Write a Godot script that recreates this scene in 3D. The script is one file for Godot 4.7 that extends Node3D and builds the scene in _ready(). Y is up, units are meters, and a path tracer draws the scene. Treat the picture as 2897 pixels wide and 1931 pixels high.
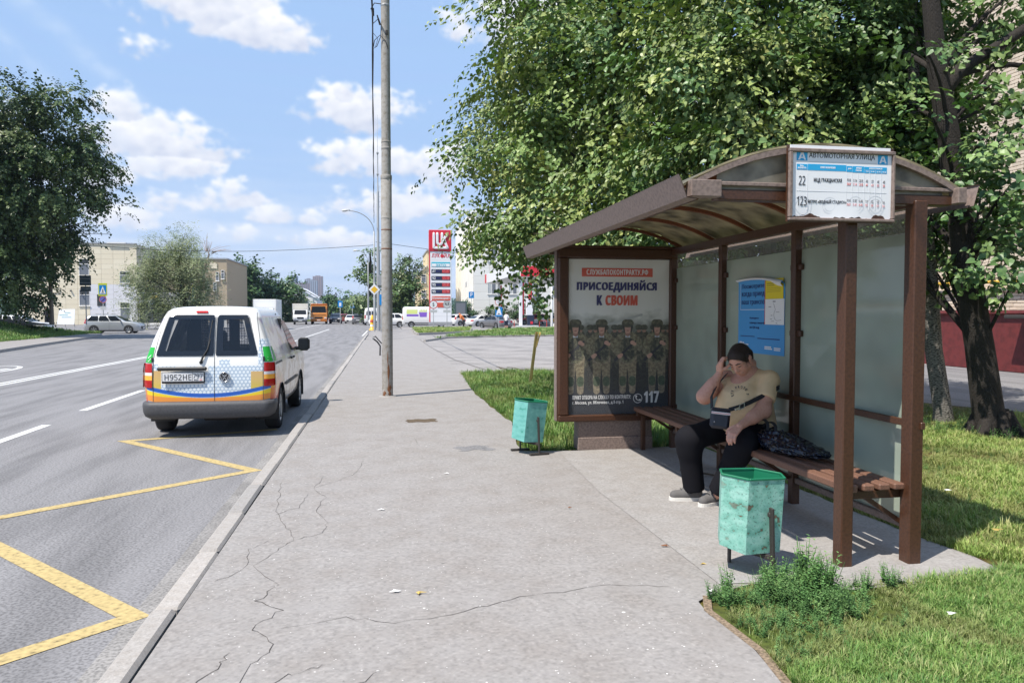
extends Node3D
# Bus stop beside a road: everything is built here from code, metres, y up, the road runs along -z.

var rng := RandomNumberGenerator.new()
var names := {}
var M := {}
var texes := {}
var F := {}

# ---------------------------------------------------------------- naming
func numbered(n: String) -> String:
	if not names.has(n):
		names[n] = 0
		return n
	names[n] += 1
	return "%s_%03d" % [n, names[n]]

func tag(o: Node, label := "", category := "", group := "", kind := "") -> Node:
	if label != "": o.set_meta("label", label)
	if category != "": o.set_meta("category", category)
	if group != "": o.set_meta("group", group)
	if kind != "": o.set_meta("kind", kind)
	return o

func thing(n: String, label: String, category: String, at := Vector3.ZERO, turn := 0.0, group := "") -> Node3D:
	var o := Node3D.new()
	o.name = numbered(n)
	add_child(o)
	o.position = at
	o.rotation.y = turn
	tag(o, label, category, group)
	return o

func put(n: String, mesh: Mesh, mat: Material, parent: Node = null) -> MeshInstance3D:
	var o := MeshInstance3D.new()
	o.mesh = mesh
	o.material_override = mat
	if parent == null or parent == self:
		o.name = numbered(n)
		add_child(o)
	else:
		o.name = n
		var k := 1
		while parent.has_node(NodePath(String(o.name))):
			o.name = "%s_%03d" % [n, k]
			k += 1
		parent.add_child(o, true)
	return o

func obj(n: String, s: SurfaceTool, mat: Material, parent: Node = null) -> MeshInstance3D:
	s.generate_normals()
	return put(n, s.commit(), mat, parent)

func struct(n: String, s: SurfaceTool, mat: Material, parent: Node = null) -> MeshInstance3D:
	var o := obj(n, s, mat, parent)
	if parent == null: o.set_meta("kind", "structure")
	return o

func base(n: String, kind: String) -> Node3D:
	var o := Node3D.new()
	o.name = numbered(n)
	o.set_meta("kind", kind)
	add_child(o)
	return o

func again(o: Node3D, n: String, at: Vector3, turn: float, label: String, group := "") -> Node3D:
	var c: Node3D = o.duplicate()
	c.name = numbered(n)
	add_child(c)
	c.position = at
	c.rotation.y = turn
	c.set_meta("label", label)
	if group != "": c.set_meta("group", group)
	return c

# ---------------------------------------------------------------- shapes
func sm() -> SurfaceTool:
	var s := SurfaceTool.new()
	s.begin(Mesh.PRIMITIVE_TRIANGLES)
	s.set_smooth_group(-1)
	return s

func tri(s: SurfaceTool, a: Vector3, b: Vector3, c: Vector3) -> void:
	s.add_vertex(a); s.add_vertex(b); s.add_vertex(c)

func quad(s: SurfaceTool, a: Vector3, b: Vector3, c: Vector3, d: Vector3) -> void:
	tri(s, a, b, c); tri(s, a, c, d)

# box with chamfered edges; T places it
func box(s: SurfaceTool, c: Vector3, size: Vector3, bev := 0.0, T := Transform3D()) -> void:
	var h := size * 0.5
	var b := minf(bev, minf(h.x, minf(h.y, h.z)) * 0.9)
	if b <= 0.0:
		var p := []
		for i in 8:
			p.append(T * (c + Vector3(h.x if i & 1 else -h.x, h.y if i & 2 else -h.y, h.z if i & 4 else -h.z)))
		quad(s, p[4], p[6], p[7], p[5]); quad(s, p[1], p[3], p[2], p[0])
		quad(s, p[0], p[2], p[6], p[4]); quad(s, p[5], p[7], p[3], p[1])
		quad(s, p[6], p[2], p[3], p[7]); quad(s, p[0], p[4], p[5], p[1])
		return
	var q := func(ax: int, i: int) -> Vector3:
		var v := Vector3(h.x if i & 1 else -h.x, h.y if i & 2 else -h.y, h.z if i & 4 else -h.z)
		for k in 3:
			if k != ax: v[k] -= signf(v[k]) * b
		return T * (c + v)
	for ax in 3:
		var u: int = 1 << ((ax + 1) % 3)
		var w: int = 1 << ((ax + 2) % 3)
		var n: int = 1 << ax
		quad(s, q.call(ax, n), q.call(ax, n | w), q.call(ax, n | u | w), q.call(ax, n | u))
		quad(s, q.call(ax, 0), q.call(ax, u), q.call(ax, u | w), q.call(ax, w))
		# the four edges that run along this axis
		var a1: int = (ax + 1) % 3
		var a2: int = (ax + 2) % 3
		for e in 4:
			var lo := (u if e & 1 else 0) | (w if e & 2 else 0)
			var A: Vector3 = q.call(a1, lo); var B: Vector3 = q.call(a1, lo | n)
			var C: Vector3 = q.call(a2, lo | n); var D: Vector3 = q.call(a2, lo)
			if e == 0 or e == 3: quad(s, A, B, C, D)
			else: quad(s, A, D, C, B)
	for i in 8:
		var A: Vector3 = q.call(0, i); var B: Vector3 = q.call(1, i); var C: Vector3 = q.call(2, i)
		var odd := ((i & 1) + ((i >> 1) & 1) + ((i >> 2) & 1)) % 2 == 1
		if odd: tri(s, A, C, B)
		else: tri(s, A, B, C)

func bar(s: SurfaceTool, a: Vector3, b: Vector3, w: float, h: float, bev := 0.0, up := Vector3.UP) -> void:
	var z := (b - a).normalized()
	if absf(z.dot(up)) > 0.98: up = Vector3.RIGHT
	var x := up.cross(z).normalized()
	var y := z.cross(x)
	box(s, Vector3.ZERO, Vector3(w, h, (b - a).length()), bev, Transform3D(Basis(x, y, z), (a + b) * 0.5))

func tube(s: SurfaceTool, pts: Array, radii, sides := 8, caps := true) -> void:
	s.set_smooth_group(1)
	var rings := []
	var n := pts.size()
	var prev := Vector3.ZERO
	for i in n:
		var d: Vector3 = (pts[mini(i + 1, n - 1)] - pts[maxi(i - 1, 0)]).normalized()
		var u: Vector3
		if i == 0:
			u = d.cross(Vector3.UP if absf(d.y) < 0.9 else Vector3.RIGHT).normalized()
		else:
			u = (prev - d * prev.dot(d)).normalized()
		prev = u
		var v := d.cross(u)
		var r: float = radii if radii is float else radii[i]
		var ring := []
		for k in sides:
			var a := TAU * k / sides
			ring.append(pts[i] + (u * cos(a) + v * sin(a)) * r)
		rings.append(ring)
	for i in n - 1:
		for k in sides:
			var k2 := (k + 1) % sides
			quad(s, rings[i][k], rings[i + 1][k], rings[i + 1][k2], rings[i][k2])
	s.set_smooth_group(-1)
	if caps:
		for k in sides:
			tri(s, pts[0], rings[0][k], rings[0][(k + 1) % sides])
			tri(s, pts[n - 1], rings[n - 1][(k + 1) % sides], rings[n - 1][k])

# profile of (radius, height) turned round the y axis of T
func lathe(s: SurfaceTool, prof: Array, sides := 16, T := Transform3D(), smooth := true) -> void:
	s.set_smooth_group(1 if smooth else -1)
	for i in prof.size() - 1:
		for k in sides:
			var a := TAU * k / sides
			var b := TAU * (k + 1) / sides
			var p: Vector2 = prof[i]; var q: Vector2 = prof[i + 1]
			quad(s, T * Vector3(p.x * cos(a), p.y, p.x * sin(a)), T * Vector3(p.x * cos(b), p.y, p.x * sin(b)), T * Vector3(q.x * cos(b), q.y, q.x * sin(b)), T * Vector3(q.x * cos(a), q.y, q.x * sin(a)))
	s.set_smooth_group(-1)

# polygon in the xy plane, pushed out along z from z0 to z1
func prism(s: SurfaceTool, poly: PackedVector2Array, z0: float, z1: float, T := Transform3D()) -> void:
	if Geometry2D.is_polygon_clockwise(poly): poly.reverse()
	var t := Geometry2D.triangulate_polygon(poly)
	for i in range(0, t.size(), 3):
		var a := poly[t[i]]; var b := poly[t[i + 1]]; var c := poly[t[i + 2]]
		if (b - a).cross(c - a) < 0.0:
			var q := b; b = c; c = q
		tri(s, T * Vector3(a.x, a.y, z1), T * Vector3(c.x, c.y, z1), T * Vector3(b.x, b.y, z1))
		if z0 != z1:
			tri(s, T * Vector3(a.x, a.y, z0), T * Vector3(b.x, b.y, z0), T * Vector3(c.x, c.y, z0))
	if z0 == z1: return
	for i in poly.size():
		var a := poly[i]; var b := poly[(i + 1) % poly.size()]
		quad(s, T * Vector3(a.x, a.y, z0), T * Vector3(a.x, a.y, z1), T * Vector3(b.x, b.y, z1), T * Vector3(b.x, b.y, z0))

# flat polygon on the ground, points are (x, z)
func sheet(s: SurfaceTool, pts: Array, y: float) -> void:
	var poly := PackedVector2Array()
	for p in pts: poly.append(Vector2(p[0], p[1]))
	var t := Geometry2D.triangulate_polygon(poly)
	for i in range(0, t.size(), 3):
		var a := poly[t[i]]; var b := poly[t[i + 1]]; var c := poly[t[i + 2]]
		if (b - a).cross(c - a) > 0.0: tri(s, Vector3(a.x, y, a.y), Vector3(b.x, y, b.y), Vector3(c.x, y, c.y))
		else: tri(s, Vector3(a.x, y, a.y), Vector3(c.x, y, c.y), Vector3(b.x, y, b.y))

func surf(s: SurfaceTool, f: Callable, nu: int, nv: int, smooth := true, uv := false) -> void:
	if smooth: s.set_smooth_group(1)
	var p := []
	for j in nv + 1:
		for i in nu + 1: p.append(f.call(float(i) / nu, float(j) / nv))
	for j in nv:
		for i in nu:
			var k := j * (nu + 1) + i
			for q in [k, k + nu + 1, k + nu + 2, k, k + nu + 2, k + 1]:
				if uv: s.set_uv(Vector2(float(q % (nu + 1)) / nu, float(q / (nu + 1)) / nv))
				s.add_vertex(p[q])
	s.set_smooth_group(-1)

func text(parent: Node, t: String, at: Vector3, w: float, h: float, mat: Material, bold := true, turn := Basis(), deep := 0.002, n := "lettering", fat := 0.0) -> MeshInstance3D:
	var f := SystemFont.new()
	f.font_names = PackedStringArray(["Droid Sans"])
	f.font_weight = 700 if bold else 400
	var m := TextMesh.new()
	m.font = f
	m.text = t
	m.font_size = 48
	m.pixel_size = 0.01
	m.depth = 0.1
	m.curve_step = 2.0
	var arr := m.get_mesh_arrays()
	var v: PackedVector3Array = arr[Mesh.ARRAY_VERTEX]
	var lo := Vector3.ONE * 1e9; var hi := -lo
	for p in v:
		lo = lo.min(p); hi = hi.max(p)
	var sc := Vector3(w / maxf(hi.x - lo.x, 1e-4), h / maxf(hi.y - lo.y, 1e-4), deep / 0.1)
	if w <= 0.0: sc.x = sc.y
	var mid := (lo + hi) * 0.5
	for i in v.size(): v[i] = (v[i] - mid) * sc
	var idx: PackedInt32Array = arr[Mesh.ARRAY_INDEX]
	if fat > 0.0:
		# a heavier cut of the face: the same outline set again a hair to either side
		var n0 := v.size()
		var i0 := idx.size()
		for k in [-1.0, 1.0]:
			var at_ := v.size()
			for i in n0: v.append(v[i] * Vector3((w - fat) / maxf(w, 1e-4), (h - fat * 0.5) / h, 1.0) + Vector3(k * fat * 0.5, k * fat * 0.25, 0.0002 * (1.5 + k)))
			for i in i0: idx.append(idx[i] + at_)
	var out := []
	out.resize(Mesh.ARRAY_MAX)
	out[Mesh.ARRAY_VERTEX] = v
	out[Mesh.ARRAY_INDEX] = idx
	var am := ArrayMesh.new()
	am.add_surface_from_arrays(Mesh.PRIMITIVE_TRIANGLES, out)
	var o := put(n, am, mat, parent)
	o.transform = Transform3D(turn, at)
	return o

# ---------------------------------------------------------------- materials
func lin(r: float, g: float, b: float, a := 1.0) -> Color:
	var c := Color(r, g, b).linear_to_srgb()
	c.a = a
	return c

func mat(n: String, c: Color, rough := 0.7, metal := 0.0) -> StandardMaterial3D:
	var m := StandardMaterial3D.new()
	m.resource_name = n
	m.albedo_color = c
	m.roughness = rough
	m.metallic = metal
	m.cull_mode = BaseMaterial3D.CULL_DISABLED
	M[n] = m
	return m

func noise(freq: float, seed_: int, kind := FastNoiseLite.TYPE_SIMPLEX_SMOOTH, oct := 3) -> FastNoiseLite:
	var n := FastNoiseLite.new()
	n.noise_type = kind
	n.seed = seed_
	n.frequency = freq
	n.fractal_type = FastNoiseLite.FRACTAL_FBM if oct > 1 else FastNoiseLite.FRACTAL_NONE
	n.fractal_octaves = oct
	return n

# stops: [offset, colour, offset, colour ...]
func tex(n: String, freq: float, stops: Array, size := 512, oct := 3, kind := FastNoiseLite.TYPE_SIMPLEX_SMOOTH) -> NoiseTexture2D:
	if texes.has(n): return texes[n]
	var t := NoiseTexture2D.new()
	t.width = size; t.height = size
	t.seamless = true
	t.noise = noise(freq, hash(n) % 1000, kind, oct)
	var g := Gradient.new()
	g.offsets = PackedFloat32Array(); g.colors = PackedColorArray()
	var off := PackedFloat32Array(); var col := PackedColorArray()
	for i in range(0, stops.size(), 2):
		off.append(stops[i])
		var c = stops[i + 1]
		col.append(c if c is Color else Color(c, c, c))
	g.offsets = off; g.colors = col
	t.color_ramp = g
	texes[n] = t
	return t

func wear(m: StandardMaterial3D, t: Texture2D, metres: float, world := true) -> StandardMaterial3D:
	m.albedo_texture = t
	m.uv1_triplanar = true
	m.uv1_world_triplanar = world
	m.uv1_scale = Vector3.ONE / metres
	return m

func stain(m: StandardMaterial3D, t: Texture2D, metres: float, world := true) -> StandardMaterial3D:
	m.detail_enabled = true
	m.detail_albedo = t
	m.detail_blend_mode = BaseMaterial3D.BLEND_MODE_MUL
	m.detail_uv_layer = BaseMaterial3D.DETAIL_UV_2
	m.uv2_triplanar = true
	m.uv2_world_triplanar = world
	m.uv2_scale = Vector3.ONE / metres
	return m

func relief(m: StandardMaterial3D, t: Texture2D, cm: float) -> StandardMaterial3D:
	m.heightmap_enabled = true
	m.heightmap_texture = t
	m.heightmap_scale = cm
	return m

# ================================================================ scene
func _ready() -> void:
	var cam := Camera3D.new()
	cam.name = "camera"
	add_child(cam)
	cam.position = Vector3(0, 1.72, 0)
	cam.rotation_degrees = Vector3(-2.144, -9.667, 0)
	cam.fov = 48.37
	cam.near = 0.1
	cam.far = 6000.0
	cam.current = true
	var env := Environment.new()
	env.background_mode = Environment.BG_SKY
	env.sky = Sky.new()
	var sky := PanoramaSkyMaterial.new()
	sky.panorama = sky_picture()
	env.sky.sky_material = sky
	env.background_energy_multiplier = 0.83
	env.tonemap_mode = Environment.TONE_MAPPER_LINEAR
	env.tonemap_exposure = 1.34
	env.sdfgi_enabled = true
	env.ssao_enabled = true
	env.ssil_enabled = true
	env.fog_enabled = true
	env.fog_density = 0.00016
	env.fog_light_color = Color(0.72, 0.82, 0.95)
	var we := WorldEnvironment.new()
	we.name = "world_environment"
	we.environment = env
	add_child(we)
	var sun := DirectionalLight3D.new()
	sun.name = "sun"
	add_child(sun)
	sun.light_energy = 1.6
	sun.light_color = Color(1.0, 0.97, 0.925)
	sun.light_angular_distance = 0.5
	sun.shadow_enabled = true
	sun.look_at_from_position(Vector3.ZERO, Vector3(0.857 * 0.5, -0.866, -0.515 * 0.5))
	rng.seed = 20240711
	materials()
	setting()
	bus_stop()
	street_things()
	hero_van()
	traffic()
	buildings()
	trees()
	greenery()
	passenger()
	far_people()
	litter()

func sky_picture() -> ImageTexture:
	var W := 3072
	var H := 1536
	var n1 := noise(1.0, 5, FastNoiseLite.TYPE_SIMPLEX_SMOOTH, 5)
	var n2 := noise(1.0, 9, FastNoiseLite.TYPE_SIMPLEX_SMOOTH, 4)
	# azimuth, elevation, half width, half height in degrees, fullness
	var C := [
		[-12.2, 20.2, 4.6, 2.9, 1.0], [-8.2, 19.0, 4.3, 1.8, 1.0], [-17.2, 13.2, 1.8, 1.6, 0.9], [-14.9, 11.4, 5.0, 2.1, 1.0], [-14.4, 9.8, 3.2, 1.5, 0.8],
		[-1.6, 14.3, 4.3, 2.0, 1.0], [-2.6, 15.3, 1.1, 1.2, 1.0], [-1.3, 10.9, 4.6, 1.6, 0.9], [-14.0, 7.5, 2.0, 1.1, 0.8], [-10.5, 7.9, 2.6, 1.5, 1.0],
		[-8.0, 6.9, 1.9, 0.9, 1.0], [4.9, 10.6, 2.3, 2.6, 0.9], [9.4, 20.5, 4.2, 2.8, 1.0], [1.1, 7.8, 5.6, 1.6, 0.8], [-10.3, 5.5, 1.5, 0.9, 0.8], [-5.1, 6.7, 1.0, 0.8, 0.9],
		[-3.7, 5.3, 3.6, 0.8, 0.75], [-17.4, 6.4, 2.6, 1.3, 0.7], [-19.5, 9.0, 3.2, 1.6, 0.6], [-15.5, 17.4, 1.6, 0.9, 0.35], [13.0, 11.0, 4.0, 2.4, 0.9], [21.0, 15.0, 5.0, 3.0, 0.9],
		[-24.5, 6.0, 3.0, 1.2, 0.7], [-23.0, 12.0, 1.6, 1.2, 0.5],
	]
	var r := RandomNumberGenerator.new()
	r.seed = 77
	var k := 0
	while k < 110:
		var az := r.randf_range(-180, 180)
		var el: float = 3.0 + 62.0 * pow(r.randf(), 1.8)
		var s := r.randf_range(1.5, 5.0) * (0.6 + el / 40.0)
		k += 1
		if az > -34 and az < 44 and el < 32: continue
		C.append([az, el, s * r.randf_range(1.0, 1.7), s * 0.55, r.randf_range(0.7, 1.0)])
	var cols := []
	cols.resize(360)
	for i in 360: cols[i] = []
	for c in C:
		var half: float = c[2] * 1.5 / maxf(cos(deg_to_rad(c[1])), 0.3) + 1.0
		var a0 := int(floor(c[0] - half)); var a1 := int(ceil(c[0] + half))
		for a in range(a0, a1 + 1): cols[posmod(a + 180, 360)].append(c)
	var data := PackedByteArray()
	data.resize(W * H * 3)
	for y in H:
		var el := 90.0 - (y + 0.5) * 180.0 / H
		var t := clampf(el / 60.0, 0.0, 1.0)
		var sky_c := Color(0.775, 0.845, 0.95).lerp(Color(0.69, 0.80, 0.945), clampf(el / 9.0, 0.0, 1.0))
		sky_c = sky_c.lerp(Color(0.54, 0.70, 0.92), t)
		if el < 0.0: sky_c = Color(0.55, 0.56, 0.55)
		for x in W:
			var az := wrapf((x + 0.5) * 360.0 / W, -180.0, 180.0)
			var c := sky_c
			if el > -0.5:
				var list: Array = cols[int(floor(az)) + 180]
				var best := -9.0
				var rel := 0.0
				for b in list:
					var dx: float = wrapf(az - b[0], -180, 180) * cos(deg_to_rad(el)) / b[2]
					var dy: float = (el - b[1]) / b[3]
					if dy < 0.0: dy *= 1.5
					var d: float = 1.0 - dx * dx - dy * dy
					d = d * b[4]
					if d > best:
						best = d; rel = dy
				var ca := cos(deg_to_rad(el))
				var v := Vector3(sin(deg_to_rad(az)) * ca, sin(deg_to_rad(el)) * 1.5, -cos(deg_to_rad(az)) * ca)
				if best > -1.3:
					var p := v * 11.0
					var q := n1.get_noise_3dv(p * 1.3) * 0.55 + n1.get_noise_3dv(p * 4.5) * 0.45
					var dens := best * 1.0 + q * 1.75 + 0.14
					var al := smoothstep(0.0, 0.85, dens)
					if al > 0.0:
						var lit := clampf(0.5 + rel * 0.55 + n2.get_noise_3dv(v * 34.0) * 0.55 + q * 0.5 + (0.5 - dens) * 0.22 + 0.1, 0.0, 1.0)
						var cc := Color(0.80, 0.83, 0.905).lerp(Color(0.985, 0.985, 0.995), lit)
						c = c.lerp(cc, al * 0.97)
				# thin high streaks
				if az < -15.0 and az > -60.0 and el > 8.0 and el < 40.0:
					var u := (az + 23.9) * 0.62 + (el - 18.6) * 0.78
					var w := (az + 23.9) * 0.78 - (el - 18.6) * 0.62
					var st := exp(-pow((u - 0.9 - sin(w * 0.3) * 0.2) / 0.55, 2)) * 0.5 + exp(-pow((u + 1.6) / 0.45, 2)) * 0.4
					c = c.lerp(Color(0.86, 0.91, 0.98), st * clampf(0.6 + n2.get_noise_3dv(v * 25.0), 0.0, 1.0) * 0.8)
				# pale band of haze low down
				var band := exp(-pow((el - 4.0) / 5.0, 2)) * (0.42 + 0.5 * n2.get_noise_3dv(v * Vector3(6, 30, 6)))
				if band > 0.0: c = c.lerp(Color(0.90, 0.925, 0.975), clampf(band, 0.0, 0.6))
			var o := (y * W + x) * 3
			data[o] = int(clampf(c.r, 0, 1) * 255.0); data[o + 1] = int(clampf(c.g, 0, 1) * 255.0); data[o + 2] = int(clampf(c.b, 0, 1) * 255.0)
		if el < -0.6:
			# everything below the horizon is one colour
			var row := PackedByteArray()
			var one := PackedByteArray([int(sky_c.r * 255), int(sky_c.g * 255), int(sky_c.b * 255)])
			for x in W: row.append_array(one)
			data = data.slice(0, y * W * 3)
			while data.size() < W * H * 3: data.append_array(row)
			break
	return ImageTexture.create_from_image(Image.create_from_data(W, H, false, Image.FORMAT_RGB8, data))

func materials() -> void:
	var grit := tex("grit", 0.11, [0.0, 0.62, 0.35, 0.84, 0.6, 0.93, 1.0, 1.0], 1024, 3, FastNoiseLite.TYPE_SIMPLEX)
	var grit2 := tex("grit2", 0.16, [0.0, 0.80, 0.4, 0.90, 0.7, 0.94, 0.93, 1.0, 1.0, 1.0], 1024, 2, FastNoiseLite.TYPE_VALUE)
	var patch := tex("patch", 0.012, [0.0, 0.80, 0.45, 0.92, 0.55, 0.95, 1.0, 1.0], 512, 5)
	var patch2 := tex("patch2", 0.02, [0.0, Color(0.93, 0.915, 0.90), 0.5, Color(0.97, 0.965, 0.96), 1.0, Color.WHITE], 512, 4)
	var m := mat("asphalt", lin(0.295, 0.288, 0.293), 0.86)
	relief(stain(wear(m, grit, 3.6), patch, 9.0), grit, 0.5)
	m.uv2_scale = Vector3(1.0 / 3.2, 1.0, 1.0 / 26.0)
	m = mat("dusty asphalt", lin(0.35, 0.335, 0.32), 0.9)
	stain(wear(m, grit, 3.6), patch, 5.0)
	m = mat("pavement", lin(0.350, 0.332, 0.320), 0.9)
	relief(stain(wear(m, grit2, 2.9), patch2, 5.0), grit2, 0.4)
	m = mat("pad", lin(0.382, 0.368, 0.358), 0.9)
	stain(wear(m, grit2, 2.2), patch2, 3.0)
	m = mat("drive", lin(0.40, 0.375, 0.36), 0.9)
	stain(wear(m, grit, 4.5), patch, 12.0)
	m = mat("kerb", lin(0.44, 0.415, 0.39), 0.9)
	relief(stain(wear(m, grit2, 1.3), patch2, 0.9), grit2, 0.3)
	for q in [["kerb grey", 0.385, 0.37, 0.355], ["kerb pale", 0.49, 0.46, 0.43]]:
		m = mat(q[0], lin(q[1], q[2], q[3]), 0.9)
		relief(stain(wear(m, grit2, 1.3), patch2, 0.9), grit2, 0.3)
	m = mat("white paint", lin(0.80, 0.80, 0.78), 0.75)
	wear(m, tex("worn", 0.05, [0.0, 0.55, 0.3, 0.86, 1.0, 1.0], 512, 5), 1.2)
	m = mat("yellow paint", lin(0.56, 0.43, 0.19), 0.8)
	wear(m, texes["worn"], 1.4)
	m = mat("soil", lin(0.16, 0.115, 0.07), 1.0)
	wear(m, tex("soil", 0.03, [0.0, 0.5, 0.5, 0.8, 1.0, 1.0], 512, 4), 1.0)
	m = mat("turf", lin(0.16, 0.165, 0.06), 1.0)
	stain(wear(m, texes["soil"], 1.3), tex("turf patch", 0.015, [0.0, Color(0.95, 0.72, 0.48), 0.35, Color(0.80, 0.86, 0.55), 1.0, Color(0.8, 1.0, 0.6)], 512, 4), 6.0)
	m = mat("hill", lin(0.035, 0.06, 0.03), 1.0)
	m = mat("seam", lin(0.15, 0.14, 0.135), 1.0)
	m = mat("dry soil", lin(0.33, 0.245, 0.165), 1.0)
	wear(m, texes["soil"], 0.4)
	m = mat("crack", lin(0.075, 0.065, 0.06), 1.0)
	# brown shelter paint: thick, uneven, dusty
	var blot := tex("blot", 0.04, [0.0, 0.72, 0.5, 0.9, 1.0, 1.0], 512, 4)
	m = mat("brown", lin(0.086, 0.036, 0.018), 0.42)
	relief(wear(m, blot, 0.5), blot, 0.25)
	m = mat("brown dusty", lin(0.27, 0.205, 0.178), 0.75)
	wear(m, blot, 0.7)
	m = mat("rib brown", lin(0.24, 0.075, 0.03), 0.6)
	wear(m, blot, 0.4)
	m = mat("bench wood", lin(0.21, 0.105, 0.068), 0.62)
	wear(m, blot, 0.35)
	m = mat("roof sheet", lin(0.47, 0.44, 0.36), 0.35)
	wear(m, tex("roof dirt", 0.012, [0.0, 0.45, 0.4, 0.75, 0.6, 0.85, 1.0, 1.0], 512, 4), 2.0)
	m.backlight_enabled = true
	m.backlight = Color(0.95, 0.93, 0.84)
	m = mat("frosted", lin(0.37, 0.435, 0.36), 0.06)
	m.metallic_specular = 0.5
	wear(m, tex("film", 0.006, [0.0, 0.86, 0.5, 0.95, 1.0, 1.0], 512, 3), 2.5)
	m.backlight_enabled = true
	m.backlight = Color(0.34, 0.38, 0.33)
	m = mat("clear glass", Color(0.93, 0.97, 0.95, 0.08), 0.03)
	m.transparency = BaseMaterial3D.TRANSPARENCY_ALPHA
	m = mat("poster glass", Color(1, 1, 1, 0.02), 0.05)
	m.transparency = BaseMaterial3D.TRANSPARENCY_ALPHA
	m.metallic_specular = 0.16
	m = mat("dark glass", lin(0.014, 0.018, 0.023), 0.08)
	m.metallic_specular = 0.42
	m = mat("rear glass", lin(0.012, 0.016, 0.024), 0.04)
	m.metallic_specular = 0.52
	m = mat("tinted glass", Color(0.10, 0.12, 0.15, 0.42), 0.03)
	m.transparency = BaseMaterial3D.TRANSPARENCY_ALPHA
	m.metallic_specular = 0.55
	m = mat("rubber", lin(0.022, 0.022, 0.023), 0.85)
	m = mat("black plastic", lin(0.02, 0.02, 0.021), 0.5)
	m = mat("grey plastic", lin(0.10, 0.10, 0.108), 0.6)
	wear(m, tex("scuff", 0.035, [0.0, 0.75, 0.6, 0.85, 0.85, 0.9, 1.0, 1.0], 512, 5), 0.8, false)
	m = mat("chrome", lin(0.62, 0.63, 0.65), 0.25, 1.0)
	m = mat("alloy", lin(0.42, 0.43, 0.44), 0.4, 0.7)
	m = mat("steel grey", lin(0.33, 0.34, 0.35), 0.55, 0.2)
	m = mat("pale grey", lin(0.52, 0.53, 0.54), 0.6)
	m = mat("dark iron", lin(0.035, 0.03, 0.027), 0.65)
	m = mat("white", lin(0.78, 0.78, 0.77), 0.5)
	m = mat("sign white", lin(0.80, 0.81, 0.83), 0.35)
	m = mat("ink", lin(0.03, 0.03, 0.035), 0.6)
	m = mat("grey ink", lin(0.30, 0.29, 0.30), 0.7)
	m = mat("pink ink", lin(0.72, 0.34, 0.34), 0.7)
	m = mat("pale line", lin(0.62, 0.63, 0.66), 0.7)
	m = mat("faint print", lin(0.70, 0.72, 0.76), 0.7)
	m = mat("notice pale", lin(0.45, 0.62, 0.82), 0.6)
	m = mat("sticker yellow", lin(0.74, 0.60, 0.02), 0.6)
	m = mat("ink yellow", lin(0.40, 0.33, 0.03), 0.6)
	m = mat("pale red", lin(0.62, 0.20, 0.17), 0.5)
	m = mat("sign back", lin(0.06, 0.085, 0.10), 0.6)
	m = mat("sign violet", lin(0.13, 0.14, 0.48), 0.5)
	m = mat("badge dark", lin(0.05, 0.05, 0.055), 0.4)
	m = mat("cream box", lin(0.66, 0.62, 0.54), 0.6)
	m = mat("advert green", lin(0.58, 0.66, 0.22), 0.5)
	m = mat("advert purple", lin(0.20, 0.10, 0.50), 0.5)
	m = mat("notice print", lin(0.50, 0.70, 0.72), 0.6)
	m = mat("fence pink", lin(0.60, 0.43, 0.31), 0.9)
	m = mat("board green", lin(0.06, 0.10, 0.09), 0.6)
	m = mat("house yellow", lin(0.74, 0.60, 0.36), 0.7)
	m = mat("tower blue", lin(0.14, 0.17, 0.28), 0.6)
	m = mat("tower pink", lin(0.42, 0.31, 0.28), 0.7)
	m = mat("tower pale", lin(0.38, 0.41, 0.46), 0.7)
	m = mat("tower brown", lin(0.28, 0.20, 0.19), 0.7)
	m = mat("tower glass", lin(0.20, 0.17, 0.19), 0.5)
	m = mat("pylon red", lin(0.62, 0.025, 0.045), 0.35)
	m = mat("pylon text", lin(0.55, 0.02, 0.05), 0.5)
	m = mat("eco teal", lin(0.02, 0.42, 0.55), 0.4)
	m = mat("price dark", lin(0.02, 0.03, 0.06), 0.3)
	m = mat("display red", lin(0.45, 0.01, 0.03), 0.35)
	m = mat("digit glow", lin(0.9, 0.25, 0.22), 0.4)
	m = mat("dry leaf", lin(0.50, 0.36, 0.10), 0.8)
	m = mat("pink twig", lin(0.42, 0.31, 0.28), 0.9)
	m = mat("stake wood", lin(0.74, 0.52, 0.17), 0.8)
	m = mat("navy", lin(0.018, 0.022, 0.13), 0.6)
	m = mat("red", lin(0.56, 0.055, 0.04), 0.5)
	m = mat("orange red", lin(0.60, 0.09, 0.05), 0.5)
	m = mat("sign red", lin(0.55, 0.02, 0.03), 0.4)
	m = mat("sign blue", lin(0.0, 0.22, 0.60), 0.4)
	m = mat("sky blue", lin(0.02, 0.36, 0.68), 0.5)
	m = mat("sign yellow", lin(0.80, 0.46, 0.02), 0.4)
	m = mat("lime yellow", lin(0.55, 0.62, 0.02), 0.4)
	m = mat("lamp red", lin(0.42, 0.012, 0.012), 0.12)
	m = mat("lamp amber", lin(0.9, 0.42, 0.06), 0.12)
	m = mat("lamp clear", lin(0.72, 0.70, 0.70), 0.1)
	m = mat("plate", lin(0.72, 0.72, 0.72), 0.4)
	m = mat("concrete", lin(0.45, 0.435, 0.42), 0.92)
	stain(wear(m, grit2, 0.9), tex("pole stain", 0.02, [0.0, Color(0.72, 0.68, 0.62), 0.4, Color(0.93, 0.92, 0.90), 1.0, Color.WHITE], 512, 4), 1.1)
	relief(m, grit2, 0.3)
	m = mat("rust", lin(0.24, 0.10, 0.045), 0.95)
	wear(m, blot, 0.25)
	m = mat("bark", lin(0.060, 0.050, 0.043), 0.95)
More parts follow.
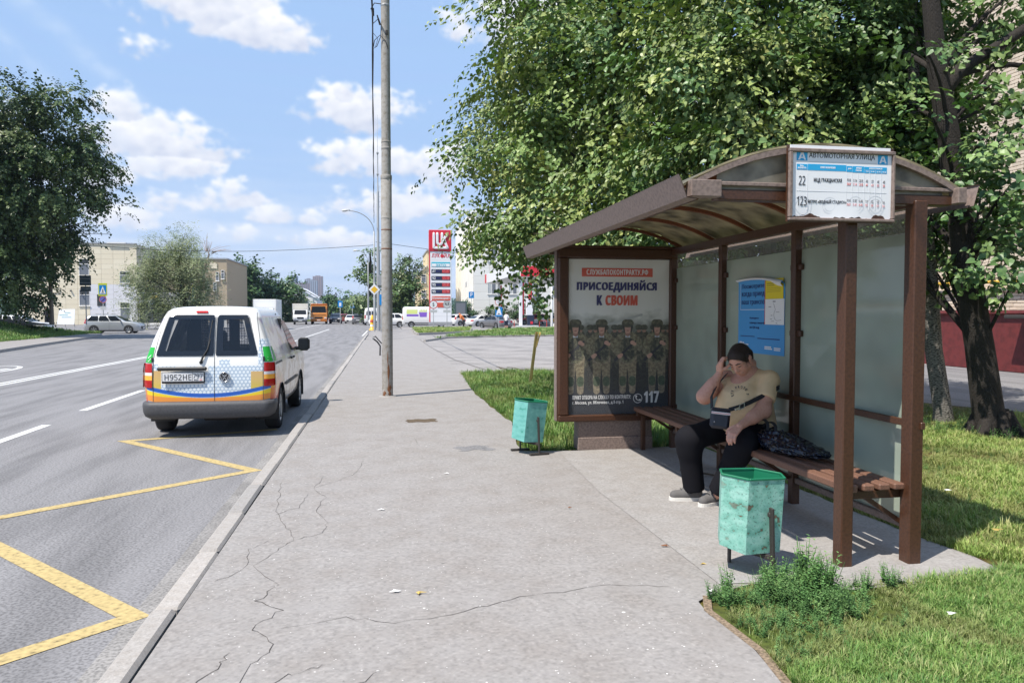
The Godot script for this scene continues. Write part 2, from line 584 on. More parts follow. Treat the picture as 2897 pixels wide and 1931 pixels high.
	var bk := tex("bark", 0.05, [0.0, 0.35, 0.5, 0.75, 1.0, 1.0], 512, 4)
	wear(m, bk, 0.5); m.uv1_scale = Vector3(4.0, 0.9, 4.0); relief(m, bk, 2.5)
	m = mat("brown bark", lin(0.19, 0.15, 0.115), 0.95)
	m = mat("birch bark", lin(0.42, 0.39, 0.35), 0.85)
	wear(m, tex("birch", 0.035, [0.0, 0.06, 0.36, 0.12, 0.46, 0.75, 1.0, 1.0], 512, 4), 0.7); m.uv1_scale = Vector3(1.2, 3.4, 1.2)
	m = mat("twig", lin(0.11, 0.085, 0.06), 0.95)
	m = mat("cable", lin(0.012, 0.012, 0.014), 0.7)

func flat(n: String, pts: Array, y: float, m: String, parent: Node = null, kind := "structure") -> MeshInstance3D:
	var s := sm()
	sheet(s, pts, y)
	var o := obj(n, s, M[m], parent)
	if parent == null: o.set_meta("kind", kind)
	return o

# a painted line: quads along points (x, z)
func line(n: String, pts: Array, w: float, y: float, m: String, closed := false, parent: Node = null) -> MeshInstance3D:
	var s := sm()
	var L := []; var R := []
	var c := pts.size()
	for i in c:
		var p := Vector2(pts[i][0], pts[i][1])
		var a: Vector2
		var b: Vector2
		if i > 0 or closed: a = (p - Vector2(pts[(i - 1 + c) % c][0], pts[(i - 1 + c) % c][1])).normalized()
		if i < c - 1 or closed: b = (Vector2(pts[(i + 1) % c][0], pts[(i + 1) % c][1]) - p).normalized()
		if a == Vector2.ZERO: a = b
		if b == Vector2.ZERO: b = a
		var nn := Vector2(-(a + b).y, (a + b).x).normalized()
		var k: float = w * 0.5 / maxf(nn.dot(Vector2(-a.y, a.x)), 0.18)
		L.append(Vector3(p.x + nn.x * k, y, p.y + nn.y * k)); R.append(Vector3(p.x - nn.x * k, y, p.y - nn.y * k))
	for i in (c if closed else c - 1):
		var j := (i + 1) % c
		quad(s, L[i], L[j], R[j], R[i])
	var o := obj(n, s, M[m], parent)
	if parent == null: o.set_meta("kind", "structure")
	return o

func dash(x0: float, z0: float, x1: float, z1: float, w := 0.14) -> void:
	line("road_marking", [[x0, z0], [x1, z1]], w, 0.004, "white paint")

func setting() -> void:
	flat("ground", [[-3000, 400], [3000, 400], [3000, -4000], [-3000, -4000]], -0.05, "turf")
	flat("road", [[-1.12, 30], [-1.12, -75], [2.0, -77], [2.0, -90], [60, -96], [60, -130], [0.5, -150], [-3, -420], [-13, -420], [-15, -145], [-60, -145], [-120, -160], [-120, -80], [-60, -64], [-21.2, -62.7], [-17.3, -41.7], [-16.2, -35.3], [-15.6, -20], [-15.6, 30]], 0.0, "asphalt")
	# the pavement is an outline with a crumbled edge along the grass
	var edge := [[1.62, 3.0], [1.66, -2.0], [1.70, -3.0], [1.735, -3.3], [1.74, -3.46], [1.70, -3.75], [1.72, -3.93], [1.83, -4.02], [2.15, -4.14], [2.36, -4.10], [2.54, -3.98], [2.66, -3.95], [3.13, -3.98], [3.60, -4.05], [3.80, -4.12], [3.83, -4.37], [3.78, -4.72], [3.74, -5.6], [3.76, -8.55], [3.4, -8.62], [2.2, -8.55], [1.62, -8.62], [1.60, -8.85], [1.72, -10.0], [1.86, -10.9], [1.83, -12.0], [1.82, -13.2], [1.80, -14.6], [1.84, -16.0], [1.93, -17.4], [1.98, -18.6], [2.06, -19.9]]
	var rough := []
	for i in edge.size():
		var p = edge[i]
		rough.append(p)
		if i < edge.size() - 1:
			var q = edge[i + 1]
			var n := int(Vector2(q[0] - p[0], q[1] - p[1]).length() / 0.22)
			for k in range(1, n):
				var t := float(k) / n
				rough.append([lerpf(p[0], q[0], t) + rng.randf_range(-0.022, 0.022), lerpf(p[1], q[1], t) + rng.randf_range(-0.02, 0.02)])
	var pave := sm()
	sheet(pave, [[-1.085, 3.0]] + rough + [[2.2, -30], [2.25, -46], [-1.085, -46]], 0.12)
	var pavement := struct("pavement", pave, M["pavement"])
	# joints and cracks of the pavement
	for c in [
		[[-0.63, -3.0], [-0.60, -3.55], [-0.52, -3.75], [-0.66, -3.95], [-0.55, -4.2], [-0.70, -4.35], [-0.62, -4.6], [-0.82, -4.95], [-0.71, -5.25], [-0.62, -5.5], [-0.72, -5.8], [-0.84, -6.2], [-0.90, -6.8], [-0.95, -7.4]],
		[[-0.55, -3.95], [-0.2, -4.02], [0.05, -3.92], [0.35, -3.98], [0.7, -4.13], [1.0, -4.2], [1.3, -4.28], [1.66, -4.18]],
		[[-0.95, -3.0], [-0.72, -3.2], [-0.55, -3.25], [-0.42, -3.42], [-0.28, -3.5]], [[-0.4, -3.05], [-0.2, -3.2], [-0.02, -3.4]], [[-0.85, -3.3], [-0.75, -3.55], [-0.72, -3.7]],
		[[-0.62, -5.5], [-0.45, -5.62], [-0.42, -5.9], [-0.55, -6.3], [-0.5, -6.7], [-0.62, -7.1], [-0.58, -7.6]], [[-0.62, -7.1], [-0.3, -7.6], [-0.2, -8.4]], [[-0.84, -6.2], [-0.7, -6.4], [-0.66, -6.9]],
		[[-0.18, -9.6], [0.4, -9.75], [0.42, -9.2]], [[-0.3, -9.7], [-0.85, -9.1]], [[-1.0, -4.7], [-0.86, -4.9], [-0.9, -5.3], [-0.8, -5.5]],
	]:
		var pts := []
		for i in c.size() - 1:
			var n := 5
			for k in n:
				var t := float(k) / n
				pts.append([lerpf(c[i][0], c[i + 1][0], t) + rng.randf_range(-0.016, 0.016), lerpf(c[i][1], c[i + 1][1], t) + rng.randf_range(-0.02, 0.02)])
		pts.append(c[c.size() - 1])
		var s := sm()
		var wl := []
		for i in pts.size(): wl.append(rng.randf_range(0.0005, 0.0024) if i > 0 and i < pts.size() - 1 else 0.0005)
		for i in pts.size() - 1:
			var a := Vector3(pts[i][0], 0.1225, pts[i][1]); var b := Vector3(pts[i + 1][0], 0.1225, pts[i + 1][1])
			var side := (b - a).cross(Vector3.UP).normalized()
			quad(s, a + side * wl[i], b + side * wl[i + 1], b - side * wl[i + 1], a - side * wl[i])
		obj("crack", s, M["crack"], pavement)
	# loose bits pressed into the crumbling strip by the kerb
	line("seam", [[2.9, -20.6], [2.42, -26], [2.2, -36], [2.2, -46]], 0.05, 0.1235, "seam", false, pavement)
	line("seam", [[2.9, -20.6], [2.75, -19.95]], 0.04, 0.1235, "seam", false, pavement)
	# the concrete pad under the shelter
	flat("shelter_pad", [[1.95, -4.16], [2.36, -4.13], [2.6, -3.99], [3.13, -4.0], [3.58, -4.07], [3.77, -4.14], [3.80, -4.37], [3.74, -4.72], [3.70, -8.5], [2.0, -8.5], [1.9, -6.5]], 0.124, "pad")
	# driveway and the forecourt behind it
	flat("driveway", [[2.05, -19.9], [4.7, -20.45], [30, -21.5], [30, -51.6], [11.7, -51.3], [5.5, -50.2], [3.9, -47.9], [2.25, -46], [2.2, -30]], 0.116, "drive")
	flat("forecourt", [[-1.1, -46], [3.9, -47.9], [11.7, -51.3], [30, -51.6], [60, -60], [60, -93], [2.0, -92], [2.0, -79], [-1.1, -75.5]], 0.06, "drive")
	# lawns
	flat("lawn", [[1.5, 4], [1.55, -4.2], [3.5, -4.2], [3.5, -8.5], [1.5, -8.5], [1.6, -20.1], [4.66, -20.4], [9.4, -12.6], [10.2, -10.8], [12, -6], [14, 4]], 0.105, "turf")
	flat("side_path", [[9.4, -12.6], [10.2, -10.8], [12, -6], [14, 4], [18.5, 4], [17.4, -24], [4.66, -20.4]], 0.11, "asphalt")
	# dry earth at the edges
	line("soil_edge", [[1.66, -2.6], [1.76, -3.3], [1.72, -3.8], [1.80, -4.0]], 0.045, 0.1215, "dry soil")
	# kerb stones
	var kerb := base("kerb", "structure")
	var stones := []
	for i in 4:
		var s := sm()
		box(s, Vector3.ZERO, Vector3(0.135, 0.22, 0.985), 0.012 + 0.003 * i)
		s.generate_normals()
		stones.append(s.commit())
	for i in 62:
		var o := put("kerb_stone", stones[rng.randi() % 4], M[["kerb", "kerb grey", "kerb", "kerb pale"][rng.randi() % 4]], kerb)
		o.position = Vector3(-1.165 + rng.randf_range(-0.006, 0.006), 0.022 + rng.randf_range(-0.006, 0.005), 1.2 - i * 1.0)
		o.rotation = Vector3(rng.randf_range(-0.004, 0.004), rng.randf_range(-0.005, 0.005), rng.randf_range(-0.02, 0.02))
	var far_kerb := base("kerb", "structure")
	var path := [[-15.75, 10], [-15.75, -20], [-16.3, -35.3], [-17.4, -41.7], [-19.3, -54], [-21.3, -62.7]]
	for i in path.size() - 1:
		var a := Vector3(path[i][0], 0.03, path[i][1]); var b := Vector3(path[i + 1][0], 0.03, path[i + 1][1])
		var n := int((b - a).length() / 3.0)
		for k in n:
			var s := sm()
			bar(s, a.lerp(b, (k + 0.01) / n), a.lerp(b, (k + 0.99) / n), 0.15, 0.22, 0.015)
			obj("kerb_stone", s, M["kerb"], far_kerb)
	flat("left_pavement", [[-15.85, 10], [-15.85, -20], [-16.4, -35.3], [-17.5, -41.7], [-19.4, -54], [-21.4, -62.6], [-23, -62], [-21.8, -48], [-20, -38], [-19.5, 10]], 0.125, "pavement")
	# painted lines: yellow zigzag of the stop, dashes, the double line, a round speed mark
	line("bus_stop_marking", [[-1.55, -11.6], [-3.42, -10.87], [-1.40, -8.60], [-3.42, -6.75], [-1.40, -4.54], [-3.4, -2.6]], 0.13, 0.004, "yellow paint")
	for d in [[-5.02, -9.3, -5.10, -12.64], [-5.22, -14.4, -5.27, -18.0], [-5.2, -21, -5.2, -24.2], [-5.2, -27, -5.2, -30.3], [-5.22, -33, -5.22, -36.5], [-5.24, -39, -5.25, -43], [-5.3, -45, -5.34, -49.5], [-5.36, -51, -5.55, -82]]:
		dash(d[0], d[1], d[2], d[3])
	line("road_marking", [[-8.98, 5], [-8.98, -60]], 0.12, 0.004, "white paint")
	line("road_marking", [[-9.22, 5], [-9.22, -60]], 0.12, 0.004, "white paint")
	line("road_marking", [[-9.1, -62], [-9.3, -140]], 0.14, 0.004, "white paint")
	line("road_marking", [[-1.5, -58], [-1.45, -75]], 0.12, 0.004, "white paint")
	var ring := []
	for i in 28: ring.append([-11.9 + cos(TAU * i / 28) * 0.85, -24.6 + sin(TAU * i / 28) * 2.3])
	line("road_marking", ring, 0.14, 0.0045, "white paint", true)
	line("road_marking", [[-12.35, -25.6], [-12.35, -23.6], [-11.95, -23.6]], 0.16, 0.0045, "white paint")
	line("road_marking", [[-11.75, -25.6], [-11.35, -25.6], [-11.35, -23.6], [-11.75, -23.6], [-11.75, -25.6]], 0.14, 0.0045, "white paint")
	# dusty gutter along the kerb
	line("road_gutter", [[-1.32, 2], [-1.30, -50]], 0.2, 0.002, "dusty asphalt")
	# dark patches of newer asphalt across the road

	# traffic islands with grass beyond the driveway
	island([[2.3, -42.5], [3.95, -47.9], [6.5, -49.8], [11.7, -51.3], [30, -51.6], [30, -72], [17.5, -77], [11.5, -71.8], [7.6, -62.3], [5.2, -54]], "long raised grass island with a kerb before the fuel station driveway")
	island([[2.6, -57.2], [2.5, -60], [3.05, -79.6], [9.2, -79.6], [7.4, -64.6], [5.4, -60.5]], "small raised grass island under the tall price pylon")
	# raised lawn with a mound on the left
	var s2 := sm()
	var hill := func(u: float, v: float) -> Vector3:
		var x := lerpf(-75, -19.6, u)
		var z := lerpf(-37.5, -66, v) - 2.5 * (1.0 - u) * 0.0
		var near := lerpf(-20.3, -22.4, clampf((-z - 40) / 22.0, 0, 1))
		x = lerpf(-75, near, u)
		var e := minf(smoothstep(0.0, 0.09, 1.0 - u), smoothstep(1.0, 0.72, v))
		e = minf(e, smoothstep(0.0, 0.25, v) * 0.9 + 0.1)
		return Vector3(x, 0.12 + 0.92 * e + 0.05 * sin(x * 0.9 + z) * e, z)
	F["hill"] = hill
	surf(s2, hill, 60, 24)
	struct("lawn", s2, M["turf"])
	# a heap of dug earth along the top of the mound
	var s3 := sm()
	var nz := noise(0.8, 31, FastNoiseLite.TYPE_SIMPLEX_SMOOTH, 3)
	surf(s3, func(u: float, v: float) -> Vector3:
		var x := lerpf(-33.5, -23.5, u)
		var h := sin(PI * u) * sin(PI * v) * (0.42 + 0.3 * nz.get_noise_2d(u * 12, v * 4))
		return Vector3(x, 0.86 + h, lerpf(-58.0, -61.5, v)), 30, 8)
	tag(obj("soil_heap", s3, M["soil"]), "long low heap of dug brown earth on the top of the left lawn", "soil heap")
	# far land
	for d in [[-700, -1500, 900, 55, 11], [500, -1900, 1300, 60, 12], [-100, -900, 500, 18, 13]]:
		var s4 := sm()
		var nn := noise(0.01, int(d[4]), FastNoiseLite.TYPE_SIMPLEX_SMOOTH, 3)
		surf(s4, func(u: float, v: float) -> Vector3:
			var x: float = d[0] + (u - 0.5) * 2.0 * d[2]
			var z: float = d[1] + (v - 0.5) * 300.0
			return Vector3(x, -2.0 + d[3] * sin(PI * v) * (0.35 + 0.3 * sin(PI * u) + 0.12 * nn.get_noise_2d(x, z)), z), 60, 8)
		struct("hills", s4, M["hill"])

func island(pts: Array, _label: String) -> void:
	var o := base("traffic_island", "structure")
	flat("turf", pts, 0.2, "turf", o)
	var rim := sm()
	for i in pts.size():
		var a := Vector3(pts[i][0], 0.13, pts[i][1]); var b := Vector3(pts[(i + 1) % pts.size()][0], 0.13, pts[(i + 1) % pts.size()][1])
		bar(rim, a, b, 0.14, 0.2, 0.01)
	obj("kerb", rim, M["kerb"], o)

# ---------------------------------------------------------------- the bus stop
func arch_y(x: float, up := 0.0) -> float:
	return 0.982 + sqrt(maxf((1.763 + up) * (1.763 + up) - (x - 2.705) * (x - 2.705), 0.0))

func arch_rib(z: float, w: float, h: float, drop: float) -> SurfaceTool:
	var s := sm()
	var n := 18
	var P := []
	for i in n + 1:
		var x := lerpf(1.80, 3.61, float(i) / n)
		P.append([Vector3(x, arch_y(x) - drop, z), Vector3(x, arch_y(x) - drop - h, z)])
	for i in n:
		var a = P[i]; var b = P[i + 1]
		var k := Vector3(0, 0, w * 0.5)
		quad(s, a[0] + k, b[0] + k, b[1] + k, a[1] + k)
		quad(s, b[0] - k, a[0] - k, a[1] - k, b[1] - k)
		quad(s, a[0] - k, b[0] - k, b[0] + k, a[0] + k)
		quad(s, a[1] + k, b[1] + k, b[1] - k, a[1] - k)
	return s

func one(n: String, parent: Node, m: String, c: Vector3, size: Vector3, bev := 0.0, T := Transform3D()) -> MeshInstance3D:
	var s := sm()
	box(s, c, size, bev, T)
	return obj(n, s, M[m], parent)

func rod(n: String, parent: Node, m: String, a: Vector3, b: Vector3, w: float, h: float, bev := 0.0) -> MeshInstance3D:
	var s := sm()
	bar(s, a, b, w, h, bev)
	return obj(n, s, M[m], parent)

func bus_stop() -> void:
	var t := thing("bus_shelter", "brown painted steel bus shelter with arched translucent roof and frosted glass back wall", "bus shelter")
	# posts
	one("post", t, "brown", Vector3(2.87, 1.26, -4.35), Vector3(0.082, 2.29, 0.095), 0.007)
	one("post", t, "brown", Vector3(3.335, 1.27, -4.335), Vector3(0.09, 2.31, 0.10), 0.007)
	for z in [-5.85, -7.24, -8.56]: one("post", t, "brown", Vector3(3.40, 1.27, z), Vector3(0.07, 2.31, 0.075), 0.006)
	# beams under the roof
	rod("beam", t, "brown", Vector3(3.40, 2.438, -4.40), Vector3(3.40, 2.438, -8.72), 0.08, 0.075, 0.006)
	rod("beam", t, "brown", Vector3(1.86, 2.438, -4.36), Vector3(1.86, 2.438, -8.88), 0.06, 0.07, 0.006)
	rod("beam", t, "brown", Vector3(1.98, 2.430, -4.345), Vector3(3.56, 2.430, -4.345), 0.09, 0.062, 0.005)
	rod("beam", t, "brown dusty", Vector3(1.98, 2.494, -4.305), Vector3(3.56, 2.494, -4.305), 0.03, 0.024, 0.004)
	rod("beam", t, "brown", Vector3(1.93, 2.435, -8.75), Vector3(3.40, 2.435, -8.75), 0.07, 0.06, 0.005)
	for q in [[1.885, 0.19], [3.585, 0.06]]: one("end_plate", t, "brown dusty", Vector3(q[0], 2.455, -4.285), Vector3(q[1], 0.098, 0.09), 0.004)
	# arched ribs, and the sheets that lie on them
	var zs := [-4.31, -5.16, -6.04, -6.92, -7.80, -8.72]
	for i in zs.size():
		obj("rib", arch_rib(zs[i], 0.045 if i else 0.05, 0.035, 0.004), M["rib brown"] if i else M["brown dusty"], t)
	for i in zs.size() - 1:
		var s := sm()
		for k in 2:
			var up := 0.012 * k
			surf(s, func(u: float, v: float) -> Vector3:
				var x := lerpf(1.76, 3.64, u)
				return Vector3(x, arch_y(x, up), lerpf(zs[i] + 0.018, zs[i + 1] + 0.022, v)), 22, 2)
		obj("roof_sheet", s, M["roof sheet"], t)
	var g := sm()
	surf(g, func(u: float, v: float) -> Vector3:
		var x := lerpf(1.98, 3.50, u)
		return Vector3(x, lerpf(2.462, arch_y(x) - 0.04, v), -4.315), 18, 1, false)
	obj("gable_sheet", g, M["roof sheet"], t)
	# gutters of folded sheet
	for side in [[1.685, 1.735, 1.80, -4.18, -9.12], [3.70, 3.66, 3.62, -4.24, -8.85]]:
		var s := sm()
		var prof := [Vector2(lerpf(side[0], side[2], 0.16), 2.528), Vector2(side[0], 2.52), Vector2(lerpf(side[0], side[1], 0.1), 2.508), Vector2(side[1], 2.388), Vector2(side[2], 2.380), Vector2(side[2] + 0.001, 2.384), Vector2(side[1] + 0.004, 2.392), Vector2(lerpf(side[0], side[1], 0.2), 2.506), Vector2(side[0] + 0.006, 2.514)]
		for i in prof.size() - 1:
			var a: Vector2 = prof[i]; var b: Vector2 = prof[i + 1]
			quad(s, Vector3(a.x, a.y, side[3]), Vector3(b.x, b.y, side[3]), Vector3(b.x, b.y, side[4]), Vector3(a.x, a.y, side[4]))
		obj("gutter", s, M["brown dusty"], t)
	# back wall: frosted panes with a clear strip above
	var bays := [[-4.40, -5.81], [-5.89, -7.20], [-7.28, -8.52]]
	for b in bays:
		var mid: float = (b[0] + b[1]) * 0.5
		var len_: float = absf(b[0] - b[1])
		one("glass_pane", t, "frosted", Vector3(3.425, 1.295, mid), Vector3(0.008, 1.90, len_), 0.0)
		one("clear_pane", t, "clear glass", Vector3(3.425, 2.324, mid), Vector3(0.006, 0.15, len_), 0.0)
		rod("bottom_rail", t, "brown dusty", Vector3(3.41, 0.322, b[0] + 0.005), Vector3(3.41, 0.322, b[1] - 0.005), 0.05, 0.045, 0.004)
		for zz in [b[0] - 0.015, b[1] + 0.015]:
			for yy in [0.62, 1.55, 2.1]: one("clamp", t, "brown", Vector3(3.405, yy, zz), Vector3(0.035, 0.05, 0.06), 0.006)
	rod("hand_rail", t, "brown", Vector3(3.365, 1.005, -4.27), Vector3(3.375, 1.015, -6.35), 0.03, 0.045, 0.004)
	# bench fixed to the back posts
	var bench := Node3D.new()
	bench.name = "bench"
	t.add_child(bench)
	var k := 0
	for x in [2.925, 3.045, 3.155, 3.262]:
		for seg in [[-4.34, -6.41], [-6.415, -8.47]]:
			one("slat", bench, "bench wood", Vector3(x, 0.607 + rng.randf_range(-0.003, 0.004), (seg[0] + seg[1]) * 0.5), Vector3(0.085 if k == 0 else 0.078, 0.05 if k == 0 else 0.042, absf(seg[1] - seg[0])), 0.008)
		k += 1
	for z in [-4.42, -5.85, -7.24, -8.44]:
		rod("support", bench, "brown", Vector3(2.91, 0.553, z), Vector3(3.37, 0.553, z), 0.05, 0.055, 0.004)
		rod("brace", bench, "brown", Vector3(3.07, 0.53, z), Vector3(3.355, 0.34, z), 0.03, 0.03, 0.003)
	for z in [-7.24, -8.44]:
		one("leg", bench, "brown", Vector3(2.99, 0.32, z), Vector3(0.045, 0.41, 0.05), 0.004)
	lightbox()
	route_board()
	wall_poster()

func lightbox() -> void:
	var t := thing("advertising_lightbox", "brown framed advertising lightbox with a recruitment poster at the far end of the shelter", "lightbox")
	one("case", t, "brown", Vector3(2.72, 1.47, -8.66), Vector3(1.45, 2.02, 0.17), 0.01)
	one("case_top", t, "brown", Vector3(2.72, 2.484, -8.63), Vector3(1.47, 0.03, 0.25), 0.006)
	for q in [[2.72, 2.415, 1.44, 0.11], [2.72, 0.497, 1.44, 0.075]]: one("frame", t, "brown", Vector3(q[0], q[1], -8.548), Vector3(q[2], q[3], 0.06), 0.012)
	for q in [[2.058, 0.116], [3.394, 0.10]]: one("frame", t, "brown", Vector3(q[0], 1.447, -8.548), Vector3(q[1], 1.825, 0.06), 0.012)
	one("side_strip", t, "brown dusty", Vector3(1.988, 1.46, -8.64), Vector3(0.014, 2.0, 0.11), 0.004)
	one("pedestal", t, "brown dusty", Vector3(2.70, 0.285, -8.69), Vector3(0.90, 0.345, 0.22), 0.008)
	one("pedestal_plate", t, "brown dusty", Vector3(2.70, 0.19, -8.685), Vector3(0.906, 0.15, 0.24), 0.006)
	one("glass", t, "poster glass", Vector3(2.73, 1.447, -8.558), Vector3(1.23, 1.82, 0.004))
	# the printed sheet
	var s := sm()
	surf(s, func(u: float, v: float) -> Vector3: return Vector3(lerpf(2.112, 3.346, u), lerpf(2.345, 0.535, v), -8.572), 1, 1, false, true)
	var m := StandardMaterial3D.new()
	m.albedo_texture = poster_picture()
	m.roughness = 0.6
	obj("poster", s, m, t)
	var at := func(px: float, py: float) -> Vector3: return Vector3(2.112 + (px - 230.0) / 648.0 * 1.234, 2.345 - (py - 215.0) / 1013.0 * 1.81, -8.571)
	var W := func(a: float) -> float: return a / 648.0 * 1.234
	var H := func(a: float) -> float: return a / 1013.0 * 1.81
	one("red_band", t, "orange red", at.call(545, 300) + Vector3(0, 0, 0.0005), Vector3(W.call(452), H.call(56), 0.002))
	text(t, "СЛУЖБАПОКОНТРАКТУ.РФ", at.call(545, 299) + Vector3(0, 0, 0.003), W.call(392), H.call(36), M["white"])
	text(t, "ПРИСОЕДИНЯЙСЯ", at.call(543, 390) + Vector3(0, 0, 0.002), W.call(512), H.call(82), M["navy"], true, Basis(), 0.002, "lettering", 0.010)
	text(t, "К", at.call(431, 482) + Vector3(0, 0, 0.002), W.call(36), H.call(66), M["navy"], true, Basis(), 0.002, "lettering", 0.010)
	text(t, "СВОИМ", at.call(571, 482) + Vector3(0, 0, 0.002), W.call(206), H.call(66), M["orange red"], true, Basis(), 0.002, "lettering", 0.010)
	text(t, "ПУНКТ ОТБОРА НА СЛУЖБУ ПО КОНТРАКТУ:", at.call(448, 1116) + Vector3(0, 0, 0.002), W.call(372), H.call(26), M["white"])
	text(t, "г. Москва, ул. Яблочкова, д.5 стр. 1", at.call(424, 1152) + Vector3(0, 0, 0.002), W.call(324), H.call(28), M["white"])
	text(t, "117", at.call(768, 1120) + Vector3(0, 0, 0.002), W.call(98), H.call(76), M["white"], true, Basis(), 0.002, "lettering", 0.008)
	var r := sm()
	var c: Vector3 = at.call(679, 1128)
	for i in 24:
		var a := TAU * i / 24; var b := TAU * (i + 1) / 24
		quad(r, c + Vector3(cos(a) * 0.049, sin(a) * 0.049, 0.002), c + Vector3(cos(a) * 0.056, sin(a) * 0.056, 0.002), c + Vector3(cos(b) * 0.056, sin(b) * 0.056, 0.002), c + Vector3(cos(b) * 0.049, sin(b) * 0.049, 0.002))
	var hs := []
	for i in 9:
		var a := lerpf(PI * 0.78, PI * 1.72, i / 8.0)
		hs.append(c + Vector3(0.012 + cos(a) * 0.034, 0.012 + sin(a) * 0.034, 0.003))
	tube(r, hs, [0.011, 0.011, 0.006, 0.0055, 0.0055, 0.0055, 0.006, 0.011, 0.011], 6)
	obj("phone_symbol", r, M["white"], t)

func route_board() -> void:
	var t := thing("route_board", "white bus timetable board with blue header and rusty brown frame under the shelter roof end", "sign board")
	var z := -4.225
	one("board", t, "brown", Vector3(2.745, 2.497, z - 0.018), Vector3(0.70, 0.455, 0.022))
	for q in [[2.745, 2.692, 0.70, 0.022], [2.745, 2.283, 0.70, 0.018]]: one("frame", t, "brown dusty", Vector3(q[0], q[1], z), Vector3(q[2], q[3], 0.03), 0.004)
	for q in [[2.406, 0.022], [3.086, 0.016]]: one("frame", t, "brown dusty", Vector3(q[0], 2.4875, z), Vector3(q[1], 0.387, 0.03), 0.004)
	one("top_edge", t, "sign white", Vector3(2.735, 2.714, z - 0.004), Vector3(0.66, 0.018, 0.012))
	# the sheet, a little bowed, its lower edge torn
	var s := sm()
	var top := 2.682; var bot := 2.296
	surf(s, func(u: float, v: float) -> Vector3:
		var low := bot + 0.004 * sin(u * 31.0) + 0.005 * sin(u * 77.0) + 0.006 * (1.0 - u) * sin(u * 13.0)
		var lx := 2.421 + 0.003 * sin(v * 40.0) + 0.003 * sin(v * 17.0)
		return Vector3(lerpf(lx, 3.077, u), lerpf(low, top, v), z - 0.004 - 0.004 * pow(1.0 - v, 6.0) * sin(u * 9.0)), 40, 12)
	obj("sheet", s, M["sign white"], t)
	var at := func(px: float, py: float) -> Vector3:
		var u := (px - 268.0) / 1680.0
		var v := (py - (215.0 + 55.0 * u)) / 1115.0
		return Vector3(lerpf(2.421, 3.077, u), lerpf(top, bot, v), z - 0.0028)
	var W := func(a: float) -> float: return a / 1680.0 * 0.656
	var H := func(a: float) -> float: return a / 1115.0 * 0.386
	var P := func(n: String, m: String, x0: float, x1: float, y0: float, y1: float) -> void:
		one(n, t, m, at.call((x0 + x1) / 2, (y0 + y1) / 2) + Vector3(0, 0, -0.0008), Vector3(W.call(x1 - x0), H.call(y1 - y0), 0.0016))
	P.call("blue_square", "sky blue", 335, 515, 225, 365)
	P.call("blue_square", "sky blue", 1712, 1880, 268, 432)
	text(t, "А", at.call(425, 290), W.call(130), H.call(125), M["sign white"])
	text(t, "А", at.call(1797, 350), W.call(126), H.call(125), M["sign white"])
	text(t, "АВТОМОТОРНАЯ УЛИЦА", at.call(1100, 300), W.call(1115), H.call(105), M["ink"], false)
	for q in [[340, 517, 425, 522], [524, 1172, 432, 540], [1180, 1272, 458, 560], [1278, 1474, 462, 572], [1480, 1868, 476, 530], [1480, 1568, 534, 580], [1578, 1668, 534, 584], [1676, 1768, 536, 588], [1776, 1868, 538, 590]]:
		P.call("header_cell", "sky blue", q[0], q[1], q[2], q[3])
	for q in [["№", 425, 455, 60, 30], ["МАРШРУТА", 428, 490, 140, 30], ["ПУНКТ НАЗНАЧЕНИЯ", 860, 486, 250, 34], ["ДНИ", 1228, 506, 56, 30], ["ВРЕМЯ", 1385, 495, 86, 28], ["РАБОТЫ", 1382, 535, 96, 28], ["ИНТЕРВАЛ", 1675, 503, 220, 26], ["7-9", 1526, 552, 46, 24], ["9-16", 1622, 556, 60, 24], ["16-19", 1722, 560, 66, 24], ["19-22", 1822, 564, 66, 24]]:
		text(t, q[0], at.call(q[1], q[2]), W.call(q[3]), H.call(q[4]), M["sign white"])
	text(t, "22", at.call(430, 706), W.call(108), H.call(155), M["ink"], false)
	text(t, "123", at.call(432, 1060), W.call(158), H.call(155), M["ink"], false)
	text(t, "МЦД ГРАЖДАНСКАЯ", at.call(862, 712), W.call(470), H.call(82), M["ink"], false)
	text(t, "МЕТРО «ВОДНЫЙ СТАДИОН»", at.call(858, 1078), W.call(650), H.call(82), M["ink"], false)
	for row in [[0, ["БУД", "5 14", "23 55", "43", "37", "48", "48"], ["ВЫХ", "5 14", "23 58", "44", "41", "53", "38"]], [355, ["БУД", "5 45", "0 48", "11", "12", "13", "14"], ["ВЫХ", "5 41", "0 45", "19", "19", "17", "14"]]]:
		var xs := [1222, 1325, 1428, 1526, 1622, 1720, 1820]
		for i in 7:
			var dy: float = row[0] + (i * 6)
			var ww := 62.0 if i < 3 else 36.0
			text(t, row[1][i], at.call(xs[i], 700 + dy), W.call(ww), H.call(44), M["grey ink"], false)
			text(t, row[2][i], at.call(xs[i], 770 + dy), W.call(ww), H.call(44), M["pink ink"], false)
	for x in [520, 1180, 1276, 1376, 1478, 1574, 1672, 1772]: P.call("rule_line", "pale line", x, x + 4, 590, 1225)
	P.call("rule_line", "pale line", 340, 1868, 905, 910)
	P.call("rule_line", "pale line", 535, 1690, 395, 401)
	# faint printed rings
	for q in [[430, 150], [900, 120], [1340, 130], [1680, 140]]:
		var rg := sm()
		var c: Vector3 = at.call(q[0], 1140) + Vector3(0, 0, -0.0032)
		for rr in [q[1], q[1] * 0.7]:
			for i in 28:
				var a := TAU * i / 28; var b := TAU * (i + 1) / 28
				var r0: float = W.call(rr); var r1: float = W.call(rr + 8.0)
				quad(rg, c + Vector3(cos(a) * r0, sin(a) * r0, 0.003), c + Vector3(cos(a) * r1, sin(a) * r1, 0.003), c + Vector3(cos(b) * r1, sin(b) * r1, 0.003), c + Vector3(cos(b) * r0, sin(b) * r0, 0.003))
		obj("printed_ring", rg, M["faint print"], t)

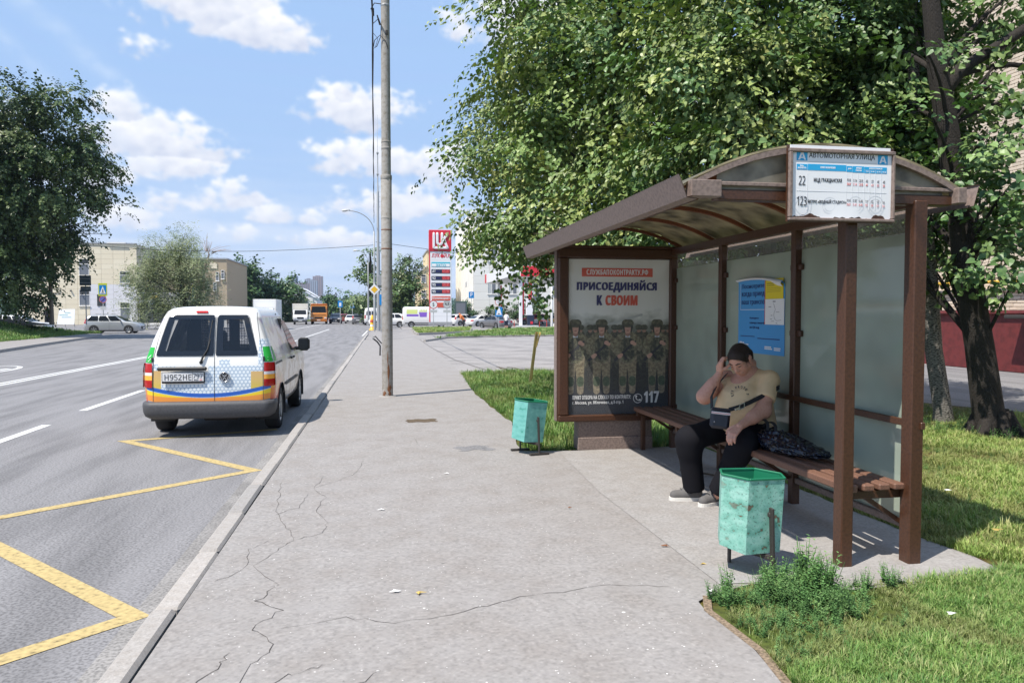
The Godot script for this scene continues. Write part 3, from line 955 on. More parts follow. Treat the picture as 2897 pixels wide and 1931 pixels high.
func wall_poster() -> void:
	var t := thing("paper_notice", "blue paper notice with a yellow sticker, curling at its top, on the frosted glass", "poster")
	var Z := Basis(Vector3(0, 0, 1), Vector3(0, 1, 0), Vector3(-1, 0, 0))
	var at := func(px: float, py: float, off := 0.0) -> Vector3:
		# crop pixels: left 225, right 995, top 180, bottom 1440
		var u := (px - 225.0) / 770.0
		return Vector3(3.4195 - off, 2.035 - (py - (180.0 - 0.0 * u)) / 1262.0 * 0.69, lerpf(-6.925, -6.06, u))
	var s := sm()
	surf(s, func(u: float, v: float) -> Vector3:
		var top := 175.0 - 30.0 * sin(PI * clampf(u * 1.05, 0, 1)) + 70.0 * u * u
		var p: Vector3 = at.call(225.0 + 770.0 * u, lerpf(1440.0, top, v))
		p.x -= 0.022 * pow(v, 60.0) * (0.4 + u) + 0.002
		return p, 20, 24)
	var m := mat("notice blue", lin(0.06, 0.30, 0.62), 0.55)
	obj("sheet", s, m, t)
	# the torn edge that curls forward
	var c := sm()
	surf(c, func(u: float, v: float) -> Vector3:
		var top := 178.0 - 30.0 * sin(PI * clampf(u * 1.05, 0, 1)) + 70.0 * u * u
		var wd := 42.0 + 55.0 * smoothstep(0.72, 0.9, u)
		var p: Vector3 = at.call(222.0 + 772.0 * u, top - 8.0 + v * wd)
		p.x -= 0.012 + 0.022 * sin(PI * v) + 0.012 * u
		return p, 20, 5)
	obj("curled_edge", c, M["white"], t)
	var P := func(n: String, mm: String, x0: float, x1: float, y0: float, y1: float, off: float) -> void:
		one(n, t, mm, at.call((x0 + x1) / 2, (y0 + y1) / 2, off), Vector3(0.0016, (y1 - y0) / 1262.0 * 0.69, (x1 - x0) / 770.0 * 0.865))
	P.call("sticker", "sticker yellow", 700, 975, 200, 528, 0.006)
	P.call("sticker", "white", 696, 992, 530, 945, 0.006)
	P.call("sticker_edge", "orange red", 688, 697, 200, 945, 0.006)
	for q in [["Посмотрите", 482, 308, 385, 96], ["когда приед", 484, 448, 388, 96], ["ваш транспо", 486, 588, 395, 92]]:
		text(t, q[0], at.call(q[1], q[2], 0.004), q[3] / 770.0 * 0.865, q[4] / 1262.0 * 0.69, M["navy"], false, Z)
	for q in [["Наведите", 510, 845, 150, 36], ["камеру смартф", 560, 925, 250, 42], ["на QR-код", 515, 1005, 160, 46]]:
		text(t, q[0], at.call(q[1], q[2], 0.004), q[3] / 770.0 * 0.865, q[4] / 1262.0 * 0.69, M["navy"], false, Z)
	for q in [[262, 690, 692, 706], [262, 268, 250, 706]]: P.call("frame_line", "notice pale", q[0], q[1], q[2], q[3], 0.004)
	for q in [[275, 520, 1150, 1162], [570, 925, 1175, 1190]]: P.call("small_print", "navy", q[0], q[1], q[2], q[3], 0.004)
	for q in [[255, 300, 1255, 1300], [310, 335, 1262, 1300], [340, 415, 1290, 1310], [690, 795, 1305, 1325], [690, 810, 1335, 1355], [840, 940, 1318, 1335], [840, 935, 1348, 1365]]: P.call("small_print", "white", q[0], q[1], q[2], q[3], 0.004)
	for q in [[720, 830, 265, 285], [720, 840, 300, 316], [720, 930, 345, 352], [720, 940, 375, 382], [720, 935, 405, 412]]: P.call("small_print", "ink yellow", q[0], q[1], q[2], q[3], 0.008)
	for q in [[820, 860, 560, 580], [755, 795, 650, 662], [870, 920, 735, 742], [790, 815, 790, 800], [780, 810, 850, 858], [800, 840, 885, 892], [870, 890, 915, 925]]: P.call("small_print", "grey ink", q[0], q[1], q[2], q[3], 0.008)
	var sk := sm()
	var route := []
	for q in [[830, 600], [845, 650], [860, 700], [845, 740], [835, 790], [850, 850], [880, 880], [950, 868]]: route.append(at.call(q[0], q[1], 0.0075))
	tube(sk, route, 0.0016, 4)
	obj("sketch_line", sk, M["grey ink"], t)

# ---------------------------------------------------------------- the printed recruitment photograph
func blob(im: Image, a: Vector2, b: Vector2, ra: float, rb: float, col: Color, mott := 0.0, nz: FastNoiseLite = null) -> void:
	var r := maxf(ra, rb)
	var x0 := maxi(int(minf(a.x, b.x) - r), 0); var x1 := mini(int(maxf(a.x, b.x) + r) + 1, im.get_width() - 1)
	var y0 := maxi(int(minf(a.y, b.y) - r), 0); var y1 := mini(int(maxf(a.y, b.y) + r) + 1, im.get_height() - 1)
	var ab := b - a
	var l2 := maxf(ab.length_squared(), 0.0001)
	for y in range(y0, y1 + 1):
		for x in range(x0, x1 + 1):
			var p := Vector2(x, y)
			var t := clampf((p - a).dot(ab) / l2, 0.0, 1.0)
			var d := (p - a - ab * t).length() - lerpf(ra, rb, t)
			if d < 0.7:
				var c := col
				if mott > 0.0:
					var k := nz.get_noise_2d(x * 3.0, y * 3.0) * mott + nz.get_noise_2d(x * 9.0 + 50, y * 9.0) * mott * 0.6
					c = Color(clampf(c.r + k, 0, 1), clampf(c.g + k, 0, 1), clampf(c.b + k * 0.8, 0, 1))
				var al := clampf(0.5 - d, 0.0, 1.0)
				im.set_pixel(x, y, im.get_pixel(x, y).lerp(c, al))

func poster_picture() -> ImageTexture:
	var w := 420; var h := 650
	var im := Image.create(w, h, false, Image.FORMAT_RGB8)
	var nz := noise(0.02, 3, FastNoiseLite.TYPE_SIMPLEX_SMOOTH, 3)
	for y in h:
		var v := float(y) / h
		for x in w:
			var c := Color(0.86, 0.87, 0.84)
			var k := smoothstep(0.33, 0.48, v + nz.get_noise_2d(x * 0.6, y) * 0.05)
			c = c.lerp(Color(0.40, 0.42, 0.37), k)
			c = c.lerp(Color(0.16, 0.17, 0.16), smoothstep(0.5, 0.7, v))
			c = c.lerp(Color(0.13, 0.15, 0.19), smoothstep(0.80, 0.88, v + nz.get_noise_2d(x, y) * 0.03))
			im.set_pixel(x, y, c)
	var Q := func(px: float, py: float) -> Vector2: return Vector2((px - 230.0) / 648.0 * w, (py - 215.0) / 1013.0 * h)
	# a barrel that slants across the pale sky
	blob(im, Q.call(480, 640), Q.call(700, 575), 3, 5, Color(0.66, 0.68, 0.66))
	# the ranks behind
	for i in 13:
		var x := 250.0 + i * 52.0 + (i % 3) * 9.0
		blob(im, Q.call(x, 705), Q.call(x, 900), 17, 22, Color(0.28, 0.28, 0.22), 0.16, nz)
		blob(im, Q.call(x, 672), Q.call(x, 680), 9, 8, Color(0.60, 0.46, 0.38), 0.05, nz)
		blob(im, Q.call(x - 6, 658), Q.call(x + 6, 658), 11, 11, Color(0.27, 0.28, 0.22), 0.12, nz)
		blob(im, Q.call(x, 900), Q.call(x, 1060), 10, 9, Color(0.16, 0.16, 0.14), 0.08, nz)
	for q in [[280.0, -1.0], [445.0, 0.0], [612.0, 0.0], [802.0, 1.0]]:
		var x: float = q[0]
		var tan_ := Color(0.50, 0.46, 0.36)
		# legs, knee pads
		for s in [-1.0, 1.0]:
			blob(im, Q.call(x + s * 26, 880), Q.call(x + s * 31, 1000), 20, 15, tan_, 0.16, nz)
			blob(im, Q.call(x + s * 31, 1000), Q.call(x + s * 31, 1075), 16, 13, Color(0.52, 0.48, 0.40), 0.16, nz)
			blob(im, Q.call(x + s * 31, 1000), Q.call(x + s * 31, 1022), 14, 14, Color(0.27, 0.33, 0.24), 0.08, nz)
		# jacket skirt and body
		blob(im, Q.call(x - 26, 860), Q.call(x + 26, 860), 22, 22, Color(0.53, 0.49, 0.40), 0.14, nz)
		blob(im, Q.call(x, 745), Q.call(x, 840), 42, 34, Color(0.42, 0.41, 0.31), 0.2, nz)
		blob(im, Q.call(x - 46, 730), Q.call(x + 46, 730), 18, 18, Color(0.45, 0.43, 0.33), 0.2, nz)
		blob(im, Q.call(x, 715), Q.call(x, 730), 10, 9, Color(0.72, 0.76, 0.80))
		# webbing with pouches
		blob(im, Q.call(x, 765), Q.call(x, 835), 27, 29, Color(0.31, 0.31, 0.24), 0.22, nz)
		for k in 4: blob(im, Q.call(x - 30 + k * 20, 822), Q.call(x - 30 + k * 20, 842), 6, 6, Color(0.22, 0.23, 0.18), 0.12, nz)
		for k in [-1.0, 1.0]: blob(im, Q.call(x + k * 20, 735), Q.call(x + k * 16, 800), 4, 5, Color(0.22, 0.23, 0.18), 0.1, nz)
		# arms
		blob(im, Q.call(x - 66, 745), Q.call(x - 78, 815), 14, 12, Color(0.45, 0.43, 0.33), 0.18, nz)
		blob(im, Q.call(x - 78, 815), Q.call(x - 48, 850), 11, 8, Color(0.46, 0.44, 0.35), 0.16, nz)
		blob(im, Q.call(x + 66, 745), Q.call(x + 78, 795), 14, 12, Color(0.45, 0.43, 0.33), 0.18, nz)
		blob(im, Q.call(x + 78, 795), Q.call(x + 36, 765), 11, 8, Color(0.46, 0.44, 0.35), 0.16, nz)
		# rifle across the chest, hands on it
		blob(im, Q.call(x - 78, 870), Q.call(x + 52, 750), 6, 3, Color(0.12, 0.13, 0.17))
		blob(im, Q.call(x - 30, 830), Q.call(x - 8, 862), 5, 4, Color(0.11, 0.11, 0.14))
		blob(im, Q.call(x - 52, 848), Q.call(x - 40, 838), 9, 7, Color(0.74, 0.58, 0.50), 0.05, nz)
		blob(im, Q.call(x + 30, 758), Q.call(x + 46, 768), 9, 7, Color(0.76, 0.60, 0.52), 0.05, nz)
		# head and helmet
		blob(im, Q.call(x, 690), Q.call(x, 702), 10, 10, Color(0.58, 0.43, 0.36), 0.05, nz)
		blob(im, Q.call(x, 652), Q.call(x, 682), 15, 11, Color(0.74, 0.58, 0.50), 0.05, nz)
		blob(im, Q.call(x - 9, 655), Q.call(x + 9, 655), 2.2, 2.2, Color(0.36, 0.27, 0.23))
		blob(im, Q.call(x - 5, 680), Q.call(x + 5, 680), 1.6, 1.6, Color(0.52, 0.34, 0.30))
		blob(im, Q.call(x - 12, 632), Q.call(x + 12, 632), 17, 17, Color(0.33, 0.33, 0.25), 0.16, nz)
		blob(im, Q.call(x - 24, 643), Q.call(x + 24, 643), 5, 5, Color(0.27, 0.27, 0.21), 0.1, nz)
		for s in [-1.0, 1.0]: blob(im, Q.call(x + s * 26, 650), Q.call(x + s * 22, 690), 3.4, 2.4, Color(0.18, 0.18, 0.14))
	return ImageTexture.create_from_image(im)

# ---------------------------------------------------------------- things by the kerb
func bin(n: String, label: String, at: Vector3, turn: float, lean: Vector3, feet: bool, m: String) -> Node3D:
	var t := thing(n, label, "litter bin", at, turn, "turquoise litter bins at the stop")
	var plan := [Vector2(-0.19, 0.0), Vector2(-0.085, 0.15), Vector2(0.165, 0.115), Vector2(0.205, -0.01), Vector2(0.10, -0.15), Vector2(-0.14, -0.13)]
	var T := Transform3D(Basis.from_euler(lean), Vector3(0, 0.39, 0))
	var out := sm(); var inn := sm()
	for i in 6:
		var a: Vector2 = plan[i]; var b: Vector2 = plan[(i + 1) % 6]
		var f := func(p: Vector2, k: float, y: float) -> Vector3: return T * Vector3(p.x * k, y, p.y * k)
		var slope := func(p: Vector2) -> float: return -0.225 + 0.02 * (p.y / -0.15)
		# outer wall with a slightly bulging middle row
		for r in 4:
			var y0 := r / 4.0; var y1 := (r + 1) / 4.0
			var k0 := 0.965 + 0.035 * y0; var k1 := 0.965 + 0.035 * y1
			quad(out, f.call(a, k0, lerpf(slope.call(a), 0.215, y0)), f.call(a, k1, lerpf(slope.call(a), 0.215, y1)), f.call(b, k1, lerpf(slope.call(b), 0.215, y1)), f.call(b, k0, lerpf(slope.call(b), 0.215, y0)))
		quad(inn, f.call(b, 0.95, slope.call(b) + 0.01), f.call(b, 0.975, 0.213), f.call(a, 0.975, 0.213), f.call(a, 0.95, slope.call(a) + 0.01))
		tri(inn, T * Vector3(0, -0.21, 0), f.call(a, 0.95, slope.call(a) + 0.01), f.call(b, 0.95, slope.call(b) + 0.01))
		tri(out, T * Vector3(0, -0.225, 0), f.call(b, 0.965, slope.call(b)), f.call(a, 0.965, slope.call(a)))
	obj("body", out, M[m], t)
	obj("lining", inn, M["bin green"], t)
	var rim := sm()
	for i in 6:
		var a: Vector2 = plan[i]; var b: Vector2 = plan[(i + 1) % 6]
		bar(rim, T * Vector3(a.x, 0.214, a.y), T * Vector3(b.x, 0.214, b.y), 0.012, 0.014, 0.003)
	obj("rim", rim, M["bin green"], t)
	# two posts of bent flat iron joined by a bar
	rod("leg", t, "dark iron", Vector3(0.075, 0.0, 0.165), Vector3(0.062, 0.43, 0.165), 0.042, 0.016, 0.003)
	rod("leg", t, "dark iron", Vector3(-0.05, 0.0, -0.16), Vector3(-0.05, 0.36, -0.155), 0.032, 0.014, 0.003)
	rod("crossbar", t, "dark iron", Vector3(0.073, 0.12, 0.15), Vector3(-0.05, 0.12, -0.15), 0.02, 0.03, 0.003)
	one("pivot", t, "dark iron", Vector3(0.064, 0.385, 0.148), Vector3(0.03, 0.03, 0.03), 0.006)
	if feet:
		rod("foot", t, "dark iron", Vector3(-0.04, 0.012, 0.175), Vector3(0.19, 0.012, 0.155), 0.05, 0.024, 0.004)
		rod("foot", t, "dark iron", Vector3(-0.16, 0.012, -0.165), Vector3(0.06, 0.012, -0.165), 0.05, 0.024, 0.004)
	return t

func street_things() -> void:
	var m := mat("bin green", lin(0.01, 0.17, 0.085), 0.45)
	m = mat("bin turquoise", Color.WHITE, 0.55)
	wear(m, tex("chipped", 0.017, [0.0, Color(0.34, 0.20, 0.15), 0.215, Color(0.46, 0.29, 0.21), 0.225, Color(0.20, 0.46, 0.38), 0.26, Color(0.42, 0.65, 0.59), 0.5, Color(0.52, 0.74, 0.68), 0.75, Color(0.62, 0.80, 0.75), 1.0, Color(0.45, 0.68, 0.62)], 512, 5), 0.9, false)
	stain(m, tex("specks", 0.05, [0.0, 0.35, 0.22, 0.6, 0.27, 0.96, 1.0, 1.0], 512, 3), 0.5, false)
	m = mat("bin teal", Color.WHITE, 0.55)
	wear(m, tex("scratched", 0.02, [0.0, Color(0.10, 0.42, 0.34), 0.16, Color(0.12, 0.50, 0.40), 0.2, Color(0.36, 0.63, 0.60), 0.6, Color(0.43, 0.69, 0.66), 1.0, Color(0.50, 0.75, 0.71)], 512, 4), 0.8, false)
	bin("litter_bin", "turquoise litter bin with big rust patches in front of the shelter bench", Vector3(2.235, 0.12, -4.36), 0.0, Vector3(0.02, 0.0, -0.035), false, "bin turquoise")
	bin("litter_bin", "turquoise litter bin on feet beside the grass next to the advertising lightbox", Vector3(1.64, 0.12, -8.5), 0.12, Vector3(0.03, 0.05, -0.10), true, "bin teal")
	# the big steel pole
	var t := thing("utility_pole", "tall grey pole with a rusty foot on the pavement, black cables near its top", "utility pole", Vector3(0.085, 0.12, -14.74))
	var s := sm()
	lathe(s, [Vector2(0.104, 0), Vector2(0.103, 2.0), Vector2(0.101, 4.19), Vector2(0.093, 4.20), Vector2(0.0, 4.20)], 28)
	obj("lower_tube", s, M["concrete"], t)
	s = sm()
	lathe(s, [Vector2(0.089, 4.195), Vector2(0.082, 7.5), Vector2(0.074, 10.6), Vector2(0.0, 10.62)], 28)
	obj("upper_tube", s, M["concrete"], t)
	for q in [[4.17, 0.107, 0.05, "concrete"], [4.72, 0.0915, 0.03, "concrete"], [4.84, 0.091, 0.025, "concrete"], [3.18, 0.1035, 0.012, "rust"], [2.82, 0.1045, 0.014, "rust"], [3.4, 0.1045, 0.012, "concrete"], [7.38, 0.0845, 0.03, "steel grey"]]:
		s = sm()
		lathe(s, [Vector2(q[1] - 0.008, -q[2]), Vector2(q[1], -q[2] * 0.7), Vector2(q[1], q[2] * 0.7), Vector2(q[1] - 0.008, q[2])], 28)
		obj("band", s, M[q[3]], t).position.y = q[1] * 0.0 + q[0]
	# rust that has eaten the foot: thin scabs that follow the tube
	for q in [[0.02, 0.22, 1.2, 0.9], [0.12, 0.62, 1.35, 0.45], [0.0, 0.10, 2.2, 0.8], [0.5, 0.85, 1.5, 0.22]]:
		s = sm()
		surf(s, func(u: float, v: float) -> Vector3:
			var e := sin(PI * u) * sin(PI * v)
			var a: float = q[2] + (u - 0.5) * q[3] * (0.6 + 0.4 * sin(v * 9.0 + q[2]))
			var r := 0.1035 + 0.004 * e
			return Vector3(cos(a) * r, lerpf(q[0], q[1], v) + 0.03 * sin(u * 11.0), sin(a) * r), 10, 10)
		obj("rust_patch", s, M["rust"], t)
	s = sm()
	lathe(s, [Vector2(0.17, 0.0), Vector2(0.16, 0.012), Vector2(0.10, 0.02)], 16)
	obj("collar", s, M["pad"], t)
	# clamp and cable loops
	s = sm()
	tube(s, [Vector3(-0.27, 7.30, 0.0), Vector3(-0.2, 7.42, 0), Vector3(-0.08, 7.40, 0.03), Vector3(0, 7.38, 0.085)], 0.009, 6)
	tube(s, [Vector3(-0.24, 7.02, 0.02), Vector3(-0.12, 7.12, 0.06), Vector3(-0.08, 6.98, 0.085), Vector3(-0.085, 6.78, 0.09), Vector3(-0.16, 6.60, 0.06), Vector3(-0.23, 6.56, 0.03), Vector3(-0.2, 6.72, 0.03), Vector3(-0.1, 6.80, 0.09), Vector3(0.0, 6.70, 0.092), Vector3(0.05, 6.55, 0.075)], 0.007, 6)
	tube(s, [Vector3(-0.22, 6.85, 0.02), Vector3(-0.14, 6.75, 0.04), Vector3(-0.19, 6.58, 0.03), Vector3(-0.24, 6.66, 0.02)], 0.005, 6)
	obj("cable_loop", s, M["cable"], t)
	s = sm()
	tube(s, [Vector3(-0.235, 7.32, 0.0), Vector3(-0.225, 7.18, 0.0)], [0.028, 0.022], 8)
	tube(s, [Vector3(-0.15, 7.18, 0.05), Vector3(-0.10, 7.0, 0.07)], [0.012, 0.018], 8)
	obj("insulator", s, M["cable"], t)
	one("junction", t, "dark iron", Vector3(0.025, 6.86, 0.075), Vector3(0.05, 0.09, 0.06), 0.01)
	# the long cable that runs on along the road
	s = sm()
	for k in 2:
		var P := []
		for i in 25:
			var u := i / 24.0
			P.append(Vector3(lerpf(-0.155, -0.75, u) + 0.012 * sin(u * 40.0 + k * 2.0), lerpf(7.42, 10.3, u) - 0.9 * sin(PI * u) * 0.0 + (0.02 if k else 0.0), lerpf(-14.74, -73.9, u)))
		for i in P.size(): P[i].y -= 3.2 * (4.0 * (i / 24.0) * (1.0 - i / 24.0)) * 0.28
		tube(s, P, 0.013, 6, false)
	tube(s, [Vector3(-0.155, 7.42, -14.74), Vector3(-0.19, 7.8, -11.0), Vector3(-0.3, 9.4, -4.0), Vector3(-0.4, 10.6, 6.0)], 0.016, 6)
	tag(obj("black_cable", s, M["cable"]), "twisted black cable bundle running from the grey pole along the road", "cable")
	# bent black post behind it
	t = thing("bent_post", "bent black steel post leaning out behind the grey pole", "post", Vector3(-0.105, 0.12, -29.0))
	s = sm()
	tube(s, [Vector3(0, 0, 0), Vector3(0.01, 0.36, 0), Vector3(-0.10, 0.52, 0), Vector3(-0.27, 0.66, 0)], 0.028, 8)
	obj("shaft", s, M["black plastic"], t)
	s = sm()
	tube(s, [Vector3(-0.27, 0.66, 0), Vector3(-0.17, 0.73, 0), Vector3(0.04, 0.48, 0), Vector3(0.10, 0.44, 0)], 0.022, 8)
	obj("bracket", s, M["black plastic"], t)
	one("reflector", t, "pale grey", Vector3(-0.245, 0.655, 0.03), Vector3(0.07, 0.03, 0.01))
	# yellow wooden stake
	t = thing("wooden_stake", "yellow wooden stake leaning in the grass before the driveway", "stake", Vector3(3.24, 0.10, -16.65))
	rod("slat", t, "stake wood", Vector3(0, 0, 0), Vector3(0.17, 1.2, -0.05), 0.075, 0.06, 0.004)
	rod("slat", t, "stake wood", Vector3(0.15, 0.86, -0.02), Vector3(0.24, 1.19, 0.0), 0.06, 0.035, 0.004)
	lamps_and_signs()

func lamp(n: String, label: String, at: Vector3, h: float, reach: float, tip: float) -> Node3D:
	var t := thing(n, label, "street lamp", at, 0.0, "street lamps along the road")
	var s := sm()
	lathe(s, [Vector2(0.13, 0), Vector2(0.12, h * 0.5), Vector2(0.085, h * 0.55), Vector2(0.07, h), Vector2(0, h)], 12)
	obj("pole", s, M["steel grey"], t)
	s = sm()
	var P := []
	for i in 11:
		var a := i / 10.0 * PI * 0.5
		P.append(Vector3(-reach * (1.0 - cos(a)), h - 0.1 + (tip - h + 0.1) * sin(a), 0))
	tube(s, P, 0.04, 8)
	obj("arm", s, M["steel grey"], t)
	s = sm()
	var T := Transform3D(Basis.from_euler(Vector3(0, 0, 0.12)), Vector3(-reach - 0.33, tip + 0.02, 0))
	surf(s, func(u: float, v: float) -> Vector3:
		var a := u * TAU
		var r := sin(PI * v)
		return T * Vector3(lerpf(-0.42, 0.42, v), 0.13 * sin(a) * pow(r, 0.6) * (1.0 if sin(a) > 0 else 0.6), 0.16 * cos(a) * pow(r, 0.6)), 12, 10)
	obj("lamp_head", s, M["pale grey"], t)
	s = sm()
	surf(s, func(u: float, v: float) -> Vector3:
		var a := u * TAU
		return T * Vector3(-0.1 + 0.24 * cos(a) * v, -0.062 - 0.05 * sqrt(maxf(1.0 - v * v, 0.0)), 0.13 * sin(a) * v), 12, 4)
	obj("lamp_glass", s, M["white"], t)
	return t

func disc(s: SurfaceTool, c: Vector3, r: float, z: float, n := 28, r0 := 0.0) -> void:
	for i in n:
		var a := TAU * i / n; var b := TAU * (i + 1) / n
		quad(s, c + Vector3(cos(a) * r0, sin(a) * r0, z), c + Vector3(cos(a) * r, sin(a) * r, z), c + Vector3(cos(b) * r, sin(b) * r, z), c + Vector3(cos(b) * r0, sin(b) * r0, z))

func poly(n: String, parent: Node, m: String, pts: Array, z0: float, z1: float) -> MeshInstance3D:
	var s := sm()
	var p := PackedVector2Array()
	for q in pts: p.append(Vector2(q[0], q[1]))
	prism(s, p, z0, z1)
	return obj(n, s, M[m], parent)

func sign_post(n: String, label: String, at: Vector3, h: float, r := 0.038, group := "") -> Node3D:
	var t := thing(n, label, "road sign", at, 0.0, group)
	var s := sm()
	lathe(s, [Vector2(r, 0), Vector2(r, h), Vector2(0, h + 0.01)], 10)
	obj("post", s, M["steel grey"], t)
	return t

func round_plate(t: Node3D, y: float, r: float, face: String, ring: String) -> void:
	var s := sm()
	disc(s, Vector3(0, y, 0), r, 0.05); disc(s, Vector3(0, y, 0), r, 0.046)
	obj("plate", s, M[face], t)
	s = sm()
	disc(s, Vector3(0, y, 0), r * 0.98, 0.054, 28, r * 0.82)
	obj("border", s, M[ring], t)

func lamps_and_signs() -> void:
	lamp("street_lamp", "near street lamp with curved arm left of the grey pole, tallest of the row", Vector3(-0.75, 0.1, -74.0), 9.4, 2.3, 11.3)
	lamp("street_lamp", "second street lamp with two small heads under the tall one, half hidden by the mast", Vector3(-1.9, 0.0, -105.0), 8.6, 1.3, 10.1)
	lamp("street_lamp", "farthest and lowest street lamp of the row above the parked traffic", Vector3(-1.2, 0.0, -126.0), 8.0, 1.5, 9.4)
	var t := thing("lighting_mast", "very tall thin grey mast with antenna right behind the near street lamp", "mast", Vector3(-0.36, 0.1, -70.0))
	var s := sm()
	lathe(s, [Vector2(0.17, 0), Vector2(0.16, 7), Vector2(0.12, 7.2), Vector2(0.10, 12.5), Vector2(0.055, 12.6), Vector2(0.05, 16.0), Vector2(0.02, 16.1), Vector2(0.015, 19.4), Vector2(0, 19.4)], 12)
	obj("shaft", s, M["steel grey"], t)
	for y in [14.1, 16.0]: one("collar", t, "steel grey", Vector3(0, y, 0), Vector3(0.2, 0.16, 0.2), 0.03)
	s = sm()
	for x in [0.1, 0.42]: tube(s, [Vector3(x, 11.0, 0), Vector3(x, 13.1, 0)], 0.02, 6)
	for i in 5: tube(s, [Vector3(0.1, 11.2 + i * 0.45, 0), Vector3(0.42, 11.2 + i * 0.45, 0)], 0.015, 6)
	obj("ladder", s, M["pale grey"], t)
	one("switch_box", t, "steel grey", Vector3(0.12, 4.55, 0.2), Vector3(0.42, 0.9, 0.3), 0.02)
	# wires across the sky
	s = sm()
	var P := []
	for i in 17: P.append(Vector3(lerpf(-30.0, -0.75, i / 16.0), 8.1 - 0.75 * sin(PI * i / 16.0) + 0.1 * i / 16.0, -74.0))
	tube(s, P, 0.022, 5, false)
	tag(obj("overhead_wire", s, M["cable"]), "thin overhead wire crossing the road from the near street lamp to the left", "wire")
	s = sm(); P = []
	for i in 13: P.append(Vector3(lerpf(-0.6, 40.0, i / 12.0), 8.5 - 0.9 * sin(PI * i / 12.0), lerpf(-74.0, -100.0, i / 12.0)))
	tube(s, P, 0.022, 5, false)
	tag(obj("overhead_wire", s, M["cable"]), "thin overhead wire leading right past the price pylon", "wire")
	s = sm(); P = []
	for i in 13: P.append(Vector3(lerpf(-80.0, -26.0, i / 12.0), lerpf(11.5, 9.4, i / 12.0) - 0.6 * sin(PI * i / 12.0), -80.0))
	tube(s, P, 0.025, 5, false)
	tag(obj("overhead_wire", s, M["cable"]), "thin overhead wire above the flat roof of the cream building", "wire")
	# priority road diamond
	t = sign_post("road_sign", "white and yellow diamond shaped priority road sign left of the grey pole", Vector3(-0.70, 0.1, -68.0), 4.3, 0.05)
	for q in [["plate", "sign white", 0.50, 0.05], ["panel", "sign yellow", 0.31, 0.062]]:
		poly(q[0], t, q[1], [[0, 3.68 - q[2]], [q[2], 3.68], [0, 3.68 + q[2]], [-q[2], 3.68]], q[3], q[3] + 0.008)
	t = sign_post("road_sign", "small blue sign plate with a white border half behind the grey pole", Vector3(-0.12, 0.1, -66.0), 3.4, 0.05)
	one("plate", t, "sign blue", Vector3(0.12, 2.75, 0.06), Vector3(0.5, 0.9, 0.02), 0.004)
	# speed signs before the pylon
	t = sign_post("road_sign", "round white sign with 5 and red ring before the price pylon", Vector3(5.0, 0.2, -76.0), 2.6)
	round_plate(t, 2.36, 0.44, "sign white", "sign red")
	text(t, "5", Vector3(0, 2.36, 0.06), 0.17, 0.36, M["ink"])
	one("lower_plate", t, "pale grey", Vector3(0, 1.70, 0.05), Vector3(0.74, 0.27, 0.02), 0.004)
	t = sign_post("road_sign", "round greyish sign with 4.5 before the price pylon", Vector3(6.35, 0.2, -76.0), 2.6)
	round_plate(t, 2.36, 0.40, "pale grey", "steel grey")
	text(t, "4,5", Vector3(0, 2.42, 0.06), 0.42, 0.28, M["ink"])
	one("lower_plate", t, "pale grey", Vector3(0, 1.70, 0.05), Vector3(0.74, 0.27, 0.02), 0.004)
	# speed hump and no smoking beside the grey car
	t = sign_post("road_sign", "blue square speed hump sign under a round no smoking sign in the grass", Vector3(11.97, 0.15, -78.5), 3.2)
	s = sm()
	disc(s, Vector3(0, 2.74, 0), 0.42, 0.05)
	obj("plate", s, M["sign white"], t)
	s = sm()
	disc(s, Vector3(0, 2.74, 0), 0.42, 0.056, 28, 0.35)
	bar(s, Vector3(-0.26, 3.0, 0.056), Vector3(0.26, 2.48, 0.056), 0.05, 0.006)
	obj("red_ring", s, M["pale red"], t)
	rod("cigarette", t, "ink", Vector3(-0.18, 2.72, 0.052), Vector3(0.14, 2.72, 0.052), 0.05, 0.004)
	one("plate", t, "sign blue", Vector3(0, 1.70, 0.05), Vector3(0.74, 0.98, 0.02), 0.004)
	poly("triangle", t, "sign white", [[-0.30, 1.36], [0.30, 1.36], [0.09, 2.10], [-0.09, 2.10]], 0.062, 0.066)
	poly("hump", t, "ink", [[-0.22, 1.42], [-0.1, 1.44], [-0.05, 1.54], [0.05, 1.54], [0.1, 1.44], [0.22, 1.42]], 0.068, 0.071)
	t = sign_post("road_sign", "blue square parking sign before the white office building", Vector3(13.56, 0.0, -117.0), 4.9, 0.05)
	one("plate", t, "sign blue", Vector3(0, 4.5, 0.05), Vector3(0.8, 1.0, 0.02), 0.004)
	text(t, "P", Vector3(0, 4.55, 0.064), 0.34, 0.6, M["sign white"])
	# signs at the left
	t = sign_post("road_sign", "grey backs of two stacked road signs on the left lawn", Vector3(-21.72, 0.85, -61.0), 3.7)
	one("plate", t, "sign back", Vector3(0, 3.28, 0.05), Vector3(0.79, 0.75, 0.02), 0.004)
	one("plate", t, "sign back", Vector3(0.02, 2.66, 0.05), Vector3(0.72, 0.36, 0.02), 0.004)
	for y in [3.42, 3.1, 2.66]: one("bracket", t, "steel grey", Vector3(0, y, 0.07), Vector3(0.7, 0.05, 0.03), 0.004)
	t = sign_post("road_sign", "blue pedestrian crossing sign with a lime yellow border on the left lawn", Vector3(-23.56, 0.5, -70.0), 3.7)
	one("border", t, "lime yellow", Vector3(0, 3.22, 0.05), Vector3(0.70, 1.08, 0.02), 0.004)
	one("plate", t, "sign blue", Vector3(0, 3.2, 0.063), Vector3(0.56, 0.8, 0.008), 0.002)
	poly("triangle", t, "sign white", [[-0.24, 2.86], [0.24, 2.86], [0, 3.52]], 0.068, 0.072)
	s = sm()
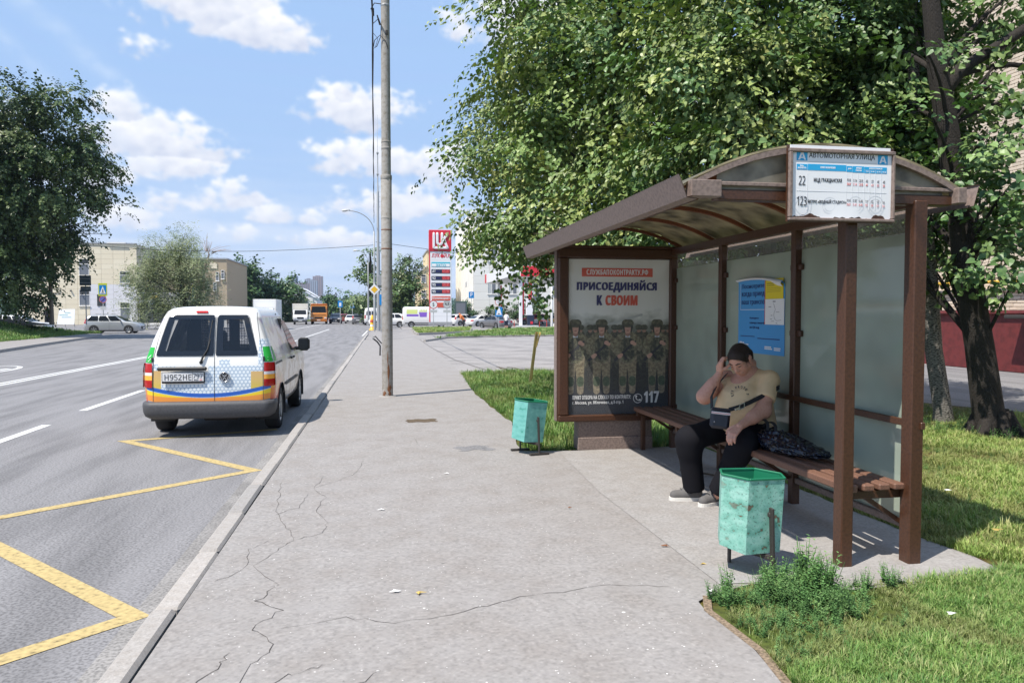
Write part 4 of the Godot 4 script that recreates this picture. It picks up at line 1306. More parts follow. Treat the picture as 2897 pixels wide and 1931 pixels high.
	tube(s, [Vector3(-0.08, 2.9, 0.075), Vector3(0.0, 3.08, 0.075), Vector3(0.09, 2.9, 0.075)], 0.02, 5)
	tube(s, [Vector3(0.0, 3.08, 0.075), Vector3(0.0, 3.25, 0.075)], 0.03, 5)
	obj("walking_figure", s, M["ink"], t)
	s = sm(); disc(s, Vector3(0, 2.38, 0), 0.3, 0.05)
	obj("round_plate", s, M["sign violet"], t)
	s = sm(); disc(s, Vector3(0, 2.38, 0), 0.3, 0.056, 24, 0.25)
	bar(s, Vector3(-0.18, 2.2, 0.056), Vector3(0.18, 2.56, 0.056), 0.05, 0.006)
	obj("red_ring", s, M["pale red"], t)
	one("lower_plate", t, "pale grey", Vector3(0.02, 1.62, 0.05), Vector3(0.46, 0.3, 0.02), 0.004)
	t = sign_post("road_sign", "round violet blue no stopping sign before the dark shop entrance", Vector3(-25.17, 0.0, -88.0), 4.6, 0.045)
	s = sm(); disc(s, Vector3(0, 4.24, 0), 0.37, 0.05)
	obj("plate", s, M["sign violet"], t)
	s = sm(); disc(s, Vector3(0, 4.24, 0), 0.37, 0.056, 24, 0.31)
	for k in [-1.0, 1.0]: bar(s, Vector3(-0.22, 4.24 - 0.22 * k, 0.056), Vector3(0.22, 4.24 + 0.22 * k, 0.056), 0.05, 0.006)
	obj("red_cross", s, M["pale red"], t)
	one("lower_plate", t, "pale grey", Vector3(0, 3.62, 0.05), Vector3(0.66, 0.36, 0.02), 0.004)
	for q in [[-6.0, -112.0, "tiny blue sign plate left of the dark oncoming car, nearer one"], [-4.9, -128.0, "tiny blue sign plate between the red and the white distant cars"]]:
		t = sign_post("road_sign", q[2], Vector3(q[0], 0, q[1]), 3.4, 0.05)
		one("plate", t, "sign blue", Vector3(0, 3.0, 0.05), Vector3(0.66, 0.9, 0.02), 0.004)
		one("symbol", t, "sign white", Vector3(0, 2.95, 0.062), Vector3(0.3, 0.5, 0.006))
	t = sign_post("road_sign", "tall narrow lime yellow edged sign plate at the corner of the beige building", Vector3(-23.6, 0.0, -101.0), 6.0, 0.06)
	one("border", t, "lime yellow", Vector3(0.14, 4.0, 0.06), Vector3(0.34, 2.4, 0.02), 0.004)
	one("plate", t, "sign blue", Vector3(0.14, 4.0, 0.074), Vector3(0.22, 1.9, 0.006))
	one("top_plate", t, "pale grey", Vector3(0.0, 5.9, 0.06), Vector3(1.0, 0.14, 0.02))
	# orange-white road works barriers at the kerb far down
	t = thing("road_barrier", "cluster of small yellow and white road works barriers at the foot of the diamond sign", "barrier", Vector3(-0.55, 0.06, -75.0))
	for q in [[-0.45, 0.5], [0.35, 0.55], [0.75, 0.35]]:
		var st := sm()
		lathe(st, [Vector2(0.30, 0), Vector2(0.30, 0.10), Vector2(0.20, 0.14), Vector2(0.16, 0.9), Vector2(0.10, 1.45), Vector2(0.0, 1.46)], 10)
		var o := obj("drum", st, M["sign yellow"], t)
		o.position = Vector3(q[0], 0, q[1])
		for y in [0.45, 0.9]:
			var b := sm()
			lathe(b, [Vector2(0.205, y - 0.1), Vector2(0.185, y + 0.1)], 10)
			obj("band", b, M["white"] if y < 0.6 else M["orange red"], t).position = Vector3(q[0], 0, q[1])

# ---------------------------------------------------------------- vehicles
# slices: [height, half width, rear inset, front reach, corner radius]; the rear is at z = 0, the nose towards -z
func cut(sl: Array, y: float) -> Array:
	if y <= sl[0][0]: return sl[0]
	for i in sl.size() - 1:
		if y <= sl[i + 1][0]:
			var t: float = (y - sl[i][0]) / maxf(sl[i + 1][0] - sl[i][0], 1e-5)
			var o := []
			for k in 5: o.append(lerpf(sl[i][k], sl[i + 1][k], t))
			return o
	return sl[sl.size() - 1]

# points round the outline at one height: region 0 rear, 1 right, 2 front, 3 left
func ring_at(c: Array, bulge: float, ne: int, ns: int, nc: int) -> Array:
	var w: float = c[1]; var r: float = minf(c[4], minf(w * 0.8, (c[3] - c[2]) * 0.45))
	var z0: float = -c[2]; var z1: float = -c[3]
	var P := []
	var bul := func(x: float) -> float: return bulge * (1.0 - (x / maxf(w, 0.01)) * (x / maxf(w, 0.01)))
	for i in ne: P.append(Vector3(lerpf(-(w - r), w - r, float(i) / ne), c[0], z0))
	for i in nc:
		var a := -PI / 2 + PI / 2 * i / nc
		P.append(Vector3(w - r + r * cos(a), c[0], z0 - r - r * sin(a)))
	for i in ns: P.append(Vector3(w, c[0], lerpf(z0 - r, z1 + r, float(i) / ns)))
	for i in nc:
		var a := PI / 2 * i / nc
		P.append(Vector3(w - r + r * cos(a), c[0], z1 + r - r * sin(a)))
	for i in ne: P.append(Vector3(lerpf(w - r, -(w - r), float(i) / ne), c[0], z1))
	for i in nc:
		var a := PI / 2 + PI / 2 * i / nc
		P.append(Vector3(-(w - r) + r * cos(a), c[0], z1 + r - r * sin(a)))
	for i in ns: P.append(Vector3(-w, c[0], lerpf(z1 + r, z0 - r, float(i) / ns)))
	for i in nc:
		var a := PI + PI / 2 * i / nc
		P.append(Vector3(-(w - r) + r * cos(a), c[0], z0 - r - r * sin(a)))
	for i in P.size():
		var p: Vector3 = P[i]
		var mid := (z0 + z1) * 0.5
		p.z += bul.call(p.x) * (1.0 if p.z > mid else -1.0) * smoothstep(0.0, 1.0, clampf((absf(p.z - mid) - (z0 - mid) * 0.8) / maxf((z0 - mid) * 0.2, 0.01), 0, 1))
		P[i] = p
	return P

func shell(t: Node3D, sl: Array, bulge: float, m: Material) -> void:
	var s := sm()
	var rings := []
	for c in sl: rings.append(ring_at(c, bulge, 2, 3, 4))
	var n: int = rings[0].size()
	for j in sl.size() - 1:
		s.set_smooth_group(1 if sl[j][0] < sl[sl.size() / 2][0] else 2)
		for k in n:
			var k2 := (k + 1) % n
			quad(s, rings[j][k], rings[j][k2], rings[j + 1][k2], rings[j + 1][k])
	for k in range(1, n - 1):
		tri(s, rings[sl.size() - 1][0], rings[sl.size() - 1][k], rings[sl.size() - 1][k + 1])
		tri(s, rings[0][0], rings[0][k + 1], rings[0][k])
	obj("body", s, m, t)

# a panel that lies on the bodywork: rows run from (y0) to (y1); side -1/+1 flank, "r" rear, "f" front
func on_body(s: SurfaceTool, sl: Array, where: String, y0: float, a0: float, b0: float, y1: float, a1: float, b1: float, off := 0.006, rad := 0.0, bulge := 0.0, nu := 6, nv := 6) -> void:
	surf(s, func(u: float, v: float) -> Vector3:
		var vv := 0.5 - 0.5 * cos(PI * v) if rad > 0.0 else v
		var y := lerpf(y0, y1, vv)
		var lo := lerpf(a0, a1, vv); var hi := lerpf(b0, b1, vv)
		if rad > 0.0:
			var d := minf(vv, 1.0 - vv) * absf(y1 - y0)
			if d < rad:
				var ins := rad - sqrt(maxf(rad * rad - (rad - d) * (rad - d), 0.0))
				lo += ins * signf(hi - lo); hi -= ins * signf(hi - lo)
		var q := lerpf(lo, hi, u)
		var c := cut(sl, y)
		if where == "R": return Vector3(c[1] + off, y, -q)
		if where == "L": return Vector3(-c[1] - off, y, -q)
		var bb: float = bulge * (1.0 - q * q / (c[1] * c[1]))
		var cr: float = c[4]
		var ex := maxf(absf(q) - (c[1] - cr), 0.0)
		var back: float = cr - sqrt(maxf(cr * cr - ex * ex, 0.0)) if ex < cr else cr
		if where == "B": return Vector3(q, y, -c[2] + bb + off - back)
		return Vector3(q, y, -c[3] - bb - off + back), nu, nv)

func wheel(t: Node3D, x: float, z: float, r: float, wid: float, rim_m := "alloy") -> void:
	var T := Transform3D(Basis(Vector3(0, 1, 0), Vector3(signf(x), 0, 0), Vector3(0, 0, 1)), Vector3(x, r, z))
	var s := sm()
	lathe(s, [Vector2(r * 0.62, -wid), Vector2(r * 0.94, -wid), Vector2(r, -wid * 0.85), Vector2(r, -wid * 0.15), Vector2(r * 0.95, 0.0), Vector2(r * 0.68, 0.004), Vector2(r * 0.64, -0.01)], 20, T)
	var w := obj("wheel", s, M["rubber"], t)
	s = sm()
	lathe(s, [Vector2(0.0, -0.012), Vector2(r * 0.2, -0.006), Vector2(r * 0.24, -0.03), Vector2(r * 0.5, -0.035), Vector2(r * 0.56, -0.012), Vector2(r * 0.66, -0.004)], 20, T)
	for k in 5:
		var a := TAU * k / 5.0
		bar(s, T * Vector3(cos(a) * r * 0.15, -0.012, sin(a) * r * 0.15), T * Vector3(cos(a) * r * 0.6, -0.012, sin(a) * r * 0.6), r * 0.16, 0.016, 0.0, Vector3(signf(x), 0, 0))
	obj("rim", s, M[rim_m], w)

const SEDAN := [[0.2, 0.80, 0.10, 4.40, 0.3], [0.3, 0.87, 0.02, 4.52, 0.3], [0.6, 0.90, 0.0, 4.55, 0.32], [0.74, 0.895, 0.03, 4.48, 0.32], [0.86, 0.88, 0.08, 4.2, 0.3], [0.93, 0.86, 0.14, 3.5, 0.2], [0.97, 0.83, 0.42, 3.3, 0.15], [1.12, 0.76, 0.72, 2.98, 0.12], [1.34, 0.66, 1.18, 2.45, 0.1], [1.42, 0.60, 1.45, 2.2, 0.1], [1.455, 0.4, 1.7, 2.0, 0.1]]
const SUV := [[0.26, 0.82, 0.10, 4.35, 0.3], [0.36, 0.90, 0.02, 4.48, 0.3], [0.75, 0.93, 0.0, 4.5, 0.32], [0.92, 0.92, 0.05, 4.42, 0.32], [1.02, 0.91, 0.1, 4.1, 0.3], [1.08, 0.89, 0.14, 3.5, 0.2], [1.12, 0.87, 0.18, 3.4, 0.15], [1.3, 0.80, 0.3, 3.08, 0.14], [1.56, 0.70, 0.55, 2.55, 0.12], [1.65, 0.62, 0.75, 2.3, 0.1], [1.68, 0.42, 0.95, 2.05, 0.1]]
const WAGON := [[0.2, 0.80, 0.10, 4.40, 0.3], [0.3, 0.86, 0.02, 4.46, 0.3], [0.65, 0.88, 0.0, 4.48, 0.32], [0.82, 0.875, 0.03, 4.42, 0.32], [0.94, 0.86, 0.06, 4.0, 0.3], [0.99, 0.85, 0.1, 3.4, 0.2], [1.03, 0.83, 0.12, 3.3, 0.15], [1.2, 0.77, 0.18, 3.0, 0.14], [1.44, 0.68, 0.3, 2.55, 0.12], [1.52, 0.60, 0.42, 2.3, 0.1], [1.55, 0.42, 0.6, 2.05, 0.1]]
const PANEL_VAN := [[0.28, 0.90, 0.06, 5.4, 0.2], [0.4, 0.98, 0.0, 5.52, 0.2], [0.95, 1.0, 0.0, 5.55, 0.22], [1.1, 1.0, 0.01, 5.35, 0.22], [1.25, 0.995, 0.015, 4.75, 0.16], [1.3, 0.99, 0.02, 4.65, 0.14], [1.75, 0.96, 0.05, 4.15, 0.13], [2.2, 0.90, 0.09, 3.75, 0.12], [2.38, 0.82, 0.15, 3.5, 0.12], [2.45, 0.55, 0.35, 3.2, 0.1]]

# kind: sedan, suv, wagon, van
func car(n: String, label: String, cat: String, kind: String, at: Vector3, turn: float, paint: Material, opts := {}) -> Node3D:
	var t := thing(n, label, cat, at, turn, opts.get("group", ""))
	var sl: Array = {"sedan": SEDAN, "suv": SUV, "wagon": WAGON, "van": PANEL_VAN}[kind]
	shell(t, sl, 0.05, paint)
	var top: float = sl[sl.size() - 1][0]
	var gl: Dictionary = {
		"sedan": {"b": 0.985, "t": 1.37, "r": [0.86, 1.50], "f": [3.08, 2.38], "n": [0.47]},
		"suv": {"b": 1.13, "t": 1.59, "r": [0.5, 0.95], "f": [3.1, 2.5], "n": [0.36, 0.68]},
		"wagon": {"b": 1.04, "t": 1.47, "r": [0.32, 0.55], "f": [3.05, 2.5], "n": [0.33, 0.66]},
		"van": {"b": 1.34, "t": 1.95, "r": [3.25, 3.3], "f": [4.45, 3.88], "n": []},
	}[kind]
	var cutz: Array = [0.0] + gl["n"] + [1.0]
	for side in ["R", "L"]:
		for i in cutz.size() - 1:
			var g0: float = cutz[i] + (0.015 if i > 0 else 0.0); var g1: float = cutz[i + 1] - (0.015 if i < cutz.size() - 2 else 0.0)
			var s := sm()
			on_body(s, sl, side, gl["b"], lerpf(gl["r"][0], gl["f"][0], g0), lerpf(gl["r"][0], gl["f"][0], g1), gl["t"], lerpf(gl["r"][1], gl["f"][1], g0), lerpf(gl["r"][1], gl["f"][1], g1), 0.006, 0.03)
			obj("side_window", s, M["dark glass"], t)
	var ws: float = cut(sl, gl["b"])[1] - 0.08
	var wt: float = cut(sl, gl["t"])[1] - 0.06
	var s2 := sm()
	on_body(s2, sl, "F", gl["b"], -ws, ws, gl["t"], -wt, wt, 0.01, 0.05, 0.05)
	obj("windscreen", s2, M["dark glass"], t)
	if kind != "van" or opts.get("rear_glass", false):
		s2 = sm()
		on_body(s2, sl, "B", gl["b"] + 0.03, -ws, ws, gl["t"] - 0.02, -wt, wt, 0.01, 0.05, 0.05)
		obj("rear_window", s2, M["dark glass"], t)
	elif kind == "van":
		for x in [-1, 1]:
			s2 = sm()
			on_body(s2, sl, "B", 1.42, x * 0.08, x * 0.72, 1.98, x * 0.08, x * 0.66, 0.008, 0.04, 0.05)
			obj("rear_window", s2, M["rear glass"], t)
		one("door_gap", t, "grey plastic", Vector3(0, 1.4, 0.03), Vector3(0.015, 1.9, 0.02))
	var hl: float = sl[2][0] + 0.08
	for x in [-1.0, 1.0]:
		s2 = sm()
		on_body(s2, sl, "F", hl - 0.07, x * 0.42, x * (sl[2][1] - 0.06), hl + 0.07, x * 0.50, x * (sl[2][1] - 0.05), 0.012, 0.03, 0.05)
		obj("headlight", s2, M["lamp clear"], t)
		s2 = sm()
		if kind in ["sedan"]: on_body(s2, sl, "B", 0.68, x * 0.48, x * 0.87, 0.86, x * 0.44, x * 0.85, 0.012, 0.03, 0.05)
		else: on_body(s2, sl, "B", 0.85 if kind != "van" else 0.95, x * (sl[2][1] - 0.2), x * (sl[2][1] - 0.03), (1.25 if kind != "van" else 1.45), x * (sl[2][1] - 0.22), x * (sl[2][1] - 0.07), 0.012, 0.02, 0.05)
		obj("tail_light", s2, M["lamp red"], t)
		one("mirror", t, "black plastic" if not opts.has("mirror") else opts["mirror"], Vector3(x * (cut(sl, gl["b"])[1] + 0.11), gl["b"] + 0.08, -gl["f"][0] + 0.12), Vector3(0.2, 0.15, 0.1), 0.04)
	s2 = sm()
	on_body(s2, sl, "F", sl[1][0] + 0.05, -0.55, 0.55, sl[2][0] - 0.05, -0.6, 0.6, 0.012, 0.04, 0.05)
	obj("grille", s2, M["black plastic"], t)
	var fy: float = sl[1][0] + 0.16
	one("number_plate", t, "plate", Vector3(0, fy, -cut(sl, fy)[3] - 0.075), Vector3(0.52, 0.115, 0.012), 0.003)
	var ry: float = 0.72 if kind == "sedan" else sl[2][0] * 0.95
	if kind != "sedan": one("number_plate", t, "plate", Vector3(0, ry, 0.064), Vector3(0.52, 0.115, 0.012), 0.003)
	else: one("number_plate", t, "plate", Vector3(0, 0.58, 0.064), Vector3(0.52, 0.115, 0.012), 0.003)
	s2 = sm()
	on_body(s2, sl, "B", sl[0][0], -sl[1][1] + 0.02, sl[1][1] - 0.02, sl[1][0] + 0.06, -sl[1][1] + 0.02, sl[1][1] - 0.02, 0.014, 0.0, 0.05, 12, 3)
	on_body(s2, sl, "F", sl[0][0], -sl[1][1] + 0.02, sl[1][1] - 0.02, sl[1][0] + 0.04, -sl[1][1] + 0.02, sl[1][1] - 0.02, 0.014, 0.0, 0.05, 12, 3)
	obj("bumper", s2, M["grey plastic"] if kind in ["suv", "van"] else paint, t)
	for side in ["R", "L"]:
		s2 = sm()
		on_body(s2, sl, side, sl[0][0] - 0.02, 0.75, sl[2][3] - 0.8, sl[0][0] + 0.08, 0.75, sl[2][3] - 0.8, 0.008)
		obj("sill", s2, M["black plastic"], t)
		if kind != "van":
			for q in ([0.62, 1.78] if kind == "sedan" else [1.75]):
				s2 = sm()
				on_body(s2, sl, side, sl[4][0] - 0.06, q + 0.35, q + 0.53, sl[4][0] - 0.03, q + 0.35, q + 0.53, 0.02)
				obj("door_handle", s2, M["black plastic"] if opts.get("plain", false) else paint, t)
				s2 = sm()
				on_body(s2, sl, side, sl[0][0] + 0.1, q + 0.30, q + 0.31, gl["b"] - 0.02, q + 0.30, q + 0.31, 0.004)
				obj("door_gap", s2, M["black plastic"], t)
	var r := 0.33 if kind != "van" else 0.35
	if kind == "suv": r = 0.36
	var ax := [0.86, sl[2][3] - 0.9]
	if kind == "van": ax = [1.05, 4.6]
	var W: float = sl[2][1]
	for z in ax:
		for x in [-1.0, 1.0]:
			var a := sm()
			var T := Transform3D(Basis(Vector3(0, 0, 1), Vector3(0, 1, 0), Vector3(-1, 0, 0)), Vector3(x * (W + 0.004), r, -z))
			var pp := PackedVector2Array()
			for i in 15: pp.append(Vector2(cos(PI * i / 14.0) * (r + 0.06), sin(PI * i / 14.0) * (r + 0.06)))
			pp.append(Vector2(-(r + 0.06), -0.1)); pp.append(Vector2(r + 0.06, -0.1))
			prism(a, pp, 0.0, 0.003 * x, T)
			obj("wheel_arch", a, M["black plastic"], t)
			wheel(t, x * (W + 0.012), -z, r, 0.2, opts.get("rim", "alloy"))
	return t

const CADDY := [[0.28, 0.78, 0.12, 4.22, 0.2], [0.36, 0.84, 0.06, 4.33, 0.2], [0.5, 0.865, 0.05, 4.38, 0.2], [0.75, 0.872, 0.055, 4.38, 0.16], [0.95, 0.865, 0.07, 4.33, 0.14], [1.05, 0.85, 0.08, 3.95, 0.13], [1.10, 0.84, 0.09, 3.6, 0.12], [1.15, 0.826, 0.10, 3.45, 0.12], [1.35, 0.765, 0.15, 3.1, 0.12], [1.52, 0.705, 0.205, 2.8, 0.13], [1.66, 0.66, 0.265, 2.55, 0.14], [1.74, 0.625, 0.32, 2.42, 0.15], [1.785, 0.575, 0.40, 2.25, 0.16], [1.808, 0.47, 0.52, 2.0, 0.16], [1.82, 0.2, 0.8, 1.7, 0.1]]

func hexes(x: float, y: float, size: float) -> float:
	# distance to the nearest cell border, 0 on the line
	var p := Vector2(x, y) / size
	var a := Vector2(fposmod(p.x, 1.0) - 0.5, fposmod(p.y, 1.7320508) - 0.8660254)
	var b := Vector2(fposmod(p.x - 0.5, 1.0) - 0.5, fposmod(p.y - 0.8660254, 1.7320508) - 0.8660254)
	var q := a if a.length_squared() < b.length_squared() else b
	q = q.abs()
	return 0.5 - maxf(q.x, q.x * 0.5 + q.y * 0.8660254)

func van_rear_print() -> ImageTexture:
	var w := 620; var h := 520
	var im := Image.create(w, h, false, Image.FORMAT_RGB8)
	var nz := noise(3.0, 8, FastNoiseLite.TYPE_SIMPLEX_SMOOTH, 2)
	for j in h:
		var y := 0.3 + 1.6 * (1.0 - (j + 0.5) / h)
		for i in w:
			var x := -0.95 + 1.9 * (i + 0.5) / w
			var c := Color(0.93, 0.925, 0.90)
			var ax := absf(x)
			# where the honeycomb is printed: a stepped upper edge, tall at the corners
			var edge := 0.99 + 0.09 * floorf(nz.get_noise_2d(floorf(x * 7.0) * 0.5, 2.0) * 3.0 + 0.5)
			if ax > 0.66: edge = 1.36
			if x < -0.35: edge = minf(edge, 1.02)
			var plate := x > -0.64 and x < -0.06 and y > 0.74 and y < 0.93
			if y < edge and not plate:
				var d := hexes(x, y, 0.052)
				c = Color(0.60, 0.68, 0.77).lerp(Color(0.84, 0.88, 0.90), smoothstep(0.05, 0.14, d))
				if d > 0.34: c = Color(0.90, 0.915, 0.92)
			if ax > 0.56 and ax < 0.74 and y > 0.58 and y < 0.93 - (0.0 if x < 0 else 0.02) and (x < -0.62 or x > 0.0):
				c = Color(0.80, 0.66, 0.42).lerp(Color(0.82, 0.74, 0.30), smoothstep(0.9, 0.6, y))
			var arc := 0.612 + 0.175 * x * x
			if y < arc:
				var t := arc - y
				if t < 0.052: c = Color(0.13, 0.36, 0.72)
				elif t < 0.06: c = Color(0.60, 0.76, 0.88)
				else:
					var yel := 0.045 + 0.11 * maxf(ax - 0.1, 0.0) * 1.0
					c = Color(0.93, 0.80, 0.16) if t < yel else Color(0.91, 0.58, 0.24)
					if t > yel + 0.06 + 0.03 * ax: c = Color(0.45, 0.66, 0.80) if ax > 0.4 else Color(0.91, 0.60, 0.28)
					if t > yel + 0.075 + 0.03 * ax and ax > 0.7: c = Color(0.84, 0.34, 0.26)
			im.set_pixel(i, j, c)
	return ImageTexture.create_from_image(im)

func van_side_print() -> ImageTexture:
	var w := 560; var h := 220
	var im := Image.create(w, h, false, Image.FORMAT_RGB8)
	var n1 := noise(1.0, 21, FastNoiseLite.TYPE_SIMPLEX_SMOOTH, 3)
	var n2 := noise(1.0, 22, FastNoiseLite.TYPE_SIMPLEX_SMOOTH, 3)
	for j in h:
		var y := 0.3 + 1.6 * (1.0 - (j + 0.5) / h)
		for i in w:
			var z := 4.4 * (i + 0.5) / w
			var c := Color(0.84, 0.83, 0.82)
			var a := n1.get_noise_2d(z * 1.3, y * 2.2)
			var b := n2.get_noise_2d(z * 3.0, y * 3.6)
			# a muted photograph of food along the flank
			if y > 1.0 and z > 0.3: c = c.lerp(Color(0.72, 0.69, 0.60), smoothstep(0.0, 0.35, a))
			if y > 1.0 and z > 0.3: c = c.lerp(Color(0.62, 0.55, 0.66), smoothstep(0.12, 0.4, b) * 0.7)
			if y < 1.0: c = c.lerp(Color(0.72, 0.66, 0.58), smoothstep(-0.1, 0.35, a))
			if y < 0.95: c = c.lerp(Color(0.58, 0.52, 0.48), smoothstep(0.1, 0.4, b) * 0.7)
			var hot := smoothstep(1.35, 0.35, z) * smoothstep(1.0, 0.62, y)
			c = c.lerp(Color(0.88, 0.46, 0.24).lerp(Color(0.90, 0.70, 0.28), smoothstep(-0.1, 0.3, b)), hot)
			c = c.lerp(Color(0.78, 0.28, 0.20), smoothstep(0.7, 0.48, y) * smoothstep(1.2, 0.2, z))
			if z < 0.42 and y < 1.36 and y > 0.95:
				var d := hexes(z, y, 0.052)
				c = Color(0.70, 0.76, 0.82).lerp(Color(0.88, 0.90, 0.91), smoothstep(0.04, 0.12, d))
			im.set_pixel(i, j, c)
	return ImageTexture.create_from_image(im)

func hero_van() -> void:
	var t := thing("delivery_van", "white delivery van with honeycomb print and blue and yellow stripes driving off at the kerb", "van", Vector3(-2.375, 0.0, -10.98))
	var paint := mat("van white", lin(0.80, 0.79, 0.765), 0.22)
	paint.clearcoat_enabled = true; paint.clearcoat = 0.6; paint.clearcoat_roughness = 0.06
	var pr := mat("van rear print", Color.WHITE, 0.28)
	pr.albedo_texture = van_rear_print(); pr.texture_repeat = false
	pr.clearcoat_enabled = true; pr.clearcoat = 0.5; pr.clearcoat_roughness = 0.08
	var ps := mat("van side print", Color.WHITE, 0.3)
	ps.albedo_texture = van_side_print(); ps.texture_repeat = false
	ps.clearcoat_enabled = true; ps.clearcoat = 0.5; ps.clearcoat_roughness = 0.08
	mat("van green", lin(0.02, 0.40, 0.05), 0.4)
	# body: fine rings so that the wheel arches can be cut out
	var sl := []
	var y := 0.28
	while y < 0.82:
		sl.append(cut(CADDY, y)); y += 0.045
	for c in CADDY:
		if c[0] > 0.84: sl.append(c)
	var axles := [-0.83, -3.51]
	var R := 0.375
	var ne := 10; var nc := 8; var ns := 64
	var rings := []
	for c in sl: rings.append(ring_at(c, 0.045, ne, ns, nc))
	var n: int = rings[0].size()
	for j in rings.size():
		for k in n:
			var p: Vector3 = rings[j][k]
			if absf(p.x) > 0.6 and p.y < 0.9:
				for a in axles:
					var d := Vector2(p.z - a, p.y - 0.31)
					if absf(d.length() - R) < 0.034:
						d = d.normalized() * R
						rings[j][k] = Vector3(p.x, 0.31 + d.y, a + d.x)
	var S := [sm(), sm(), sm(), sm()]
	for q in S: q.set_smooth_group(1)
	for j in sl.size() - 1:
		for k in n:
			var k2 := (k + 1) % n
			var P := [rings[j][k], rings[j][k2], rings[j + 1][k2], rings[j + 1][k]]
			var reg := 2
			if k < ne + nc / 2 or k >= n - nc / 2: reg = 0
			elif k < ne + nc + ns + 2: reg = 1
			elif k >= n - nc - ns - 2: reg = 3
			if sl[j][0] > 1.60: reg = 2
			var cx: float = (P[0].x + P[1].x) * 0.5
			var cz: float = (P[0].z + P[2].z) * 0.5
			# openings of the rear door windows and of the windscreen
			if sl[j][0] > 1.14 and sl[j][0] < 1.6:
				var hi_x := -9.0; var lo_x := 9.0
				for q in P:
					hi_x = maxf(hi_x, q.x); lo_x = minf(lo_x, q.x)
				var up: float = (maxf(P[0].y, P[2].y) - 1.125) / 0.575
				if reg == 0 and ((lo_x > lerpf(-0.685, -0.55, up) and hi_x < 0.055) or (lo_x > 0.11 and hi_x < lerpf(0.645, 0.51, up))): continue
				if reg == 2 and cz < -2.0 and absf(cx) < 0.60: continue
			for tr in [[0, 1, 2], [0, 2, 3]]:
				var gone := false
				if reg == 1 or reg == 3:
					for a in axles:
						var inside := true
						for i in tr:
							if Vector2(P[i].z - a, P[i].y - 0.31).length() > R + 0.002: inside = false
						gone = gone or inside
				if gone: continue
				for i in tr:
					var v: Vector3 = P[i]
					S[reg].set_uv(Vector2((v.x + 0.95) / 1.9, 1.0 - (v.y - 0.3) / 1.6) if reg == 0 else Vector2(-v.z / 4.4, 1.0 - (v.y - 0.3) / 1.6))
					S[reg].add_vertex(v)
	for k in range(1, n - 1): tri(S[2], rings[sl.size() - 1][0], rings[sl.size() - 1][k], rings[sl.size() - 1][k + 1])
	obj("rear_doors", S[0], pr, t)
	obj("side_panel", S[1], ps, t)
	obj("body", S[2], paint, t)
	obj("side_panel", S[3], ps, t)
	one("underbody", t, "black plastic", Vector3(0, 0.33, -2.2), Vector3(1.5, 0.12, 4.0))
	one("underbody", t, "black plastic", Vector3(0, 0.25, -0.83), Vector3(1.2, 0.09, 0.09))
	one("silencer", t, "dark iron", Vector3(0.1, 0.27, -0.42), Vector3(0.5, 0.14, 0.3), 0.04)
	for a in axles:
		for x in [-1.0, 1.0]:
			var s := sm()
			for i in 18:
				var b := lerpf(-0.35, PI + 0.35, i / 18.0); var c := lerpf(-0.35, PI + 0.35, (i + 1) / 18.0)
				quad(s, Vector3(x * 0.88, 0.31 + sin(b) * R, a + cos(b) * R), Vector3(x * 0.88, 0.31 + sin(c) * R, a + cos(c) * R), Vector3(x * 0.55, 0.31 + sin(c) * R, a + cos(c) * R), Vector3(x * 0.55, 0.31 + sin(b) * R, a + cos(b) * R))
			obj("wheel_arch", s, M["black plastic"], t)
			wheel(t, x * 0.855, a, 0.31, 0.2)
	# bumper that wraps the corners
	var bs := [[0.27, 0.80, 0.035, 0.40, 0.12], [0.30, 0.85, 0.0, 0.43, 0.14], [0.36, 0.875, -0.02, 0.445, 0.15], [0.45, 0.884, -0.022, 0.448, 0.15], [0.492, 0.880, -0.012, 0.445, 0.15], [0.507, 0.865, 0.03, 0.44, 0.13]]
	var bm := sm()
	bm.set_smooth_group(1)
	var br := []
	for c in bs: br.append(ring_at(c, 0.05, 12, 2, 8))
	for j in bs.size() - 1:
		for k in br[0].size():
			var k2: int = (k + 1) % br[0].size()
			quad(bm, br[j][k], br[j][k2], br[j + 1][k2], br[j + 1][k])
	for k in range(1, br[0].size() - 1):
		tri(bm, br[5][0], br[5][k], br[5][k + 1])
		tri(bm, br[0][0], br[0][k + 1], br[0][k])
	obj("bumper", bm, M["grey plastic"], t)
	# glass of the two unequal doors
	var s := sm()
	for w in [[-0.695, 0.075, -0.56, 0.075], [0.087, 0.655, 0.087, 0.52]]:
		s = sm()
		on_body(s, CADDY, "B", 1.125, w[0], w[1], 1.70, w[2], w[3], 0.007, 0.05, 0.045, 12, 12)
		var rw := obj("rear_window", s, M["tinted glass"], t)
		# the black printed border of the glass
		s = sm()
		on_body(s, CADDY, "B", 1.13, w[0] + 0.012, w[1] - 0.012, 1.20, w[0] + 0.02, w[1] - 0.012, 0.0095, 0.0, 0.045, 12, 2)
		on_body(s, CADDY, "B", 1.63, w[2] + 0.005, w[3] - 0.012, 1.692, w[2] + 0.03, w[3] - 0.03, 0.0095, 0.0, 0.045, 12, 2)
		on_body(s, CADDY, "B", 1.15, w[0] + 0.012, w[0] + 0.11, 1.66, w[2] + 0.01, w[2] + 0.09, 0.0098, 0.0, 0.045, 2, 12)
		on_body(s, CADDY, "B", 1.15, w[1] - 0.09, w[1] - 0.006, 1.66, w[3] - 0.08, w[3] - 0.01, 0.0098, 0.0, 0.045, 2, 12)
		obj("border", s, M["rear glass"], rw)
	# inside: load floor, a bulkhead with two barred openings, head rests
	one("load_floor", t, "grey plastic", Vector3(0, 0.62, -1.4), Vector3(1.5, 0.04, 2.6))
	var bh := thing_part("bulkhead", t, Vector3(0, 0, -1.95))
